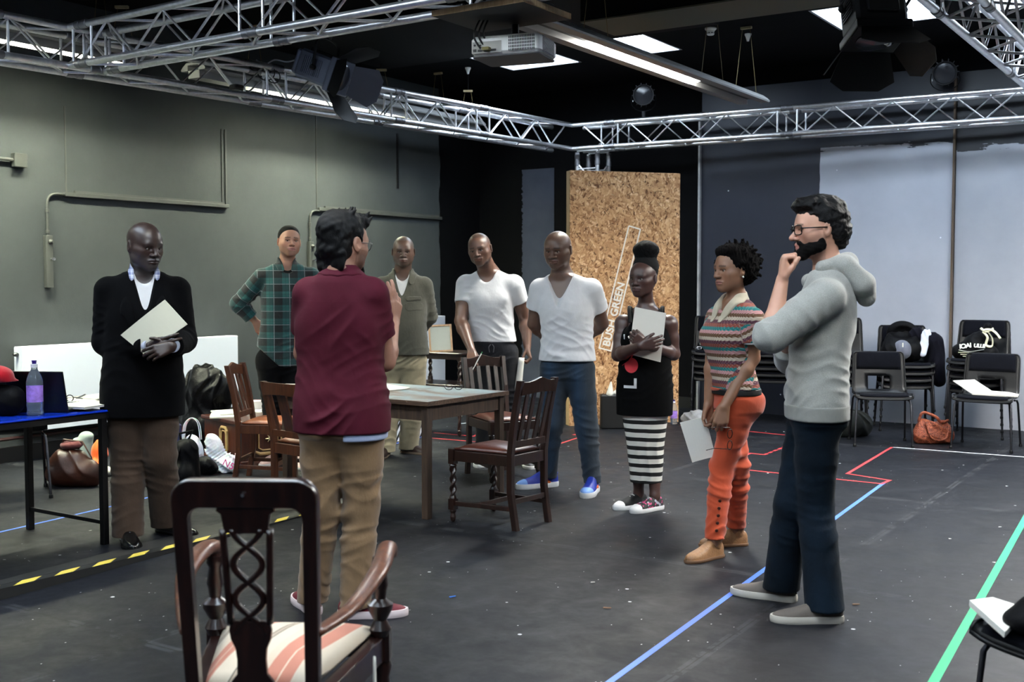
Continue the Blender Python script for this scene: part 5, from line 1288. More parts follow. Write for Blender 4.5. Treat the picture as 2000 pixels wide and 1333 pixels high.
# ---- young man in green plaid shirt
def man_plaid():
    P = Person('young man in a green plaid shirt, one hand on hip, behind the dining table', dict(face=(.28, 1), look=(.45, 1), lookup=.08, roll=-3,
        fR=(535, 906), fL=(580, 912), D=8.84, neck=(560, 515), sh=(560, 528), hw=.195, ch=(556, 578), wa=(552, 635), pel=(547, 700), kR=(532, 800), kL=(575, 800), tilt=-.005,
        head=(565, 473, -.04), eR=(466, 594, -.02), eL=(632, 620, .1), wR=(499, 628, .02), wL=(612, 680, .1), tone=(.42, .22, .15), skin=SKIN_LT, hs=1.05, muscle=1.05,
        ho=dict(w=1.03, jaw=.98, nose=1.12, lip=1.15, lipc=(.36, .15, .13), stubble=(.35, (.06, .04, .03)), brow=(.008, .006, .005))))
    P.body({'R': dict(P=V(.3, -.8, -.2), F=V(.42, -.15, -.9), pose='relax', thumb=(60, -20)), 'L': dict(P=V(-1, 0, 0), F=V(0, .2, -1), pose='relax')}, h=.004, neckw=1.05)
    pm_ = plaid_mat('plaid_green', (.006, .009, .014), (.022, .115, .115), (.30, .33, .35), off=(.15, .1), wl=.020)
    P.top('shirt', pm_, .020, {'R': ('long', .78), 'L': ('long', .8)}, (.074, .066), hem=P.pel.z-.06, w=(1, 1.02, 1.08, 1.02), d=(1, 1.05, 1.1, 1.05), neck=(.072, .02), fore=True, r2=.060, amp=1.1,
          hems=[((P.pel+P.r*.02-UP*.05), (-UP*.8+P.r*.75), .01)], vcut=[(P.vee(.10, .035, .15), .003)])
    P.shell('collar', pm_, .034, [cap(P.nb+P.r*.075+P.f*.02+UP*.02, P.nb+P.r*.05+P.f*.10-UP*.045, .030, .024), cap(P.nb-P.r*.075+P.f*.02+UP*.02, P.nb-P.r*.05+P.f*.10-UP*.045, .030, .024), cap(P.nb+P.r*.075+P.f*.02+UP*.02, P.nb-P.f*.07+UP*.03, .03, .03), cap(P.nb-P.r*.075+P.f*.02+UP*.02, P.nb-P.f*.07+UP*.03, .03, .03)],
            [cap(P.nb-UP*.1, P.nb+UP*.2, .062)], neckr=.072)
    bk = fab('trousers_black', (.010, .010, .012), .9, .3, 300, .2)
    P.trousers(bk, (.098, .075, .065), .012, cuff=.03, waist=P.pel.z+.10, h=.007)
    P.top('undershirt', flat('tee_black', (.008, .008, .009), .9), .004, ('none',), hem=P.ch.z, neck=(.066, .01), h=.006, amp=0)
    hm = hair_mat('hair_short_black', (.008, .006, .006), .6, (200, 200, 200), .5)
    P.hair(hm, [('e', (0, -.018, .045), (.0785*1.03, .096, .083))], lambda X, Y, Z: 0*X, .003, [(('e', (0, .115, .0), (.066, .066, .078)), .003), (('e', (0, .075, -.06), (.2, .075, .075)), .003), (('c', (.2, -.03, -.045), (-.2, -.03, -.045), .055, .055), .003), (('c', (.2, .045, -.01), (-.2, .045, -.01), .042, .042), .003)])
    so = flat('rubber_white', (.62, .62, .62), .5); wr_ = flat('sneaker_white_pink', (.60, .45, .42), .6)
    for g_, d in ((P.gR, V(-.25, 1, 0)), (P.gL, V(.3, 1, 0))): make_shoe(P, g_, d, wr_, so, L=.28, lace=PAPER)
    return P
# ---- man in olive shirt, arms behind back
def man_olive():
    P = Person('bald man in an open olive shirt over a white tee, standing behind the table', dict(face=(.02, 1), look=(.08, 1), lookup=-.08,
        fR=(752, 891), fL=(797, 885), neck=(787, 533), sh=(787, 546), hw=.175, ch=(787, 590), wa=(787, 640), pel=(787, 700), kR=(760, 796), kL=(806, 796), tilt=0,
        head=(788, 492, -.05), eR=(728, 622, .10), eL=(838, 618, .12), wR=(765, 668, .25), wL=(805, 662, .27), tone=(.115, .062, .042), hs=1.04, muscle=1.1,
        ho=dict(w=1.08, jaw=1.02, nose=1.4, lip=1.1, stubble=(.35, (.05, .045, .042)), scalp=(.45, (.16, .15, .145), .03))))
    P.body({'R': dict(P=-P.f, F=-P.r-UP*.3, pose='relax'), 'L': dict(P=-P.f, F=P.r-UP*.2, pose='relax')}, h=.004, neckw=1.2)
    ol = fab('field_shirt_olive', (.125, .122, .100), .9, .5, 300, .14, vs=7)
    kw = dict(w=(1, 1.06, 1.2, 1.12), d=(1, 1.05, 1.2, 1.15), belly=.02)
    P.top('shirt', ol, .026, ('long', .9), (.078, .068), hem=P.pel.z+.03, neck=(.070, .0), fore=True, r2=.052, amp=1.4, vcut=[(P.vee(.27, .075, .19, 1.8), .003)], **kw)
    P.top('undershirt', WHT, .016, ('none',), hem=P.wa.z, neck=(.066, .02), h=.005, amp=.5, **kw)
    for sg, nm in ((1, 'r'), (-1, 'l')):
        r = P.r*sg
        P.shell('collar', ol, .042, [cap(P.nb+r*.085+P.f*.03+UP*.0, P.nb+r*.078+P.f*.12-UP*.075, .034, .022), cap(P.nb+r*.085+P.f*.02, P.nb-P.f*.08+UP*.02, .032, .032)], [cap(P.nb-UP*.1, P.nb+UP*.2, .072), P.vee(.27, .072, .19, 1.8)], neckr=.085, **kw)
        P.shell('chest_pocket', ol, .029, [cap(P.tp(sg*.055, .14, -.165), P.tp(sg*.135, .10, -.165), .012), cap(P.tp(sg*.06, .14, -.22), P.tp(sg*.13, .10, -.22), .040)], **kw)
        P.shell('pocket_flap', ol, .032, [cap(P.tp(sg*.050, .15, -.155), P.tp(sg*.140, .10, -.155), .019)], **kw)
    kh = fab('trousers_khaki_pale', (.34, .30, .215), .95, .5, 280, .08)
    P.trousers(kh, (.105, .092, .080), .014, amp=1.35, cuff=.035, waist=P.pel.z+.09, h=.006, calf=.086, belly=None) if False else P.trousers(kh, (.105, .092, .080), .014, amp=1.35, cuff=.035, waist=P.pel.z+.09, h=.006, calf=.086)
    br = flat('leather_dark_brown', (.045, .022, .018), .4, bump=.1); so = flat('sole_dark_tan', (.20, .15, .11), .7)
    for g_, d in ((P.gR, V(-.1, 1, 0)), (P.gL, V(.85, .55, 0))): make_shoe(P, g_, d, br, so, L=.29, lace=br, soleh=.018)
    return P
# ---- man with his back to us
def man_maroon():
    P = Person('gesturing man with spiky black hair seen from behind, in maroon shirt and khaki chinos', dict(face=(.16, -1), hipface=(.12, -1), look=(.62, -.80), lookup=-.06,
        fR=(693, 1206), fL=(609, 1195), neck=(668, 537), sh=(665, 552), hw=.135, ch=(664, 620), wa=(665, 715), pel=(668, 812), kR=(704, 1000, .0), kL=(630, 995, .0), hip=.085,
        head=(674, 478, .02), eR=(752, 706, .07), eL=(594, 690, .18), wR=(768, 632, .24), wL=(722, 628, .40), tone=(.33, .165, .11), skin=SKIN_LT, muscle=1.14, hs=1.09,
        ho=dict(w=1.04, jaw=1.0, nose=1.2, lip=1.0, stubble=(.6, (.02, .015, .013)))))
    P.body({'R': dict(P=V(-.75, -.55, 0), F=V(.10, -.1, 1), pose=((2, 10, 8), (4, 14, 10), (22, 26, 16), (26, 30, 18)), spread=9, thumb=(52, 18), s=1.03), 'L': dict(P=V(.6, .3, 0), F=V(.25, .1, 1), pose='open', spread=10, thumb=(55, 10))}, neckw=1.0)
    mr = N('shirt_maroon'); a = mr.n('ShaderNodeAttribute', attribute_name='gar'); x, y, z = mr.sep(a.outputs[1]); co = mr.co(); nz = mr.noise(co, 8, 4, .6)
    mr.set(mr.mix(nz, (.088, .006, .022), (.125, .010, .036)), .85, 0, .25); mr.b.inputs['Sheen Weight'].default_value = .0
    back = mr.math('LESS_THAN', y, 0)
    g1 = mr.math('MULTIPLY', mr.math('LESS_THAN', mr.math('ABSOLUTE', mr.math('ADD', z, .072)), .0035), back); g2 = mr.math('MULTIPLY', mr.math('MULTIPLY', mr.math('LESS_THAN', mr.math('ABSOLUTE', mr.math('ADD', x, .0)), .004), back), mr.math('LESS_THAN', z, -.072))
    mr.bump(mr.noise(mr.co('Object', (1, 1, .7)), 14, 3, .5, .4), .25, .012).bump(mr.math('SUBTRACT', 1.0, mr.math('MAXIMUM', g1, g2)), .8, .006)
    P.top('shirt', mr.m, .022, ('short', .62), (.066, .066), hem=P.pel.z-.065, w=(1, 1.02, 1.16, 1.10), d=(1, 1.0, 1.1, 1.15), neck=(.066, .0), amp=1.1, h=.005,
          wr=[(P.wa+P.r*.02-P.f*.12+UP*.1, P.pel-P.r*.02-P.f*.13, .13, .009, (UP-P.r*1.1), .07, 81), (P.ch+P.r*.12-P.f*.08, P.wa+P.r*.06-P.f*.12, .09, .009, (P.r*.9+UP*.7), .07, 83), (P.ch-P.f*.12, P.wa-P.f*.12, .045, .006, P.r, .06, 85)])
    P.shell('collar', mr.m, .030, [cap(P.nb+(P.f*math.cos(a_)+P.r*math.sin(a_))*.075+UP*.012, P.nb+(P.f*math.cos(a_+.6)+P.r*math.sin(a_+.6))*.075+UP*.012, .030) for a_ in [i*.6 for i in range(11)]], [cap(P.nb-UP*.1, P.nb+UP*.2, .058)], neckr=.068)
    us = fab('undershirt_blue_white', (.40, .45, .58), .9, .3); P.top('undershirt', us, .012, ('none',), hem=P.pel.z-.095, w=(1, 1, 1.12, 1.10), d=(1, 1, 1.1, 1.15), h=.006, amp=.6, hems=[((P.pel+P.r*.05-UP*.06), (-P.r+UP*.15), .01)])
    ch_ = fab('chinos_khaki', (.255, .175, .105), .92, .5, 280, .10)
    P.trousers(ch_, (.102, .078, .066), .012, amp=1.5, cuff=.045, waist=P.pel.z+.06, h=.0055, calf=.072)
    P.shell('belt', flat('belt_black', (.012, .012, .013), .5), .026, [loft([(P.pel-UP*.035, P.rl, P.fl, .3, .3, .3), (P.pel+UP*.0, P.rl, P.fl, .3, .3, .3)])])
    wv = warp(25, 55); w2 = warp(26, 150)
    hm = hair_mat('hair_black_straight', (.010, .009, .010), .42, (120, 120, 25), .7, .6)
    spikes = []; rr_ = random.Random(4)
    for k in range(44):
        x = rr_.uniform(-.060, .060); y = rr_.uniform(-.055, .085); z = .118-.9*(x*x+y*y)/.09*.35
        if z < .07: continue
        spikes.append(('c', (x, y, z-.01), (x+rr_.uniform(-.018, .018)-.004, y+rr_.uniform(-.004, .028), z+rr_.uniform(.012, .036)), .011, .0022, .006))
    for k in range(16):
        x = -.07+.14*k/15; spikes.append(('c', (x*.95, -.072, -.045), (x*.9, -.086+abs(x)*.2, -.095-rr_.uniform(0, .016)), .016, .004, .008))
    P.hair(hm, [('e', (0, -.026, .050), (.086, .102, .086)), ('e', (0, -.052, -.012), (.080, .062, .070)), ('e', (0, .04, .092), (.062, .058, .036)), ('c', (.078, .0, .02), (.079, .010, -.02), .010, .006, .01), ('c', (-.078, .0, .02), (-.079, .010, -.02), .010, .006, .01)]+spikes, lambda X, Y, Z: .003*wv(X, Y, Z)+.0015*w2(X, Y, Z), .0036,
        subs=[(('e', (0, .115, -.02), (.12, .068, .088)), .012), (('e', (.088, -.002, -.018), (.030, .026, .045)), .006), (('e', (-.088, -.002, -.018), (.030, .026, .045)), .006)])
    P.hair(hair_mat('beard_dark', (.010, .008, .008), .6, (150, 150, 150), .6, .3), [('e', (0, .070, -.100), (.026, .024, .026)), ('c', (.03, .06, -.088), (0, .078, -.1), .012, .014), ('c', (-.03, .06, -.088), (0, .078, -.1), .012, .014)], None, .003, (), 'beard')
    t = empty('glasses', (0, 0, 0), 0, 'thin round wire glasses worn by the man in the maroon shirt', 'glasses'); glasses(P, t, metal('wire_gunmetal', (.25, .24, .24), .3), .0016, rim='round', w=.046, h=.042)
    up = flat('slip_on_maroon', (.17, .008, .030), .7, bump=.2); so = flat('sole_white_pinkish', (.66, .58, .58), .6)
    def ex(t, L):
        for (x, y, z) in ((-.040, .09, .055), (.040, .09, .055), (-.036, .04, .06), (.036, .04, .06), (.036, .16, .047)):
            o = MB().lathe([(.001, .002), (.014, .0), (.015, -.004)], (x, y, z), 14, axis=(x*20, .1, .6)).build('white_dot', PAPER, t, smooth='all')
    for g_, d in ((P.gR, V(1, -.15, 0)), (P.gL, V(-.45, -.9, 0))): make_shoe(P, g_, d, up, so, L=.29, soleh=.032, extra=ex, ank=.062)
    return P
# ---- man in black blazer
def man_blazer():
    P = Person('older bald man in a black blazer, checked shirt and brown trousers, hugging a script', dict(face=(.36, 1), hipface=(.25, 1), look=(.80, .62), lookup=-.16,
        fR=(250, 1061), fL=(326, 1041), neck=(281, 534), sh=(279, 549), hw=.182, ch=(279, 605), wa=(279, 680), pel=(279, 775), kR=(250, 905, -.02), kL=(312, 895, 0),
        head=(283, 482, -.04), eR=(207, 668, -.02), eL=(358, 664, .04), wR=(292, 676, -.20), wL=(336, 676, -.22), tone=(.034, .018, .014), hs=1.10, muscle=1.05, sc=1.02,
        ho=dict(w=1.03, jaw=1.08, nose=1.35, lip=1.3, stubble=(.4, (.11, .10, .095)), brow=(.01, .008, .007))))
    P.body({'R': dict(P=V(.1, -1, .1), F=V(.93, .28, .12), pose='relax', spread=6, thumb=(60, 8)), 'L': dict(P=V(0, -1, -.1), F=V(-.80, .50, -.32), pose='wrap', spread=5, thumb=(50, 0))}, h=.0036, neckw=1.1)
    bz = fab('blazer_black', (.0075, .0075, .009), .9, .3, 300, .2, .1); kw = dict(w=(1, 1.08, 1.22, 1.14), d=(1, 1.1, 1.25, 1.2))
    V1 = P.vee(.30, .078, .21, 1.9)
    P.top('blazer', bz, .030, ('long', .93), (.080, .072), hem=P.pel.z-.105, neck=(.075, .0), fore=True, r2=.052, amp=.9, vcut=[(V1, .003)], h=.0055, **kw)
    cs = plaid_mat('check_blue_white', (.45, .47, .55), (.12, .15, .30), (.62, .62, .66), px=.030, pz=.030, wl=.06)
    P.top('shirt', cs, .020, ('none',), hem=P.wa.z+.05, neck=(.066, .0), vcut=[(P.vee(.25, .085, .18, 1.7), .003)], h=.005, amp=.4, **kw)
    P.top('undershirt', WHT, .010, ('none',), hem=P.wa.z+.08, neck=(.062, .015), h=.005, amp=.3, **kw)
    for sg in (1, -1):
        r = P.r*sg
        P.shell('lapel', bz, .040, [cap(P.nb+r*.088-P.f*.02+UP*.01, P.tp(sg*.085, .14, -.16), .028, .038), cap(P.tp(sg*.085, .14, -.16), P.tp(sg*.03, .18, -.31), .034, .010)], [V1], **kw)
        P.shell('shirt_collar', cs, .040, [cap(P.nb+r*.068+P.f*.0+UP*.035, P.nb+r*.066+P.f*.105-UP*.030, .020, .012), cap(P.nb+r*.068+P.f*.0+UP*.035, P.nb-P.f*.07+UP*.05, .026, .026)], [cap(P.nb-UP*.12, P.nb+UP*.2, .060), P.vee(.12, .030, .18, 1.7)], neckr=.074, **kw)
    for side, E_, W_ in (('R', P.eR, P.wR), ('L', P.eL, P.wL)):
        a_, b_ = lerp(E_, W_, .84)-P.root, lerp(E_, W_, 1.0)-P.root; MB().tube([a_, b_], [.040, .038], 18).build('shirt_cuff', cs, P.t, smooth=True)
    MB().lathe([(.001, .003), (.0075, .002), (.0078, -.002)], P.tp(.012, .158, -.20)-P.root, 12, axis=P.f).build('shirt_button', PAPER, P.t, smooth=True)
    br = fab('trousers_brown', (.085, .058, .042), .92, .4, 280, .10)
    P.trousers(br, (.104, .088, .082), .014, amp=1.2, cuff=.04, waist=P.pel.z+.05, h=.006, calf=.084)
    bk = flat('leather_black', (.008, .008, .009), .22, bump=.1)
    for g_, d in ((P.gR, V(.45, .9, 0)), (P.gL, V(.85, .5, 0))): make_shoe(P, g_, d, bk, bk, L=.30, lace=bk, soleh=.022, w=1.08)
    D = (P.wR-CAM).dot(FH); ds = D-.05
    sheaf('script', (at_d(236, 655, ds+.035), at_d(322, 586, ds+.06), at_d(366, 634, ds+.07), at_d(284, 694, ds+.04)), PAPERC, 'thick cream script held to the chest of the man in the black blazer', thick=.014, bend=-.012, lines=8)
    return P
# ---- woman in orange trousers
def woman_orange():
    P = Person('woman with short curly hair, striped crochet top and orange trousers, holding script and glasses', dict(face=(-.86, .40), hipface=(-.92, .25), look=(-.86, .42), lookup=-.03,
        fR=(1437, 1066), fL=(1394, 1090), neck=(1433, 585), sh=(1435, 604), hw=.150, ch=(1428, 652), wa=(1428, 705), pel=(1434, 775), kR=(1440, 912, .02), kL=(1410, 915, -.02), sc=.93, hip=.078,
        head=(1429, 528, -.02), eR=(1392, 700, .05), eL=(1470, 700, -.10), wR=(1384, 790, .02), wL=(1414, 795, -.16), tone=(.23, .115, .068), hs=1.0, muscle=.95, skin=SKIN_LT,
        ho=dict(w=1.0, jaw=.92, nose=1.2, lip=1.2, lipc=(.20, .075, .06), brow=(.02, .012, .01))))
    P.body({'L': dict(P=V(.2, -1, 0), F=V(-.22, .10, -1), pose='grip', thumb=(25, 25), s=.97), 'R': dict(P=V(.4, .6, 0), F=V(-.1, .1, -1), pose='grip', s=.92)}, h=.0034, neckw=.85)
    k = N('crochet_stripes'); a = k.n('ShaderNodeAttribute', attribute_name='gar'); x, y, z = k.sep(a.outputs[1])
    arm = k.math('GREATER_THAN', y, .4); tri = k.math('PINGPONG', x, .0075)
    v = k.math('ADD', z, k.math('MULTIPLY', tri, .6)); v = k.math('ADD', v, k.math('MULTIPLY', k.math('MULTIPLY', x, .75), arm))
    fr = k.math('FRACT', k.math('ADD', k.math('DIVIDE', v, .104), 20))
    cols = [(.02, .20, .20), (.26, .085, .06), (.13, .05, .075), (.46, .40, .33), (.15, .085, .045), (.44, .26, .26)]
    c = k.ramp(fr, [(i/6+.0001 if i else 0, q) for i, q in enumerate(cols)], 'CONSTANT')
    st_ = k.math('MULTIPLY', k.math('SINE', k.math('MULTIPLY', x, 420)), k.math('SINE', k.math('MULTIPLY', v, 360)))
    c = k.mix(k.math('MULTIPLY', k.math('GREATER_THAN', st_, .5), .22), c, (.52, .47, .42)); k.set(c, .95).bump(st_, .45, .002)
    P.top('knit_top', k.m, .014, ('short', .52), (.068, .080), hem=P.pel.z+.045, w=(1, .98, .98, 1.0), d=(1, 1.0, .98, .95), neck=(.070, .01), amp=.5, bust=.018, h=.0045,
          extra=[(ell(P.ch+P.f*.075+P.r*.05-UP*.01, (.068,)*3), .04, 'u'), (ell(P.ch+P.f*.075-P.r*.05-UP*.01, (.068,)*3), .04, 'u')], vcut=[(cap(P.nb+P.f*.14-UP*.12, P.nb+P.f*.1+UP*.02, .002, .045), .003)])
    cr = fab('knit_cream', (.46, .42, .34), .95, .6, 200, .08)
    P.shell('collar', cr, .026, [cap(P.nb+P.r*.075+P.f*.02, P.nb+P.r*.035+P.f*.12-UP*.10, .030, .020), cap(P.nb-P.r*.075+P.f*.02, P.nb-P.r*.035+P.f*.12-UP*.10, .030, .020), cap(P.nb+P.r*.075+P.f*.02, P.nb-P.f*.075+UP*.015, .03), cap(P.nb-P.r*.075+P.f*.02, P.nb-P.f*.075+UP*.015, .03)],
            [cap(P.nb-UP*.1, P.nb+UP*.2, .055), cap(P.nb+P.f*.14-UP*.12, P.nb+P.f*.1+UP*.02, .001, .040)], neckr=.066, bust=.01)
    e = lerp(P.sL-UP*.0, P.eL, .53)-P.root; ax = (P.eL-P.sL).normalized(); u_, s_, w_ = basis(ax)
    MB().tube([e+(s_*math.cos(q)+w_*math.sin(q))*.066 for q in [i*math.pi/9 for i in range(18)]], .006, 8, closed=True).build('sleeve_trim', flat('trim_white', (.55, .58, .58), .9), P.t, smooth='all')
    og = fab('trousers_orange', (.47, .108, .048), .85, .35, 300, .07)
    P.trousers(og, (.090, .068, .054), .010, amp=1.2, cuff=.10, waist=P.pel.z+.05, h=.005, calf=.062, seat=.98, w=(1, 1, 1, .92))
    P.shell('belt', flat('belt_black', (.012, .012, .013), .5), .017, [loft([(P.pel+UP*.016, P.rl, P.fl, .3, .3, .3), (P.pel+UP*.048, P.rl, P.fl, .3, .3, .3)])], bust=.0, w=(1, 1, .98, .95))
    for q in range(5):
        p_ = lerp(P.kL, P.aL, .42+.10*q)+P.rl*-.058+P.fl*.02; MB().lathe([(.002, .004), (.008, .002), (.0085, -.003)], p_-P.root, 12, axis=-P.rl).build('trouser_button', flat('button_brown', (.10, .03, .015), .4), P.t, smooth=True)
    hm = hair_mat('hair_afro', (.014, .010, .010), .8, (160, 160, 160), 1.0, .3)
    rr_ = random.Random(9); pr = [('e', (0, -.038, .045), (.098, .108, .094)), ('e', (0, -.068, .0), (.088, .080, .085)), ('e', (0, .022, .098), (.075, .060, .035))]
    for q in range(150):
        th = rr_.uniform(0, 2*math.pi); ph = rr_.uniform(-.75, 1.35); d_ = Vector((math.cos(th)*math.cos(ph), math.sin(th)*math.cos(ph), math.sin(ph))); p0 = Vector((d_.x*.092, -.045+d_.y*.102, .035+d_.z*.09))
        if p0.y > .03 and p0.z < .085: continue
        if p0.z < -.075: continue
        p1 = p0+d_*rr_.uniform(.010, .030)+Vector((rr_.uniform(-.01, .01),)*3); pr.append(('c', tuple(p0), tuple(p1), .013, .006, .006))
    P.hair(hm, pr, lambda X, Y, Z: .0025*warp(3, 220)(X, Y, Z), .0038, subs=[(('e', (0, .118, -.005), (.12, .068, .090)), .006), (('e', (.088, .03, -.03), (.035, .05, .05)), .006), (('e', (-.088, .03, -.03), (.035, .05, .05)), .006), (('c', (-.1, .0, -.09), (.1, .0, -.09), .04, .04), .01)])
    for sx in (-1, 1): 
        p_ = P.hp(sx*.082, -.010, -.036)-P.root; MB().lathe([(.0055*math.sin(a_), -.0055*math.cos(a_)) for a_ in [math.pi*i/8 for i in range(9)]], p_, 12, cap=False).build('earring', flat('pearl', (.65, .62, .58), .2), P.t, smooth='all')
    tan = flat('leather_tan', (.34, .20, .105), .5, bump=.5, bscale=120, var=.15, vscale=30); so = flat('sole_tan', (.22, .13, .075), .6)
    def ex(t, L): MB().lathe([(.034, .055), (.037, .09), (.036, .12), (.033, .125)], (0, .055, 0), 18).build('ankle_collar', tan, t, smooth=True)
    for g_, d in ((P.gR, V(-1, .12, 0)), (P.gL, V(-.80, .60, 0))): make_shoe(P, g_, d, tan, so, L=.262, w=.95, lace=tan, soleh=.016, extra=ex, ank=.085)
    wR = P.wR; ds = (wR-CAM).dot(FH)
    sheaf('script', (at_d(1328, 826, ds), at_d(1378, 815, ds-.03), at_d(1398, 892, ds-.03), at_d(1352, 904, ds)), PAPER, 'white script hanging from the far hand of the woman in orange trousers', thick=.006, bend=.008)
    # reading glasses dangling from her near hand
    c = P.wL+UP*-.10+V(-.0, .05, 0); t = empty('glasses', c, 0, 'folding glasses dangling from the near hand of the woman in orange trousers', 'glasses'); gm = flat('glasses_dark_brown', (.03, .014, .012), .25)
    for k_ in (0, 1):
        cx, cz = .02, -.03-.058*k_; MB().tube([V(cx+.012*math.cos(q), .01+.006*math.sin(q), cz+.024*math.sin(q)) for q in [i*math.pi/8 for i in range(16)]], .0022, 6, closed=True).build('rim', gm, t, smooth='all')
    for zz, xx in ((0, -.085), (-.108, -.10)): MB().tube([V(.02, .01, zz), V(xx*.6, .01, zz+.004), V(xx, .01, zz-.006)], .002, 6).build('temple_arm', gm, t, smooth='all')
    return P
# ---- woman in striped skirt
def woman_stripes():
    P = Person('woman with a high braided bun, black tunic and striped skirt, hugging a script', dict(face=(-.22, 1), look=(-.62, .78), lookup=-.02,
        fR=(1247, 990), fL=(1279, 996), neck=(1262, 600), sh=(1262, 616), hw=.138, ch=(1260, 660), wa=(1260, 710), pel=(1259, 765), kR=(1247, 885), kL=(1277, 885), sc=.95,
        head=(1256, 545, -.03), eR=(1207, 694, -.04), eL=(1316, 692, -.02), wR=(1250, 676, -.29), wL=(1262, 674, -.23), tone=(.066, .032, .026), hs=.99, muscle=1.0,
        ho=dict(w=1.06, jaw=1.0, nose=1.35, lip=1.35, lipc=(.10, .045, .042), brow=(.01, .008, .007))))
    P.body({'R': dict(P=V(-.1, -1, 0), F=V(.93, .30, .18), pose='wrap', spread=5, thumb=(30, 0), s=.95), 'L': dict(P=V(.3, -1, 0), F=V(-.85, .05, .5), pose=((50, 60, 30), (52, 62, 30), (54, 64, 30), (56, 64, 30)), s=.92, thumb=(20, 20))}, h=.0034, neckw=.85, legs=True)
    tk = N('tunic_black'); a = tk.n('ShaderNodeAttribute', attribute_name='gar'); x, y, z = tk.sep(a.outputs[1]); fr = tk.math('GREATER_THAN', y, .02)
    red = tk.math('LESS_THAN', tk.math('ADD', tk.math('POWER', tk.math('DIVIDE', tk.math('SUBTRACT', x, .078), .043), 2), tk.math('POWER', tk.math('DIVIDE', tk.math('ADD', z, .305), .047), 2)), 1.0)
    def rect(x0, x1, z0, z1): return tk.math('MULTIPLY', tk.math('MULTIPLY', tk.math('GREATER_THAN', x, x0), tk.math('LESS_THAN', x, x1)), tk.math('MULTIPLY', tk.math('GREATER_THAN', z, z0), tk.math('LESS_THAN', z, z1)))
    wh = tk.math('MAXIMUM', tk.math('MAXIMUM', rect(.045, .125, -.447, -.430), rect(.043, .060, -.447, -.385)), rect(.118, .150, -.16, -.115))
    c = tk.mix(tk.math('MULTIPLY', red, fr), (.003, .003, .004), (.55, .085, .10)); c = tk.mix(tk.math('MULTIPLY', wh, fr), c, (.55, .55, .55)); tk.set(c, .9, 0, .12).bump(tk.noise(tk.co(), 25, 4), .2, .01)
    P.top('tunic', tk.m, .014, ('none',), hem=P.pel.z-.145, w=(.86, .98, 1.12, 1.02), d=(1, 1.0, 1.15, 1.15), neck=(.082, .06), amp=.7, bust=.015, h=.0045,
          extra=[(ell(P.ch+P.f*.07+P.r*.055, (.068,)*3), .04, 'u'), (ell(P.ch+P.f*.07-P.r*.055, (.068,)*3), .04, 'u')],
          vcut=[(cap(P.nb+P.f*.10-UP*.07, P.nb+UP*.1, .075, .09), .01), (cap(P.sR+P.r*.0+UP*.03+P.f*.12, P.sR+UP*.03-P.f*.12, .052), .01), (cap(P.sL+UP*.03+P.f*.12, P.sL+UP*.03-P.f*.12, .052), .01)])
    for sg in (1, -1):
        pts = [P.nb+P.r*sg*.088+P.f*.085-UP*.095, P.nb+P.r*sg*.098+P.f*.055-UP*.02, P.nb+P.r*sg*.100-P.f*.0+UP*.002, P.nb+P.r*sg*.096-P.f*.07-UP*.03, P.nb+P.r*sg*.09-P.f*.10-UP*.10]
        MB().tube([q-P.root for q in smooth_path(pts, 6)], .013, 10, flat=.35, up=(0, 0, 1)).build('strap', flat('strap_black', (.006, .006, .007), .9), P.t, smooth='all')
    sk = N('skirt_stripes'); co = sk.co(); z = sk.sep(co)[2]; w_ = sk.math('MULTIPLY', sk.noise(co, 6, 2), .012); f_ = sk.math('FRACT', sk.math('DIVIDE', sk.math('ADD', z, w_), .0545))
    sk.set(sk.mix(sk.math('GREATER_THAN', f_, .46), (.010, .010, .011), (.60, .59, .55)), .9).bump(sk.noise(co, 20, 4), .2, .01)
    gm_ = (P.gR+P.gL)/2; cx = lambda z_: lerp(Vector((gm_.x, gm_.y, z_)), Vector((P.pel.x, P.pel.y, z_)), min(1, z_/P.pel.z))
    st = [(cx(.16), P.r, P.f, .098, .075, .085), (cx(.40), P.r, P.f, .118, .09, .095), (cx(.58), P.r, P.f, .142, .105, .115), (cx(.75), P.r, P.f, .162, .115, .14), (cx(.98), P.r, P.f, .16, .11, .13)]
    F_ = Field(np.array(loft(st).lo)-.02, np.array(loft(st).hi)+.02, .005); F_.add(loft(st, e=.004)); F_.disp(folds([(cx(.25), cx(.7), .14, .006, (P.r+UP*.12), .06, 91), (cx(.45)+P.f*.1, cx(.55)+P.f*.1, .1, .005, UP, .06, 93)]), .04); F_.cut((0, 0, .165), (0, 0, -1), .004)
    P.mk('skirt', [F_.mesh()], sk.m)
    hm = hair_mat('hair_braided_bun', (.005, .005, .006), .7, (30, 30, 220), 1.0, .6)
    P.hair(hm, [('e', (0, -.025, .050), (.080, .090, .078)), ('c', (0, -.032, .11), (0, -.036, .165), .066, .074, .02), ('e', (0, -.036, .180), (.084, .080, .052)), ('c', (0, -.075, -.01), (0, -.07, -.03), .05, .04, .02)], lambda X, Y, Z: .002*np.abs(warp(12, 110)(X, Y, Z)), .0036,
        subs=[(('e', (0, .112, -.004), (.11, .070, .084)), .006), (('e', (.085, .01, -.035), (.03, .045, .05)), .006), (('e', (-.085, .01, -.035), (.03, .045, .05)), .006)])
    P.hair(flat('headband_black', (.006, .006, .007), .95, bump=.3), [('e', (0, -.034, .075), (.083, .080, .052)), ('c', (0, -.030, .10), (0, -.036, .13), .072, .068, .02)], None, .004, [(('e', (0, .10, .02), (.11, .07, .075)), .006)], 'headband')
    for side in (1,):
        p_ = P.wL+V(-.105, .0, .045); MB().lathe([(.009, -.002), (.011, 0), (.009, .002)], p_-P.root, 12, axis=(1, .2, .2), cap=False).build('ring', metal('silver', (.7, .7, .7), .25), P.t, smooth=True)
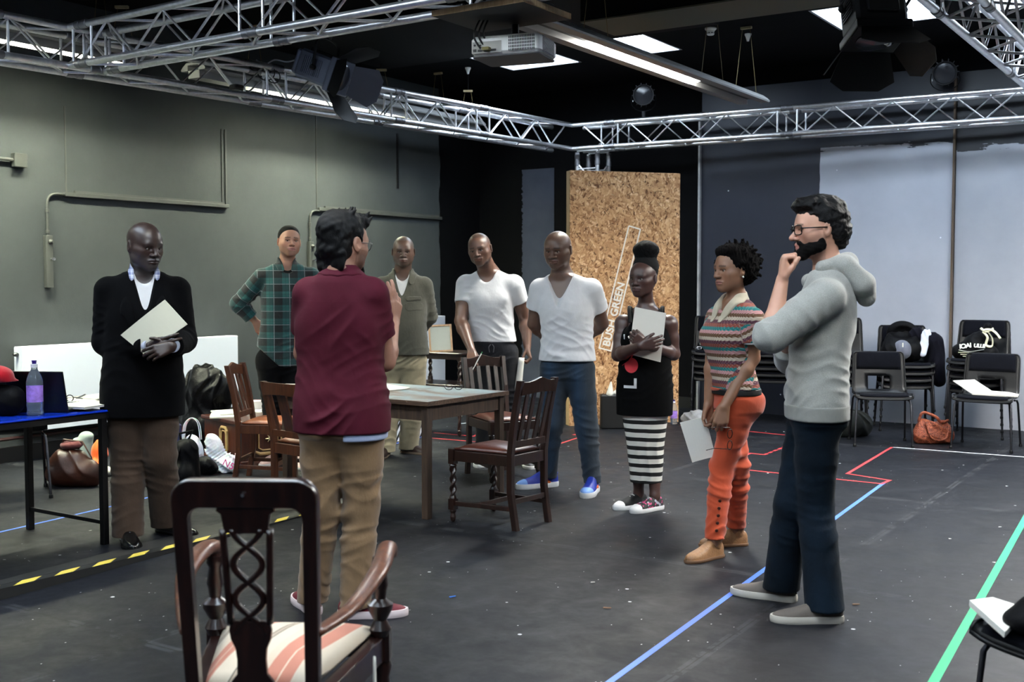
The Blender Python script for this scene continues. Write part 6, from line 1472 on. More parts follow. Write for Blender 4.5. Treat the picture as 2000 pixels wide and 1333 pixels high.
    bk = flat('canvas_black', (.010, .010, .012), .8); wt = flat('rubber_white', (.62, .62, .62), .5)
    pk = N('canvas_pattern'); v_ = pk.n('ShaderNodeTexVoronoi'); v_.inputs['Scale'].default_value = 70; pk.l(pk.co(), v_.inputs['Vector']); pk.set(pk.ramp(pk.sep(v_.outputs['Color'])[0], [(0, (.02, .02, .02)), (.5, (.05, .045, .05)), (.65, (.45, .08, .2)), (.85, (.35, .35, .4))], 'CONSTANT'), .7)
    for g_, d, up_ in ((P.gR, V(-.85, .60, 0), bk), (P.gL, V(-.82, .62, 0), pk.m)): make_shoe(P, g_, d, up_, wt, L=.262, w=1.0, lace=wt, soleh=.026, toecap=wt)
    ds = (P.wR-CAM).dot(FH)
    sheaf('script', (at_d(1240, 600, P.D-.175), at_d(1301, 612, P.D-.175), at_d(1290, 708, P.D-.19), at_d(1228, 692, P.D-.19)), PAPER, 'white script pressed flat to the chest of the woman in the striped skirt', thick=.008, bend=.004, lines=3)
    return P
# ------------------------------------------------------------------ wooden furniture
WD = wood('mahogany_dark', (.018, .008, .005), (.060, .024, .014), .35, 1.0, wear=(.16, .085, .05), coat=.3)
WO = wood('oak_brown', (.070, .026, .011), (.17, .070, .030), .38, 1.0, wear=(.24, .13, .07), coat=.3)
LE = flat('seat_leather_brown', (.115, .042, .028), .30, .0, .55, bump=.25, bscale=90, var=.15, vscale=9)
LP = flat('seat_leather_tan', (.36, .150, .075), .38, .0, .5, bump=.2, bscale=90, var=.12)
def twist_leg(x, y, z0, z1, r, mb):
    """barley twist turned leg with square blocks at both ends"""
    n = 26; rows = []
    for i in range(n+1):
        t = i/n; z = z0+(z1-z0)*t
        rows.append([(x+(r*(.80+.26*math.cos(2*(a-t*9.5))))*math.cos(a), y+(r*(.80+.26*math.cos(2*(a-t*9.5))))*math.sin(a), z) for a in [k*2*math.pi/12 for k in range(12)]])
    mb.grid(rows, closed_u=True)
def dining_chair(name, loc, fwd, label, H=.87, W=.42, D=.41, SZ=.43, wd=None, seat=None, group='wooden dining chairs', twist=True, slats=4, rail='wave'):
    """origin between the feet; local +y is the way a sitter faces"""
    wd = wd or WD; seat = seat or LE
    t = empty(name, loc, math.atan2(fwd.y, fwd.x)-math.pi/2, label, 'chair', group)
    wb = W*.84; hb, hf = wb/2-.018, W/2-.02
    yb, yf = -D/2, D/2
    for sx in (-1, 1):
        p = [(sx*(hb-.004), yb-.035, 0), (sx*hb, yb, SZ*.5), (sx*hb, yb, SZ), (sx*(hb+.002), yb-.03, (SZ+H)/2), (sx*(hb+.004), yb-.075, H)]
        m = MB()
        R5 = [[(q[0]+a*.017, q[1]+b*.018, q[2]) for a, b in ((-1, -1), (1, -1), (1, 1), (-1, 1))] for q in p]; m.grid(R5, closed_u=True); m.add(R5[0], [(3, 2, 1, 0)]); m.add(R5[-1], [(0, 1, 2, 3)])
        m.build('back_post', wd, t, bevel=.004)
        m = MB()
        if twist:
            m.box((sx*hf, yf, SZ-.04), (.042, .042, .09)); m.lathe([(.017, SZ-.085), (.023, SZ-.095), (.016, SZ-.105)][::-1], (sx*hf, yf, 0), 12); twist_leg(sx*hf, yf, .155, SZ-.10, .021, m)
            m.lathe([(.016, .13), (.024, .14), (.017, .16)], (sx*hf, yf, 0), 12); m.box((sx*hf, yf, .105), (.042, .042, .065)); m.lathe([(.010, 0), (.016, .012), (.019, .03), (.014, .05), (.021, .065), (.018, .075)], (sx*hf, yf, 0), 12)
        else: m.box((sx*hf, yf, SZ/2), (.038, .038, SZ), taper=1.0)
        m.build('leg', wd, t, bevel=.002 if twist else .003)
    m = MB(); m.bar((-hf, yf, SZ-.035), (hf, yf, SZ-.035), .026, .062)
    for sx in (-1, 1): m.bar((sx*hb, yb, SZ-.035), (sx*hf, yf, SZ-.035), .024, .062)
    m.bar((-hb, yb, SZ-.035), (hb, yb, SZ-.035), .024, .062); m.build('seat_frame', wd, t, bevel=.002)
    # drop-in seat
    rows = []; n = 8
    for i in range(n+1):
        u = i/n; y = yb+.02+(D-.03)*u; w = (hb-.012)+(hf-hb+.012)*u; row = []
        for j in range(n+1):
            v = j/n*2-1; e = max(abs(v), abs(u*2-1)); row.append((v*w, y, SZ+.004+.028*(1-e**3.2)))
        rows.append(row)
    m = MB(); m.grid(rows); m.build('seat', seat, t, smooth='all', solid=.012)
    # curved top rail
    rows = []
    for i in range(13):
        u = i/12; x = -hb+2*hb*u; yy = yb-.075-.018*math.sin(u*math.pi)
        top = H-.006+(.020*math.sin(u*math.pi)**2 if rail == 'wave' else .004)-(.010*abs(math.sin(u*2*math.pi)) if rail == 'wave' else 0)
        lo = H-.085+.012*math.sin(u*math.pi)
        rows.append([(x, yy-.009, lo), (x, yy+.009, lo+.002), (x, yy+.007, top), (x, yy-.011, top)])
    m = MB(); m.grid(rows, closed_u=True); m.add(rows[0], [(0, 1, 2, 3)]); m.add(rows[-1], [(3, 2, 1, 0)]); m.build('top_rail', wd, t, bevel=.002)
    m = MB(); m.bar((-hb, yb-.012, SZ+.06), (hb, yb-.012, SZ+.06), .022, .04); m.build('lower_rail', wd, t, bevel=.002)
    xs = [-.105, -.04, .04, .105] if slats == 4 else [-.10, 0, .10]
    for k, x in enumerate(xs):
        w = .030 if slats == 4 else (.026 if k != 1 else .085)
        m = MB(); m.bar((x*wb/.36, yb-.012, SZ+.07), (x*wb/.36*1.02, yb-.082, H-.07), w, .011, up=(0, 1, 0)); m.build('back_slat', wd, t, bevel=.001)
    m = MB(); m.bar((-hb, yb-.01, .16), (hb, yb-.01, .16), .018, .028); m.build('stretcher', wd, t, bevel=.002)
    for sx in (-1, 1): m = MB(); m.bar((sx*hb, yb-.01, .12), (sx*hf, yf, .11), .018, .026); m.build('stretcher', wd, t, bevel=.002)
    m = MB(); m.bar((-(hb+hf)/2, .03, .115), ((hb+hf)/2, .03, .115), .018, .026); m.build('stretcher', wd, t, bevel=.002)
    return t
def chair_at(pr, pl, *a, **k):
    """pr/pl: ground pixels of the two rear feet as seen from behind (sitter's right, sitter's left) -> centre and facing"""
    R_, L_ = at_z(*pr), at_z(*pl); mid = (R_+L_)/2; s = (R_-L_).normalized(); f = Vector((-s.y, s.x, 0)); D = k.get('D', .41)
    return dining_chair('dining_chair', mid+f*(D/2+.035), f, *a, **k)
chair_at((1073, 1019), (1005, 1038), 'dark wooden dining chair with brown leather seat, back towards us, nearest the right table corner', H=.86)
chair_at((906, 926), (991, 918), 'dark wooden dining chair on whose back the crew-neck man rests his hand', H=.86)
chair_at((588, 1012), (540, 1002), 'brown wooden chair with a slatted back, pushed up just left of the man in maroon', H=.81, wd=WO, seat=LP, slats=3, rail='plain', W=.46, twist=False)
o = dining_chair('dining_chair', at_z(536, 938), V(1, .10, 0), 'brown wooden dining chair seen side-on in front of the panelled chest, with tan leather seat', H=.83, wd=WO, seat=LP, twist=False, SZ=.42)
# dining table
TZ = .71
c = [at_z(850, 786, TZ), at_z(976, 762, TZ)]
TX1 = (c[0].x+c[1].x)/2+.02; TY0, TY1 = c[0].y, c[1].y; TX0 = TX1-1.27
t = empty('dining_table', ((TX0+TX1)/2, (TY0+TY1)/2, 0), math.radians(-1.5), 'wooden dining table with a worn pale blue top in the middle of the group', 'table')
tw, td = TX1-TX0, TY1-TY0
tm = N('painted_table_top'); co = tm.co(); n1 = tm.noise(tm.co('Object', (1, 2.2, 1)), 1.9, 6, .65, .6); n2 = tm.noise(co, 7, 6, .7)
c_ = tm.ramp(n1, [(.36, (.12, .085, .065)), (.45, (.30, .25, .22)), (.52, (.30, .40, .43)), (.62, (.38, .47, .49)), (.72, (.42, .42, .41))]); c_ = tm.mix(tm.ramp(n2, [(.52, (0, 0, 0)), (.68, (1, 1, 1))]), c_, (.20, .15, .12)); c_ = tm.mix(.25, c_, (.3, .27, .24)); tm.set(c_, .4, 0, .5).bump(n2, .1, .002)
m = MB(); m.rbox((0, 0, TZ-.014), (tw, td, .024), .01); m.build('table_top', [tm.m], t, bevel=.002)
m = MB(); m.bar((-tw/2, -td/2+.004, TZ-.014), (tw/2, -td/2+.004, TZ-.014), .012, .026); m.bar((tw/2-.004, -td/2, TZ-.014), (tw/2-.004, td/2, TZ-.014), .012, .026); m.build('table_edge', wood('table_edge_worn', (.05, .028, .018), (.20, .13, .085), .6, 2.0, axis=0, wear=(.38, .30, .22)), t)
wt_ = wood('table_leg_worn', (.045, .028, .020), (.13, .085, .055), .6, 1.0, wear=(.24, .19, .14))
for sx in (-1, 1):
    for sy in (-1, 1): m = MB(); m.box((sx*(tw/2-.045), sy*(td/2-.045), (TZ-.026)/2), (.046, .046, TZ-.026)); m.build('leg', wt_, t, bevel=.003)
for sy in (-1, 1): MB().box((0, sy*(td/2-.045), TZ-.075), (tw-.13, .022, .09)).build('apron', wt_, t)
for sx in (-1, 1): MB().box((sx*(tw/2-.045), 0, TZ-.075), (.022, td-.13, .09)).build('apron', wt_, t)
def on_table(px, py, h=0): p = at_z(px, py, TZ+h); return p
gg = empty('reading_glasses', on_table(886, 756, .018), YAW+.3, 'folded reading glasses lying on the dining table near its far edge', 'glasses')
gmb = flat('glasses_frame_dark', (.03, .02, .03), .3)
for sx in (-1, 1):
    MB().tube([(sx*.033+.026*math.cos(a), .008*math.sin(a), .018*math.sin(a)) for a in [k*math.pi/8 for k in range(16)]], .0026, 6, closed=True).build('rim', gmb, gg, smooth='all')
    MB().tube([(sx*.06, 0, .008), (sx*.055, .03, -.004), (-sx*.03, .05, -.010)], .0022, 6).build('temple_arm', gmb, gg, smooth=True)
MB().tube([(-.01, 0, .006), (.01, 0, .006)], .002, 6).build('bridge', gmb, gg, smooth=True)
def paper_on(px, py, h, w, l, rz, label, name='paper_sheet', thick=.003, mat=None, curl=.0):
    p = at_z(px, py, h) if not isinstance(px, Vector) else px
    m = MB(); rows = [[(x*w/2, y*l/2, thick+curl*max(0, x)**3) for x in [i/4-1 for i in range(9)]] for y in (-1, 0, 1)]
    m.grid(rows); lo = [[(x*w/2, y*l/2, .0003+curl*max(0, x)**3) for x in [i/4-1 for i in range(9)]][::-1] for y in (-1, 0, 1)]; m.grid(lo)
    for k in (0, 8): m.grid([[rows[i][k], lo[i][8-k]] for i in range(3)])
    for k in (0, 2): m.grid([[rows[k][j], lo[k][8-j]] for j in range(9)])
    o = m.build(name, mat or PAPER); o.location = p; o.rotation_euler.z = rz; return tag(o, label, 'paper')
paper_on(752, 759, TZ+.0015, .21, .297, 1.2, 'white paper sheet on the dining table beside the maroon shirt', curl=.01)
paper_on(574, 757, TZ+.0015, .21, .25, .4, 'white paper pile at the far left end of the dining table', thick=.012)
# foreground armchair with pierced back
WM = wood('mahogany_red', (.014, .006, .005), (.055, .020, .014), .28, 1.0, wear=None, coat=.4)
WA = wood('arm_worn_wood', (.090, .036, .020), (.22, .105, .060), .35, 1.0, wear=(.38, .28, .20), coat=.3)
def armchair():
    DZ = 2.62; yawc = math.radians(2)
    b0 = at_d(496, 1300, DZ); root = Vector((b0.x, b0.y, 0)); f = (FH*math.cos(yawc)+RT*math.sin(yawc)).normalized()
    t = empty('armchair', root, math.atan2(f.y, f.x)-math.pi/2, 'dark mahogany foreground armchair with pierced splat back and striped cushion, seen from behind', 'armchair')
    R_ = Matrix.Rotation(-t.rotation_euler.z, 3, 'Z')
    def L(px, py, D): return R_ @ (at_d(px, py, D)-root)
    D0 = DZ
    zt = at_d(492, 945, D0-.04).z; wt = (at_d(636, 950, D0-.04)-at_d(348, 950, D0-.04)).length/2; SZ = .44
    cx = 0.0; yt = -.05; ro = .055
    # posts + top rail as one bent frame: inner/outer rounded outline
    def outl(w, z, r, n=7):
        pts = [(-w, SZ-.02)]+[(-w+r-r*math.cos(a), z-r+r*math.sin(a)) for a in [k*math.pi/2/n for k in range(n+1)]]+[(w-r+r*math.sin(a), z-r+r*math.cos(a)) for a in [k*math.pi/2/n for k in range(n+1)]]+[(w, SZ-.02)]
        return pts
    ou = outl(wt, zt+.016, .050); inn = outl(wt-.036, zt-.052, .030); inn = [(x*(1-.0), z) for x, z in inn]
    yy = lambda z: -.0-.06*(z-SZ)/(zt-SZ); sx_ = lambda z: .93+.07*(z-SZ)/(zt-SZ)
    rows = []
    for (x1, z1), (x2, z2) in zip(ou, inn):
        rows.append([(x1*sx_(z1), yy(z1)-.012, z1), (x1*sx_(z1)*.985, yy(z1)-.019, z1-.004*(z1 > SZ)), (x2*sx_(z2), yy(z2)-.016, z2), (x2*sx_(z2), yy(z2)+.014, z2), (x1*sx_(z1), yy(z1)+.016, z1)])
    MB().grid(rows, closed_u=True).build('back_frame', WM, t, smooth=True, bevel=.002)
    for sx in (-1, 1):
        m = MB(); m.bar((sx*(wt*.93-.018), 0, SZ-.02), (sx*(wt*.93-.03), -.06, 0), .034, .034, up=(0, 1, 0)); m.build('rear_leg', WM, t, bevel=.003)
    # pierced splat: outline bars and interlaced ribbons
    sp = MB(); z0, z1 = SZ+.02, zt-.04; Hh = z1-z0
    w_ = lambda u: .040+.036*abs(u-.28)**1.0*.9 if u > .28 else .040+.03*(.28-u)   # half width along height
    yb = lambda z: yy(z)-.004
    def pt(x, u): z = z0+Hh*u; return Vector((x, yb(z), z))
    wo = lambda u: (.058 if u > .90 else .046-.004*math.cos((u-.3)*6)+.010*max(0, u-.5)) if u > .40 else .036+.012*math.cos(min(1, u/.22)*math.pi/2)*0+(.024 if u < .04 else 0)+.0*u
    for sx in (-1, 1):
        pts = [pt(sx*(.046+.018*(u-.36)), u) for u in [.36+.5*k/10 for k in range(11)]]; sp2 = MB(); 
        for i in range(10): sp2.bar(pts[i], pts[i+1], .0145, .012, up=(0, 1, 0)) if False else None
        sp2.tube(pts, .0125, 8, flat=.7); sp2.build('splat_upright', WM, t, smooth='all')
        # ribbon: figure-of-eight
        rb = [pt(sx*x, u) for x, u in ((-.030, .86), (-.012, .80), (.012, .755), (.030, .70), (.030+.0, .70))][:4]
        pts = []
        for k in range(33):
            u = .30+.56*k/32; ph = (u-.30)/.56; x = sx*.034*math.cos(ph*2*math.pi*1.5+math.pi/2*0)*(1 if True else 1); pts.append(pt(x, u))
        m = MB(); m.tube(pts, .0095, 8, flat=.8); m.build('splat_ribbon', WM, t, smooth='all')
    m = MB()
    P1 = []
    def plate(prof, name):
        rows = [[(-w, yb(z0+Hh*u)-.007, z0+Hh*u), (w, yb(z0+Hh*u)-.007, z0+Hh*u), (w, yb(z0+Hh*u)+.007, z0+Hh*u), (-w, yb(z0+Hh*u)+.007, z0+Hh*u)] for u, w in prof]
        mm = MB(); mm.grid(rows, closed_u=True); mm.add(rows[0], [(0, 1, 2, 3)]); mm.add(rows[-1], [(3, 2, 1, 0)]); mm.build(name, WM, t, bevel=.002)
    plate([(.84, .050), (.87, .052), (.90, .054), (.94, .057), (.955, .068), (.97, .066), (1.03, .064)], 'splat_top')
    plate([(-.02, .052), (.04, .050), (.08, .036), (.16, .034), (.22, .037), (.27, .047), (.32, .050), (.36, .046), (.37, .036)], 'splat_base')
    m = MB(); m.lathe([(.004, .002), (.004, -.001)], (0.0, yy(zt-.02)-.022, zt-.02), 8, axis=(0, -1, 0)).build('screw_head', metal('chrome', (.75, .75, .78), .25), t)
    # seat frame, cushion
    dF = .50; wF = .240; wB = wt*.93
    m = MB()
    for sx in (-1, 1): m.bar((sx*(wB-.01), .0, SZ-.035), (sx*(wF-.01), dF, SZ-.035), .038, .07)
    m.bar((-wB, .005, SZ-.035), (wB, .005, SZ-.035), .03, .07); m.bar((-wF, dF, SZ-.035), (wF, dF, SZ-.035), .034, .07); m.build('seat_frame', WM, t, bevel=.004)
    sm_ = N('striped_seat_fabric'); x = sm_.sep(sm_.co('Object', (1, 1, 1), (0, 0, .25)))[0]; fr = sm_.math('FRACT', sm_.math('ADD', sm_.math('MULTIPLY', x, 5.2), 10.15))
    cc = sm_.ramp(fr, [(0, (.55, .47, .38)), (.12, (.48, .24, .18)), (.30, (.60, .50, .40)), (.32, (.48, .24, .18)), (.48, (.56, .49, .40)), (.72, (.10, .09, .08)), (.735, (.42, .35, .28)), (.80, (.10, .09, .08)), (.815, (.56, .49, .40)), (.90, (.56, .49, .40))], 'CONSTANT')
    sm_.set(cc, .9).bump(sm_.noise(sm_.co(), 300, 2), .2, .001)
    rows = []; n = 12
    for i in range(n+1):
        u = i/n; y = .035+(dF-.05)*u; w = (wB-.035)+(wF-wB+.005)*u; rows.append([((j/n*2-1)*w, y, SZ+.004+.055*(1-max(abs(j/n*2-1), abs(u*2-1))**2.6)) for j in range(n+1)])
    MB().grid(rows).build('seat_cushion', sm_.m, t, smooth='all', solid=.02)
    # front legs + arm supports, arms
    for sx in (-1, 1):
        x, y = sx*(wF-.01), dF-.02
        m = MB(); m.lathe([(.014, 0), (.022, .02), (.018, .05), (.030, .075), (.022, .11), (.016, .13), (.024, .17), (.030, .24), (.022, .32), (.030, .35), (.022, SZ-.07)], (x, y, 0), 16); m.box((x, y, SZ-.03), (.05, .05, .085)); m.build('leg', WM, t, smooth=True)
        za = at_d(742, 1085, D0+.42).z; m = MB(); m.lathe([(.022, SZ), (.030, SZ+.02), (.018, SZ+.045), (.034, SZ+.075), (.036, SZ+.09), (.016, SZ+.105), (.019, SZ+.13), (.023, za-.09), (.016, za-.045), (.024, za-.03), (.020, za-.012)], (x, y-.02, 0), 16); m.build('arm_support', WM, t, smooth=True)
        pa = smooth_path([(sx*(wB-.005), -.02, za-.075), (sx*(wB+.05), .13, za-.060), (sx*(wF+.01), .28, za-.012), (sx*(wF+.012), .42, za+.010), (sx*(wF+.006), .50, za+.004), (sx*(wF+.002), .53, za-.025)], 6)
        rr = [.016+.011*min(1, i/14) for i in range(len(pa))]; rr[-1] = .014; m = MB(); m.tube(pa, rr, 12, flat=.72); m.build('arm', WA, t, smooth='all')
    # string tied on the right seat rail
    MB().tube([(wF*.93+.022, dF*.52+.02*math.cos(a)*.2, SZ-.035+.042*math.sin(a)) for a in [k*math.pi/6 for k in range(12)]], .004, 6, closed=True).build('string_tie', PAPER, t, smooth=True)
    return t
armchair()
# tea trolley with photo frame by the wall
tr = at_d(868, 690, 10.55); zt = at_d(868, 687, 10.5).z
t = empty('tea_trolley', (tr.x, tr.y, 0), math.radians(4), 'small dark two-tier wooden table with barley twist legs by the far radiator', 'side table')
W_, D_ = .62, .42
for z, nm in ((zt, 'table_top'), (at_d(868, 748, 10.5).z, 'lower_shelf')):
    MB().rbox((0, 0, z-.01), (W_, D_, .02), .02).build(nm, WD, t, smooth=True); m = MB()
    for sy in (-1, 1): m.bar((-W_/2+.03, sy*(D_/2-.03), z-.04), (W_/2-.03, sy*(D_/2-.03), z-.04), .018, .045)
    m.build('rim', WD, t)
zs = at_d(868, 748, 10.5).z
for sx in (-1, 1):
    for sy in (-1, 1):
        m = MB(); x, y = sx*(W_/2-.035), sy*(D_/2-.035); twist_leg(x, y, zs+.03, zt-.07, .019, m); m.box((x, y, zt-.045), (.035, .035, .05)); m.box((x, y, zs+.005), (.035, .035, .06)); twist_leg(x, y, .06, zs-.05, .019, m); m.lathe([(.010, 0), (.02, .02), (.02, .05), (.012, .06)], (x, y, 0), 10); m.build('leg', WD, t)
p_ = at_d(862, 684, 10.42); fr = empty('picture_frame', (p_.x, p_.y, zt), YAW+.08, 'empty pale wooden picture frame propped on the small table with twisted legs', 'picture frame')
Rf = Matrix.Rotation(math.radians(-14), 3, 'X') @ Matrix.Rotation(math.radians(-3), 3, 'Y'); fw, fh = .20, .255
m = MB(); fmx = wood('frame_pale_wood', (.36, .24, .15), (.55, .42, .30), .5, 2)
for (x, z, w, h) in ((-fw/2, fh/2, .016, fh), (fw/2, fh/2, .016, fh), (0, .008, fw, .016), (0, fh-.004, fw+.016, .016)): m.box(Rf @ Vector((x, 0, z)), (w, .014, h), Rf)
m.build('frame', fmx, fr); MB().box(Rf @ Vector((0, .004, fh/2)), (fw-.01, .004, fh-.01), Rf).build('backing_card', flat('card_grey_white', (.42, .44, .42), .7), fr)
MB().bar(Rf @ Vector((0, .01, fh*.7)), (0, .13, .002), .03, .004, up=(0, 1, 0)).build('stand_strut', fmx, fr)
# striped board under the table
s_m = N('board_diagonal_stripes'); x, y, z = s_m.sep(s_m.co()); f_ = s_m.math('FRACT', s_m.math('MULTIPLY', s_m.math('SUBTRACT', x, s_m.math('MULTIPLY', z, .72)), 17)); s_m.set(s_m.mix(s_m.math('GREATER_THAN', f_, .45), (.010, .012, .016), (.66, .68, .70)), .5)
p_ = at_z(830, 852); q_ = at_z(756, 866); o = MB().box((0, 0, .17), (.62, .03, .34)).build('striped_board', s_m.m); d_ = (p_-q_).normalized(); o.location = p_-d_*.28; o.rotation_euler.z = math.atan2(d_.y, d_.x); tag(o, 'board with black and white diagonal stripes standing on the floor beyond the dining table', 'board')
# ------------------------------------------------------------------ radiators
RW = flat('radiator_white', (.64, .67, .74), .4, bump=.05)
def radiator(y0, y1, z0, z1, label):
    t = empty('radiator', (XL, (y0+y1)/2, z0), 0, label, 'radiator'); L_ = y1-y0; h = z1-z0
    m = MB(); m.rbox((.15, 0, h/2), (.018, L_, h), .008); m.build('front_panel', RW, t, smooth=True)
    MB().rbox((.05, 0, h/2), (.018, L_, h-.01), .008).build('back_panel', RW, t, smooth=True)
    MB().box((.10, 0, h-.006), (.10, L_-.006, .012)).build('top_grille', RW, t)
    for s_ in (-1, 1): MB().box((.10, s_*(L_/2-.003), h/2), (.085, .005, h-.004)).build('side_panel', RW, t)
    m = MB(); [m.box((.10, -L_/2+.03+k*.04, h/2), (.075, .003, h-.05)) for k in range(int(L_/.04))]; m.build('convector_fins', flat('radiator_fin_grey', (.3, .3, .32), .6), t)  # fins in a darker grey than the panels
    MB().lathe([(.012, 0), (.016, .01), (.016, .03), (.010, .04)], (.10, -L_/2-.001, h-.06), 12, axis=(0, -1, 0)).build('bleed_valve', metal('valve_dark', (.2, .2, .2), .4), t, smooth=True)
ra, rb = at_x(44, 683, XL+.16), at_x(465, 652, XL+.16); zb = at_x(217, 827, XL+.16).z
radiator(ra.y, rb.y, .24, (ra.z+rb.z)/2, 'long white panel radiator on the left wall behind the blue table')
ra, rb = at_x(815, 620, XL+.16), at_x(870, 617, XL+.16)
radiator(ra.y-.2, rb.y, .20, rb.z, 'white radiator end by the dark corner, behind the small table with the picture frame')
# ------------------------------------------------------------------ blue table and what lies on it
BT = .73; f0 = at_z(213, 801, BT); bx = f0.x; ty1 = f0.y
t = empty('folding_table', (bx-.36, ty1-.9, 0), 0, 'blue topped table with black metal legs along the left wall', 'table')
btm = flat('table_top_blue', (.010, .055, .38), .25, .0, .6, var=.08); bkm = flat('steel_black', (.010, .010, .011), .4, .3)
MB().rbox((0, 0, BT-.01), (.72, 1.8, .02), .012).build('table_top', btm, t, smooth=True)
m = MB(); [m.box((sx*.352, 0, BT-.026), (.016, 1.8, .034)) for sx in (-1, 1)]; [m.box((0, sy*.892, BT-.026), (.70, .016, .034)) for sy in (-1, 1)]; m.build('edge_frame', bkm, t)
for sx in (-1, 1):
    for sy in (-1, 1): MB().box((sx*.335, sy*.875, (BT-.03)/2), (.035, .035, BT-.03)).build('leg', bkm, t, bevel=.003)
for sy in (-1, 1): MB().box((0, sy*.875, .12), (.64, .02, .02)).build('cross_bar', bkm, t)
# water bottle
def bottle(p, h, label, col=(.75, .85, .95), capc=(.05, .02, .22), lab=(.32, .18, .60)):
    g = N('bottle_plastic_clear') if 'bp' not in _mc else None
    if g: g.set((.75, .86, .97), .05, 0, .6); g.b.inputs['Transmission Weight'].default_value = .92; g.b.inputs['IOR'].default_value = 1.2; _mc['bp'] = g.m
    w_ = N('bottle_water') if 'bw' not in _mc else None
    if w_: w_.set((.80, .90, 1.0), .02); w_.b.inputs['Transmission Weight'].default_value = .97; w_.b.inputs['IOR'].default_value = 1.33; _mc['bw'] = w_.m
    t = empty('water_bottle', p, 0, label, 'bottle'); r = h*.145
    prof = [(r*.75, 0), (r*.98, h*.02), (r, h*.06), (r*.93, h*.12), (r, h*.18), (r, h*.24), (r*.97, h*.25), (r*.97, h*.55), (r, h*.56), (r*.99, h*.62), (r*.80, h*.72), (r*.45, h*.82), (r*.38, h*.84), (r*.38, h*.88)]
    MB().lathe(prof, n=24).build('shell', _mc['bp'], t, smooth='all')
    MB().lathe([(x*.93, z+.002) for x, z in prof[:7]], n=24).build('water', _mc['bw'], t, smooth='all')
    MB().lathe([(r*.985, h*.25), (r*.985, h*.55)], n=24, cap=False).build('label_band', flat('bottle_label_violet', lab, .4, var=.5, vscale=18), t, smooth='all')
    MB().lathe([(r*.42, h*.87), (r*.42, h*.93), (r*.30, h*.935)], n=18).build('cap', flat('cap_white', (.6, .6, .65), .4), t, smooth=True)
    MB().lathe([(r*.26, h*.93), (r*.26, h*.97), (r*.30, h*.98), (r*.30, h), (r*.2, h)], n=16).build('sports_spout', flat('cap_violet', capc, .4), t, smooth=True)
bottle(at_z(69, 812, BT), .285, 'clear water bottle with violet label standing on the blue table')
lp = at_z(78, 806, BT); t = empty('laptop', lp, math.radians(18)+YAW*.3, 'open black laptop on the blue table, its lid back towards us', 'laptop'); lm = flat('laptop_black', (.008, .008, .010), .35, .2)
MB().rbox((0, .10, .010), (.32, .22, .018), .012).build('keyboard_base', lm, t, smooth=True)
MB().rbox((0, -.03, .115), (.32, .010, .22), .004, Matrix.Rotation(math.radians(14), 3, 'X')).build('lid', lm, t, smooth=True)
bk_fab = fab('nylon_black', (.009, .009, .011), .55, .5, 200, .2, .05)
def blob(name, prims, mat, label, cat, h=.006, fl=(), parent=None, subs=(), cuts=(), ins=None):
    """fabric or leather object grown from soft shapes; prims in world space"""
    lo = np.min([p[0].lo for p in prims], 0)-.03; hi = np.max([p[0].hi for p in prims], 0)+.03; F = Field(lo, hi, h)
    for p, k in prims: F.add(p, k)
    if fl: F.disp(folds(list(fl)), .05)
    for p, k in subs: F.sub(p, k)
    for c in cuts: F.cut(*c)
    org = (lo+hi)/2; org[2] = max(lo[2]+.03, 0) if parent is None else org[2]
    if parent is not None: return np_mesh(name, [F.mesh()], mat, parent, tuple(parent.location))
    o = np_mesh(name, [F.mesh()], mat, None, tuple(org)); o.location = tuple(org); return tag(o, label, cat)
b0 = at_z(8, 812, BT); 
blob('shoulder_bag', [(cap(b0+UP*.07-RT*.12, b0+UP*.07+RT*.03, .075), .02), (cap(b0+UP*.12-RT*.1, b0+UP*.10+RT*.05, .05), .03)], bk_fab, 'black bag at the left picture edge on the blue table', 'bag', fl=[(b0+UP*.1-RT*.1, b0+UP*.1, .1, .008, UP+RT*.4, .04, 5)], cuts=[((0, 0, BT+.001), (0, 0, -1), .004)])
blob('felt_hat', [(ell(b0+UP*.205-RT*.045, (.10, .09, .055)), .02), (cap(b0+UP*.175+RT*.03-FH*.03, b0+UP*.165+RT*.055+FH*.03, .018), .03)], fab('felt_red', (.40, .008, .026), .95, .3), 'crimson red cap lying on the black bag at the left picture edge', 'cap', cuts=[((0, 0, b0.z+.175), (0, 0, -1), .004)])
wh2 = PAPER
def note(px, py, w, l, rz, thick, label, rings=False, up=0):
    p = at_z(px, py, BT+.001+up); t = empty('notebook', p, rz, label, 'notebook')
    MB().box((0, 0, thick/2), (w, l, thick)).build('pages', wh2, t); MB().box((0, 0, thick+.001), (w+.004, l+.004, .0015)).build('cover_sheet', PAPERC, t)
    if rings:
        for k in range(14): MB().tube([(-w/2+.005+.008*math.cos(a), -l/2+.015+k*(l-.03)/13, thick/2+.009*math.sin(a)) for a in [i*math.pi/4 for i in range(8)]], .0012, 5, closed=True).build('spiral_ring', bkm, t)
    return t
note(143, 786, .20, .26, YAW+math.pi/2+.05, .012, 'white spiral bound notebook on the blue table next to the laptop', rings=True)
note(172, 793, .23, .30, .2, .010, 'open white ring binder pages at the right end of the blue table, the nearer papers', up=.014)
n_ = note(196, 779, .23, .28, .1, .014, 'white ring binder at the right end of the blue table, the farther papers')
MB().tube([(.0, .0, .012), (.0, .0, .05), (.0, .03, .06), (0, .05, .045), (0, .06, .012)], .003, 6).build('binder_ring', metal('chrome', (.75, .75, .78), .25), n_, smooth=True)
t = empty('eyeglasses', at_z(127, 778, BT+.03), .4, 'dark brown eyeglasses lying on the spiral notebook', 'glasses')
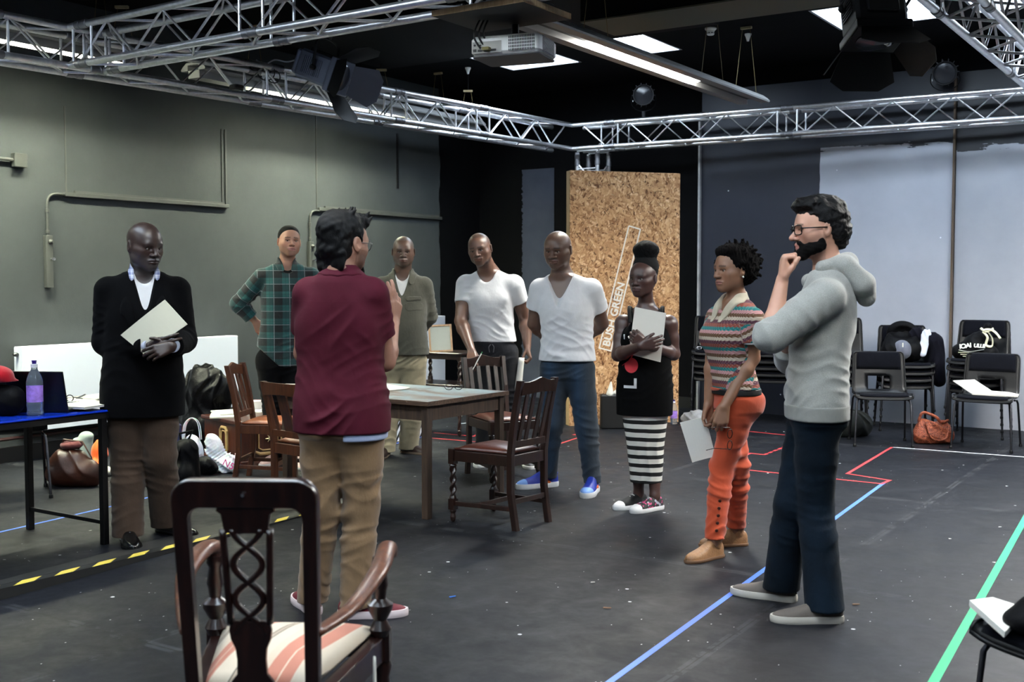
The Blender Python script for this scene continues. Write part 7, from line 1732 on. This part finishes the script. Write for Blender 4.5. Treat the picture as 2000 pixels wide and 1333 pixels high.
for sx in (-1, 1): MB().tube([(sx*.03+.022*math.cos(a), .0, .018*math.sin(a)) for a in [k*math.pi/7 for k in range(14)]], .003, 6, closed=True).build('rim', gmb, t, smooth='all'); MB().tube([(sx*.052, 0, .006), (sx*.05, .06, -.006), (sx*.046, .10, -.012)], .0026, 6).build('temple_arm', gmb, t, smooth=True)
pn = MB().tube([at_z(150, 778, BT+.022), at_z(166, 771, BT+.022)], .004, 8).build('ballpoint_pen', flat('pen_slate', (.12, .13, .16), .3), smooth=True); tag(pn, 'thin dark pen lying across the spiral notebook', 'pen')
# bags under and beside the table
lb = flat('leather_bag_brown', (.075, .026, .013), .42, .0, .5, bump=.3, bscale=40, var=.25, vscale=8)
g0 = at_z(146, 950)
t = empty('leather_holdall', g0, 0, 'brown leather holdall slumped on the floor under the blue table', 'bag')
blob('bag_body', [(cap(g0+UP*.10-RT*.10, g0+UP*.10+RT*.08, .10), .03), (cap(g0+UP*.18-RT*.07, g0+UP*.20+RT*.03, .085, .06), .05), (cap(g0+UP*.06-RT*.16+FH*.05, g0+UP*.04+RT*.12, .05), .04)], lb, '', '', parent=t, fl=[(g0+UP*.1-RT*.1, g0+UP*.2+RT*.1, .16, .010, UP*.6+RT, .06, 7)], cuts=[((0, 0, .002), (0, 0, -1), .003)])
blob('scarf_knot', [(ell(g0+UP*.285-RT*.04, (.06, .05, .03)), .02), (ell(g0+UP*.29+RT*.02, (.04, .04, .03)), .02)], fab('scarf_dusty_pink', (.20, .075, .075), .9, .4), '', '', parent=t, fl=[(g0+UP*.28, g0+UP*.3, .1, .012, RT+UP, .03, 8)], h=.005)
MB().tube([UP*.24-RT*.10, UP*.33-RT*.06-FH*.02, UP*.31+RT*.06, UP*.20+RT*.12, UP*.10+RT*.13], .010, 8, flat=.5).build('handle', lb, t, smooth=True)
g1 = at_z(190, 925)
blob('orange_bag', [(ell(g1+UP*.14-FH*-.05, (.06, .06, .10)), .02), (ell(g1+UP*.05, (.07, .07, .06)), .03)], fab('plastic_orange', (.85, .16, .025), .6, .6, 90, .15), 'crumpled orange carrier bag on the floor behind the blue table leg', 'carrier bag', fl=[(g1, g1+UP*.25, .12, .018, RT+UP*.3, .035, 9)], cuts=[((0, 0, .002), (0, 0, -1), .003)])
blob('white_cloth', [(ell(g1+UP*.03+RT*.06-FH*.08, (.11, .07, .04)), .02), (ell(g1+UP*.05-RT*.0-FH*.1, (.07, .05, .05)), .02)], fab('cloth_offwhite', (.55, .53, .46), .9, .5), 'off-white cloth bag lying flat in front of the orange carrier bag', 'cloth bag', fl=[(g1-RT*.05, g1+RT*.1, .14, .010, RT+FH, .04, 10)], cuts=[((0, 0, .002), (0, 0, -1), .003)])
g1b = at_z(160, 905); blob('pale_cap', [(ell(g1b+UP*.20+FH*.1, (.055, .05, .035)), .02), (ell(g1b+UP*.17+FH*.1-RT*.05, (.06, .05, .02)), .02), (cap(g1b+FH*.1+UP*.03, g1b+FH*.1+UP*.17, .05), .03)], fab('cloth_grey_green', (.30, .34, .32), .9, .3), 'pale grey-green bundle behind the leather holdall', 'cloth', cuts=[((0, 0, .002), (0, 0, -1), .003)])
# black plastic heap, carrier bags, rucksack
hb = at_z(402, 882)
pl = N('black_polythene'); nz = pl.noise(pl.co('Object', (1, 1, .5)), 9, 5, .7, 1.5); pl.set((.006, .006, .008), pl.math('MULTIPLY_ADD', nz, .2, .22), 0, .10).bump(nz, .35, .03)
blob('bin_bag', [(ell(hb+UP*.48, (.21, .17, .25)), .05), (ell(hb+UP*.20, (.28, .20, .22)), .06), (ell(hb+UP*.45+RT*.08, (.15, .14, .20)), .06)], pl.m, 'big heap of shiny black plastic sheeting in front of the long radiator', 'plastic heap', h=.008,
     fl=[(hb+UP*.1, hb+UP*.65, .32, .020, RT+UP*.25, .09, 12), (hb+UP*.3, hb+UP*.6, .3, .014, RT*.7-UP*.8, .07, 13)], cuts=[((0, 0, .002), (0, 0, -1), .003)])
cw = N('carrier_bag_white'); cw.set((.72, .74, .80), .35, 0, .5); cw.b.inputs['Transmission Weight'].default_value = .25; cw.b.inputs['Subsurface Weight'].default_value = .2; cw.bump(cw.noise(cw.co('Object', (1, 1, .35)), 26, 4, .6, 1), .5, .01)
k0 = at_z(376, 925); t = empty('carrier_bag', k0, 0, 'white plastic carrier bag standing with its handles up beside the black heap', 'carrier bag')
blob('bag_body', [(ell(k0+UP*.17, (.085, .06, .12)), .02), (cap(k0+UP*.05, k0+UP*.16, .06, .07), .05), (ell(k0+UP*.10-RT*.06, (.06, .05, .08)), .03)], cw.m, '', '', parent=t, h=.005, fl=[(k0, k0+UP*.35, .15, .022, RT+UP*.15, .026, 15), (k0, k0+UP*.3, .15, .014, RT-UP*.8, .03, 14), (k0, k0+UP*.3, .2, .006, RT+UP*.3, .017, 13)], cuts=[((0, 0, .004), (0, 0, -1), .003)])
for s_ in (-1, 1): MB().tube(smooth_path([UP*.25-RT*.065+FH*.02*s_, UP*.36-RT*.05+FH*.02*s_, UP*.41-RT*.0+FH*.01*s_, UP*.37+RT*.05+FH*.02*s_, UP*.25+RT*.065+FH*.02*s_], 5), .010, 8, flat=.35).build('handle', cw.m, t, smooth='all')
k1 = at_z(436, 922); t = empty('carrier_bag', k1, 0, 'white plastic carrier bag with pink lettering slumped on the floor against the panelled chest', 'carrier bag')
blob('bag_body', [(ell(k1+UP*.06+RT*.02, (.13, .09, .08)), .03), (ell(k1+UP*.16-RT*.06, (.075, .06, .10)), .05), (ell(k1+UP*.24-RT*.085, (.05, .04, .05)), .04)], cw.m, '', '', parent=t, h=.005, fl=[(k1, k1+UP*.3, .18, .024, RT*.7+UP, .040, 17), (k1, k1+UP*.2, .18, .012, RT-UP*.4, .032, 18), (k1, k1+UP*.2, .2, .005, RT*.5-UP, .019, 19)], cuts=[((0, 0, .004), (0, 0, -1), .003)])
Mt = Matrix.Translation(Vector(V(.0, .105, .125))) @ Matrix((tuple(RT)+(0,), tuple(-FH)+(0,), tuple(UP)+(0,), (0, 0, 0, 1))).transposed() @ Matrix(((1, 0, 0, 0), (0, 0, -1, 0), (0, 1, 0, 0), (0, 0, 0, 1)))
Mt = Matrix(((RT.x, 0, -FH.x, 0), (RT.y, 0, -FH.y, 0), (0, 1, 0, 0), (0, 0, 0, 1))); Mt = Matrix.Translation(V(.02, .118, .075)) @ Mt @ Matrix.Rotation(-.5, 4, 'Z')
text_obj('pink_lettering', 'N5', .07, flat('print_pink', (.75, .10, .38), .5), t, Mt, .001)
r0 = at_z(364, 955); t = empty('rucksack', r0, 0, 'black rucksack on the floor just right of the blazer man', 'rucksack')
blob('pack_body', [(cap(r0+UP*.10, r0+UP*.26, .095, .085), .04), (ell(r0+UP*.10-FH*.07, (.08, .06, .09)), .03)], bk_fab, '', '', parent=t, fl=[(r0, r0+UP*.35, .15, .010, RT+UP, .05, 20)], cuts=[((0, 0, .002), (0, 0, -1), .003)])
MB().tube([UP*.34+RT*.02, UP*.40+RT*.05, UP*.38-RT*.04, UP*.33-RT*.03], .009, 8).build('grab_handle', bk_fab, t, smooth=True)
MB().tube(smooth_path([UP*.30-RT*.02-FH*.07, UP*.15-RT*.05-FH*.14, UP*.02-RT*.02-FH*.10], 5), .010, 8, flat=.3).build('strap', bk_fab, t, smooth=True)
k2 = at_z(400, 928); blob('small_black_bag', [(ell(k2+UP*.07, (.08, .06, .07)), .02), (ell(k2+UP*.05+RT*.05, (.05, .05, .05)), .02)], pl.m, 'small glossy black bag between the white carrier bags', 'bag', h=.005, fl=[(k2, k2+UP*.15, .1, .010, RT-UP, .03, 22)], cuts=[((0, 0, .002), (0, 0, -1), .003)])
# chest with moulded panels
CH = .36; cc = at_z(466, 824, CH); ca = at_z(396, 810, CH); dv_ = (ca-cc); dv_.z = 0; wch = dv_.length; dv_.normalize(); lg = Vector((-dv_.y, dv_.x, 0)); lg = lg if lg.dot(FH) > 0 else -lg
t = empty('panelled_chest', Vector((cc.x, cc.y, 0)), 0, 'low reddish wooden chest with pale moulded octagonal panels, behind the side-on dining chair', 'chest')
MC = wood('chest_red_wood', (.050, .013, .006), (.13, .040, .018), .35, 1.2, coat=.3); GD = flat('moulding_gold_cream', (.42, .30, .15), .5, var=.15); LL = .50
def cb(u, v, z): return dv_*u+lg*v+UP*z
def cbox(m, u0, u1, v0, v1, z0, z1):
    vs = [cb(u, v, z) for z in (z0, z1) for u, v in ((u0, v0), (u1, v0), (u1, v1), (u0, v1))]; m.add(vs, [(3, 2, 1, 0), (4, 5, 6, 7), (0, 1, 5, 4), (1, 2, 6, 5), (2, 3, 7, 6), (3, 0, 4, 7)])
m = MB(); cbox(m, 0.01, wch-.01, .01, LL-.01, .05, CH-.03); m.build('carcass', MC, t)
m = MB(); cbox(m, -.012, wch+.012, -.012, LL+.012, CH-.03, CH); m.build('lid', MC, t, bevel=.006)
m = MB(); cbox(m, -.012, wch+.012, -.012, LL+.012, 0, .05); m.build('plinth', MC, t, bevel=.006)
def octa(c, ax, w, h, nrm):
    k = .25; pts = [(-w, -h*(1-k)), (-w*(1-k*1.6), -h), (w*(1-k*1.6), -h), (w, -h*(1-k)), (w, h*(1-k)), (w*(1-k*1.6), h), (-w*(1-k*1.6), h), (-w, h*(1-k))]
    MB().tube([c+ax*x+UP*y+nrm*.004 for x, y in pts], .013, 8, closed=True).build('octagonal_moulding', GD, t)
    MB().tube([c+ax*x*.68+UP*y*.72+nrm*.006 for x, y in pts], .006, 6, closed=True).build('inner_moulding', GD, t)
octa(cb(wch*.42, .008, .195), dv_, .055, .095, -lg)
for v in (.25,): octa(cb(.008, v, .195), lg, .12, .10, -dv_)
for v in (.47,):
    c_ = cb(.005, v-.23+.02, .21)-dv_*.012
    m = MB(); m.lathe([(.006, 0), (.014, .010), (.004, .022)], c_, 10, axis=-dv_)
    for k in range(6): a = k*math.pi/3; m.tube([c_, c_+lg*.040*math.cos(a)+UP*.030*math.sin(a)], [.007, .002], 6)
    m.build('star_handle', metal('brass_pale', (.75, .68, .45), .3), t, smooth=True)
ct = lambda px, py: at_z(px, py, CH)
for k, (px, py, rz, lab) in enumerate(((438, 813, .2, 'white paper pile on the chest, left of the chair post, bottom sheets'), (446, 807, .5, 'white paper pile on the chest, upper loose sheets'), (505, 803, -.3, 'white papers on the chest under the plastic tub'))):
    p_ = at_z(px, py, CH+.001+.012*(k == 1)); paper_on(p_, 0, 0, .21, .29, rz+.6, lab, thick=.011)
p_ = at_z(497, 799, CH+.012); t2 = empty('plastic_tub', p_, 0, 'clear plastic tub with something pink inside on the papers on the chest', 'tub')
tubm = flat('tub_frosted', (.60, .58, .60), .35); MB().lathe([(.060, 0), (.075, .06), (.079, .062), (.079, .066), (.073, .066), (.058, .004)], n=20, cap=False).build('tub_wall', tubm, t2, smooth=True); MB().lathe([(.050, 0), (.062, .035), (.001, .038)], n=20).build('pink_contents', flat('pink_sweet', (.75, .12, .25), .6), t2, smooth=True)
# dark blue box between the blazer man's legs
bb = at_z(286, 940); o = MB().rbox((0, 0, .19), (.26, .3, .38), .02).build('storage_crate', flat('crate_dark_blue', (.008, .022, .10), .5), smooth=True); o.location = bb+FH*.2; tag(o, 'dark blue storage crate on the floor seen between the legs of the blazer man', 'crate')
# ------------------------------------------------------------------ black plastic stacking chairs
PB = flat('plastic_black', (.007, .0075, .010), .42, .0, .25, bump=.1); PBF = fab('seat_fabric_black', (.010, .011, .017), .95, .4, 300, .15, .1); TB = metal('tube_steel_dark', (.09, .09, .10), .4)
def shell_chair(loc, fwd, label, group='black stacking chairs'):
    t = empty('stacking_chair', loc, math.atan2(fwd.y, fwd.x)-math.pi/2, label, 'chair', group); SZ = .43
    prof = [(.215, SZ-.02), (.205, SZ+.004), (.15, SZ+.008), (.05, SZ-.004), (-.06, SZ-.008), (-.13, SZ+.0), (-.175, SZ+.035), (-.195, SZ+.085), (-.212, SZ+.15), (-.228, SZ+.21), (-.245, SZ+.27), (-.262, SZ+.33), (-.268, SZ+.36)]
    prof = smooth_path([Vector((0, a, b)) for a, b in prof], 2); n = 14; P = []
    nn = len(prof)
    for i, p in enumerate(prof):
        t_ = i/(nn-1); w = .235-.02*t_ if t_ < .9 else .215-.02*((t_-.9)/.1)**2; row = []
        for j in range(n+1):
            v = j/n*2-1; side = abs(v)**5; curve = .018*side if t_ < .45 else 0; yb = (.030*v*v if t_ > .45 else 0)
            row.append(Vector((v*w, p.y+yb, p.z+curve)))
        P.append(row)
    m = MB(); m.v = [tuple(q) for r_ in P for q in r_]
    for i in range(nn-1):
        for j in range(n):
            if .52 < (i+.5)/(nn-1) < .66 and 4 <= j <= n-5: continue
            m.f.append((i*(n+1)+j, i*(n+1)+j+1, (i+1)*(n+1)+j+1, (i+1)*(n+1)+j)); m.m.append(0)
    m.build('shell', PB, t, smooth='all', solid=.007)
    rim = [P[i][0] for i in range(nn)]+[P[-1][j] for j in range(1, n)]+[P[i][n] for i in range(nn-1, -1, -1)]+[P[0][j] for j in range(n-1, 0, -1)]
    MB().tube(rim, .0075, 8, closed=True).build('rim_bead', PB, t, smooth='all')
    i0 = int(nn*.72); rows = [[P[i][j]+Vector((0, .014*(1-abs(j/n*2-1)**4)*math.sin(math.pi*(i-i0)/(nn-1-i0))+.004, 0)) for j in range(1, n)] for i in range(i0, nn)]
    MB().grid(rows).build('back_pad', PBF, t, smooth='all', solid=.01)
    rows = [[P[i][j]+Vector((0, 0, .006+.010*math.sin(math.pi*min(1, i/(nn*.42)))*(1-abs(j/n*2-1)**4))) for j in range(1, n)] for i in range(1, int(nn*.42))]
    MB().grid(rows).build('seat_pad', PBF, t, smooth='all', solid=.006)
    for sx in (-1, 1):
        for (y0, y1, z_) in ((.17, .215, SZ-.028), (-.14, -.235, SZ-.02)): MB().tube([(sx*.205, y0*.6, z_), (sx*.215, y0*.95, z_-.004), (sx*.222, y0+.01*(1 if y0 > 0 else -1), z_-.03), (sx*.238, y1, .008)], .0092, 10).build('leg', TB, t, smooth=True)
        for y1 in (.215, -.235): MB().lathe([(.011, 0), (.014, .002), (.014, .02), (.011, .025)], (sx*.238, y1, 0), 10).build('foot_cap', PB, t, smooth=True)
    m = MB(); m.tube([(-.205, .10, SZ-.028), (.205, .10, SZ-.028)], .009, 8); m.build('cross_tube', TB, t, smooth=True)
    return t
def chair_px(l, r, *a):
    """front feet pixels as seen by us"""
    A_, B_ = at_z(*l), at_z(*r); mid = (A_+B_)/2; s = (B_-A_).normalized(); f = Vector((s.y, -s.x, 0)); f = f if f.dot(FH) < 0 else -f
    return mid-f*.215, f
p_, f_ = chair_px((1670, 873), (1782, 876)); base = shell_chair(p_, f_, 'single black plastic chair with an empty seat, just right of the bearded man')
scl = (at_z(1670, 873)-at_z(1782, 876)).length/.476
p2, f2 = chair_px((1858, 877), (1974, 886))
def dup(root, loc, fwd, label, group=None):
    c = copy_tree(root); c.location = loc; c.rotation_euler = (0, 0, math.atan2(fwd.y, fwd.x)-math.pi/2); c['label'] = label
    if group: c['group'] = group
    return c
dup(base, p2, f2, 'single black plastic chair with an open script on its seat, at the right picture edge')
NUM = ['bottom', 'second from bottom', 'middle', 'second from top', 'top']; NUM4 = ['bottom', 'second', 'third', 'top']
fb = Vector((0, -1, 0)); fs_ = (fb*.8+V(-.3, 1, 0)*.2).normalized()
def stack(px, D, n, where, fwd):
    c = at_d(px, 700, D); c.z = 0; nm = {5: NUM, 4: NUM4}[n]; out = []
    for k in range(n): out.append(dup(base, c+fwd*(.018*k)+UP*(.066*k), fwd, '%s black chair of the stack %s' % (nm[k], where), 'chairs stacked along the back wall'))
    return c+fwd*.018*(n-1)+UP*.066*(n-1)
s3 = stack(1766, 10.80, 4, 'holding the backpack and jacket', f_)
s4 = stack(1915, 10.32, 5, 'holding the tote bag at the right edge', f2)
s2 = stack(1640, 11.05, 5, 'hidden behind the bearded man', f_)
s1b = stack(1508, 11.40, 5, 'between the orange trousered woman and bearded man', f_)
s1a = stack(1398, 11.65, 5, 'farthest left, by the pale batten', f_)
# things on and under the stacks
gy = fab('backpack_grey', (.16, .17, .21), .7, .5, 200, .25); SZ = .44
q = s3+UP*(SZ+.005); Rr = Vector((f_.y, -f_.x, 0)); Rr = Rr if Rr.dot(RT) > 0 else -Rr
t = empty('backpack', q, 0, 'open black and grey backpack sitting on the stacked chairs right of the bearded man', 'backpack')
blob('pack_body', [(cap(q+UP*.12-Rr*.12+f_*.05, q+UP*.12+Rr*.05+f_*.05, .11), .04), (cap(q+UP*.22-Rr*.10, q+UP*.24+Rr*.04, .085), .05)], bk_fab, '', '', parent=t, h=.006, fl=[(q, q+UP*.3, .2, .014, Rr+UP*.4, .06, 30)], cuts=[((0, 0, q.z+.004), (0, 0, -1), .003)], subs=[(ell(q+UP*.30+f_*.06-Rr*.03, (.13, .10, .07)), .02)])
blob('front_pocket', [(ell(q+UP*.13+f_*.145-Rr*.05, (.085, .04, .095)), .02)], gy, '', '', parent=t, h=.006, fl=[(q, q+UP*.3, .2, .006, Rr, .04, 31)])
blob('open_flap', [(ell(q+UP*.28-f_*.06-Rr*.02, (.15, .045, .12)), .02)], bk_fab, '', '', parent=t, h=.006, subs=[(ell(q+UP*.27-f_*.0-Rr*.02, (.12, .045, .09)), .01)])
MB().tube([f_*.19-Rr*.05+UP*.20, f_*.19-Rr*.05+UP*.16], .006, 8).build('zip_pull', PAPER, t, smooth=True)
jb = fab('jacket_navy_black', (.011, .011, .020), .85, .5, 250, .2)
t = empty('jacket', q+Rr*.16, 0, 'dark jacket with a white panel draped over the right side of the backpack stack', 'jacket')
j0 = q+Rr*.20
blob('jacket_body', [(cap(j0+UP*.27-Rr*.10, j0+UP*.22+Rr*.05, .07), .05), (cap(j0+UP*.20+Rr*.06+f_*.06, j0-UP*.16+Rr*.10+f_*.08, .075, .06), .05), (cap(j0+UP*.2+Rr*.02, j0-UP*.02+Rr*.05, .07), .05)], jb, '', '', parent=t, fl=[(j0-UP*.2, j0+UP*.3, .2, .012, Rr+UP*.2, .05, 33)], h=.006)
blob('white_panel', [(cap(j0+UP*.28-Rr*.02+f_*.06, j0+UP*.10-Rr*.06+f_*.12, .045, .034, flat=(f_, .5)), .03)], fab('jacket_white', (.55, .57, .63), .8, .4), '', '', parent=t, fl=[(j0, j0+UP*.3, .1, .010, Rr, .03, 34)], h=.005)
q = s4+UP*(SZ+.006); Rr = Vector((f2.y, -f2.x, 0)); Rr = Rr if Rr.dot(RT) > 0 else -Rr
t = empty('tote_bag', q, 0, 'black drawstring tote bag with white print and cream ties on the right-hand chair stack', 'bag')
blob('bag_body', [(cap(q+UP*.07-Rr*.15+f2*.06, q+UP*.06+Rr*.10+f2*.06, .075), .05), (cap(q+UP*.15-Rr*.03, q+UP*.24+Rr*.05, .095, .045), .06), (cap(q+UP*.24+Rr*.05, q+UP*.30+Rr*.07, .025, .035), .03)], bk_fab, '', '', parent=t, fl=[(q, q+UP*.25, .2, .010, Rr*.6+UP*.4, .06, 36)], h=.006, cuts=[((0, 0, q.z+.003), (0, 0, -1), .003)])
cr_ = flat('tie_cream', (.62, .60, .47), .8)
nz_ = Vector((f2.x, f2.y, .55)).normalized(); ux = Rr; uy = nz_.cross(ux); uy = uy if uy.z > 0 else -uy
for k, pts in enumerate(([(.05, .25), (.09, .20), (.08, .13), (.13, .12), (.13, .19), (.09, .25)], [(.05, .26), (.10, .27), (.15, .25), (.20, .19)], [(.03, .28), (.08, .25), (.14, .28)])):
    MB().tube(smooth_path([f2*(.10)+Rr*a+UP*b+nz_*(.02) for a, b in pts], 5), .011, 8, flat=.3, up=tuple(nz_)).build('drawstring', cr_, t, smooth='all')
tw_ = flat('print_white', (.62, .62, .56), .8)
def on_tote(a, b, rot=0): 
    M = Matrix((ux, uy, nz_)).transposed().to_4x4(); return Matrix.Translation(f2*.148+Rr*a+UP*b) @ M @ Matrix.Rotation(rot, 4, 'Z')
text_obj('printed_lettering', 'IOAI', .062, tw_, t, on_tote(-.140, .100, .18), .002, .80, .002); text_obj('printed_lettering', 'ULLE', .050, tw_, t, on_tote(-.02, .118, -.05), .002, .85, .002)
m = MB(); m.tube(smooth_path([on_tote(-.145, .088) @ Vector((0, 0, 0)), on_tote(-.05, .085) @ Vector((0, -.012, .004)), on_tote(.07, .10) @ Vector((0, 0, 0))], 5), .0045, 6, flat=.5); m.build('printed_scroll', tw_, t)
for k in range(3): MB().bar(on_tote(-.15+.02*k, .066-.017*k) @ Vector((0, 0, 0)), on_tote(.06-.01*k, .066-.017*k) @ Vector((0, 0, 0)), .002, .006).build('small_print_line', cr_, t)
sc_ = p2+UP*(SZ+.012); Rr2 = Rr
DS = (p2-CAM).dot(FH)
sheaf('script', (at_d(1861, 744, DS+.02), at_d(1903, 742, DS+.14), at_d(1940, 766, DS+.10), at_d(1897, 769, DS-.06)), PAPER, 'open white script on the chair seat, the raised left half', thick=.004)
sheaf('script', (at_d(1898, 770, DS-.10), at_d(1936, 765, DS+.06), at_d(1992, 769, DS+.06), at_d(1988, 775, DS-.10)), PAPER, 'open white script on the chair seat, the flat right half', thick=.012)
wk = N('woven_leather'); nz = wk.noise(wk.co('Object', (1, .35, 1), (0, .6, 0)), 60, 4, .7, 1.2); wk.set(wk.ramp(nz, [(.35, (.10, .022, .010)), (.5, (.32, .095, .045)), (.68, (.55, .22, .12))]), .4).bump(nz, .9, .01)
w0 = at_z(1822, 866); t = empty('leather_tote', w0, 0, 'rusty brown leather shoulder bag on the floor between the two single plastic chairs', 'bag')
blob('bag_body', [(cap(w0+UP*.07-RT*.10, w0+UP*.07+RT*.10, .085), .04), (cap(w0+UP*.16-RT*.09, w0+UP*.15+RT*.08, .050), .05)], wk.m, '', '', parent=t, h=.005, fl=[(w0, w0+UP*.2, .2, .012, RT*.6+UP, .05, 41)], cuts=[((0, 0, .002), (0, 0, -1), .003)], subs=[(ell(w0+UP*.24, (.11, .045, .08)), .01)])
MB().tube(smooth_path([UP*.19-RT*.13, UP*.27-RT*.10-FH*.02, UP*.24-RT*.0-FH*.05, UP*.19+RT*.05-FH*.05, UP*.20+RT*.13], 6), .013, 8).build('handle', wk.m, t, smooth='all'); MB().tube(smooth_path([UP*.20-RT*.09-FH*.06, UP*.06-RT*.05-FH*.10, UP*.05+RT*.07-FH*.10, UP*.17+RT*.12-FH*.06], 6), .008, 8).build('strap', wk.m, t, smooth='all')
cm_ = flat('camo_dark', (.010, .016, .014), .8, var=.6, vscale=14); w1 = at_z(1668, 860)
blob('duffel_bag', [(cap(w1+UP*.12-RT*.12+FH*.3, w1+UP*.10+RT*.14+FH*.3, .12), .04), (ell(w1+UP*.10+FH*.25, (.16, .12, .14)), .04)], cm_, 'dark green and black duffel bag on the floor behind the bearded man', 'bag', fl=[(w1, w1+UP*.3+FH*.2, .3, .02, RT+UP, .08, 43)], cuts=[((0, 0, .002), (0, 0, -1), .003)])
q = s1b+UP*(SZ+.005)-RT*.02; t = empty('handbag', q, 0, 'glossy black handbag with silver buckle on stacked chairs between the two rightmost people', 'bag')
pat = flat('patent_black', (.010, .011, .016), .15, .0, .6, bump=.5, bscale=14)
blob('bag_body', [(cap(q+UP*.08-RT*.13, q+UP*.08+RT*.13, .08), .03)], pat, '', '', parent=t, fl=[(q, q+UP*.1, .15, .010, RT+UP*.3, .05, 45)], cuts=[((0, 0, q.z+.002), (0, 0, -1), .003)])
MB().tube([V(-.0+.018*math.cos(a), .095, .09+.020*math.sin(a)) for a in [k*math.pi/5 for k in range(10)]], .004, 6, closed=True).build('buckle', metal('chrome', (.75, .75, .78), .25), t, smooth='all')
q = s1a+UP*(SZ+.005)-RT*.08; t = empty('shoulder_bag', q, 0, 'small black shoulder bag with chrome clasp on the farthest left chair stack', 'bag')
blob('bag_body', [(cap(q+UP*.05-RT*.06, q+UP*.05+RT*.08, .05), .03)], pat, '', '', parent=t, cuts=[((0, 0, q.z+.002), (0, 0, -1), .003)])
MB().tube(smooth_path([UP*.08-RT*.09, UP*.2-RT*.05, UP*.33, UP*.42+RT*.03], 5), .006, 6).build('strap', bkm, t, smooth=True); MB().tube([V(-.10+.025*math.cos(a), .06, .03+.012*math.sin(a)) for a in [k*math.pi/5 for k in range(10)]], .004, 6, closed=True).build('clasp', metal('chrome', (.75, .75, .78), .25), t, smooth='all')
# floor things by the chipboard
w2 = at_z(1352, 832); blob('grey_bag', [(ell(w2+UP*.07, (.12, .08, .07)), .03), (ell(w2+UP*.10+RT*.06, (.07, .06, .06)), .03)], fab('bag_light_grey', (.26, .26, .27), .85, .6, 60, .4), 'crumpled grey bag on the floor under the farthest left chair stack', 'bag', fl=[(w2, w2+UP*.15, .15, .014, RT+UP, .04, 47)], cuts=[((0, 0, .002), (0, 0, -1), .003)])
bottle(at_z(1316, 829), .245, 'clear water bottle standing on the floor by the right edge of the chipboard sheet')
w3 = at_z(1199, 838); t = empty('black_tote', w3, 0, 'black bag with white tissue sticking out, on the floor before the chipboard sheet', 'bag')
m = MB(); m.rbox(FH*.04+UP*.165, (.26, .14, .33), .02, Matrix.Rotation(YAW, 3, 'Z')); m.build('bag_body', flat('bag_black_card', (.007, .007, .008), .5), t, smooth=True)
blob('white_tissue', [(cap(w3+UP*.34-RT*.04, w3+UP*.45-RT*.03, .035, .008), .02), (ell(w3+UP*.35+RT*.05, (.06, .03, .035)), .02)], PAPER, '', '', parent=t, h=.005, fl=[(w3+UP*.3, w3+UP*.4, .1, .010, RT, .03, 49)])
# chair seat corner with script at the lower right
cpt = at_z(1990, 1262, .45); fC = V(-.75, .35, 0).normalized(); cR = Vector((fC.y, -fC.x, 0))
dup(base, Vector((cpt.x, cpt.y, 0))-fC*.16+V(.10, 0, 0), fC, 'black plastic chair cut off by the lower right picture corner')
q = at_z(1975, 1235, .465)
sheaf('script', (at_z(1893, 1178, .50), at_z(1938, 1172, .50), at_z(2010, 1195, .475), at_z(1962, 1240, .475)), PAPER, 'white script pages sticking out over the chair seat at the lower right', thick=.016)
blob('black_pouch', [(cap(q+RT*.07+UP*.05, q+RT*.22+UP*.06, .055), .03), (ell(q+RT*.05+UP*.03, (.07, .06, .035)), .03)], bk_fab, 'black pouch lying on the script at the lower right picture corner', 'pouch')
# chair and dark things under the blue table
p_ = at_z(-22, 985); dup(base, p_+FH*.30, V(-.5, -1, 0).normalized(), 'black plastic chair tucked in front of the blue table at the left picture edge')
man_blazer(); man_plaid(); man_maroon(); man_olive(); man_crew(); man_vneck(); woman_stripes(); woman_orange(); man_hoodie()
# deeper, more contrasted pigments everywhere except skin and light sources
for m_ in bpy.data.materials:
    if not m_.use_nodes or m_.name.startswith(('skin', 'lamp', 'daylight', 'eye', 'bottle')): continue
    t_ = m_.node_tree; b_ = t_.nodes.get('Principled BSDF')
    if not b_: continue
    i_ = b_.inputs['Base Color']; G_ = 1.34; K_ = .6**(1-G_)
    if i_.is_linked:
        src = i_.links[0].from_socket; g_ = t_.nodes.new('ShaderNodeGamma'); g_.inputs[1].default_value = G_; x_ = t_.nodes.new('ShaderNodeVectorMath'); x_.operation = 'SCALE'; x_.inputs['Scale'].default_value = K_
        t_.links.new(src, g_.inputs[0]); t_.links.new(g_.outputs[0], x_.inputs[0]); t_.links.new(x_.outputs[0], i_)
    else:
        c_ = i_.default_value; i_.default_value = (*[min(1, K_*v**G_) for v in c_[:3]], 1)
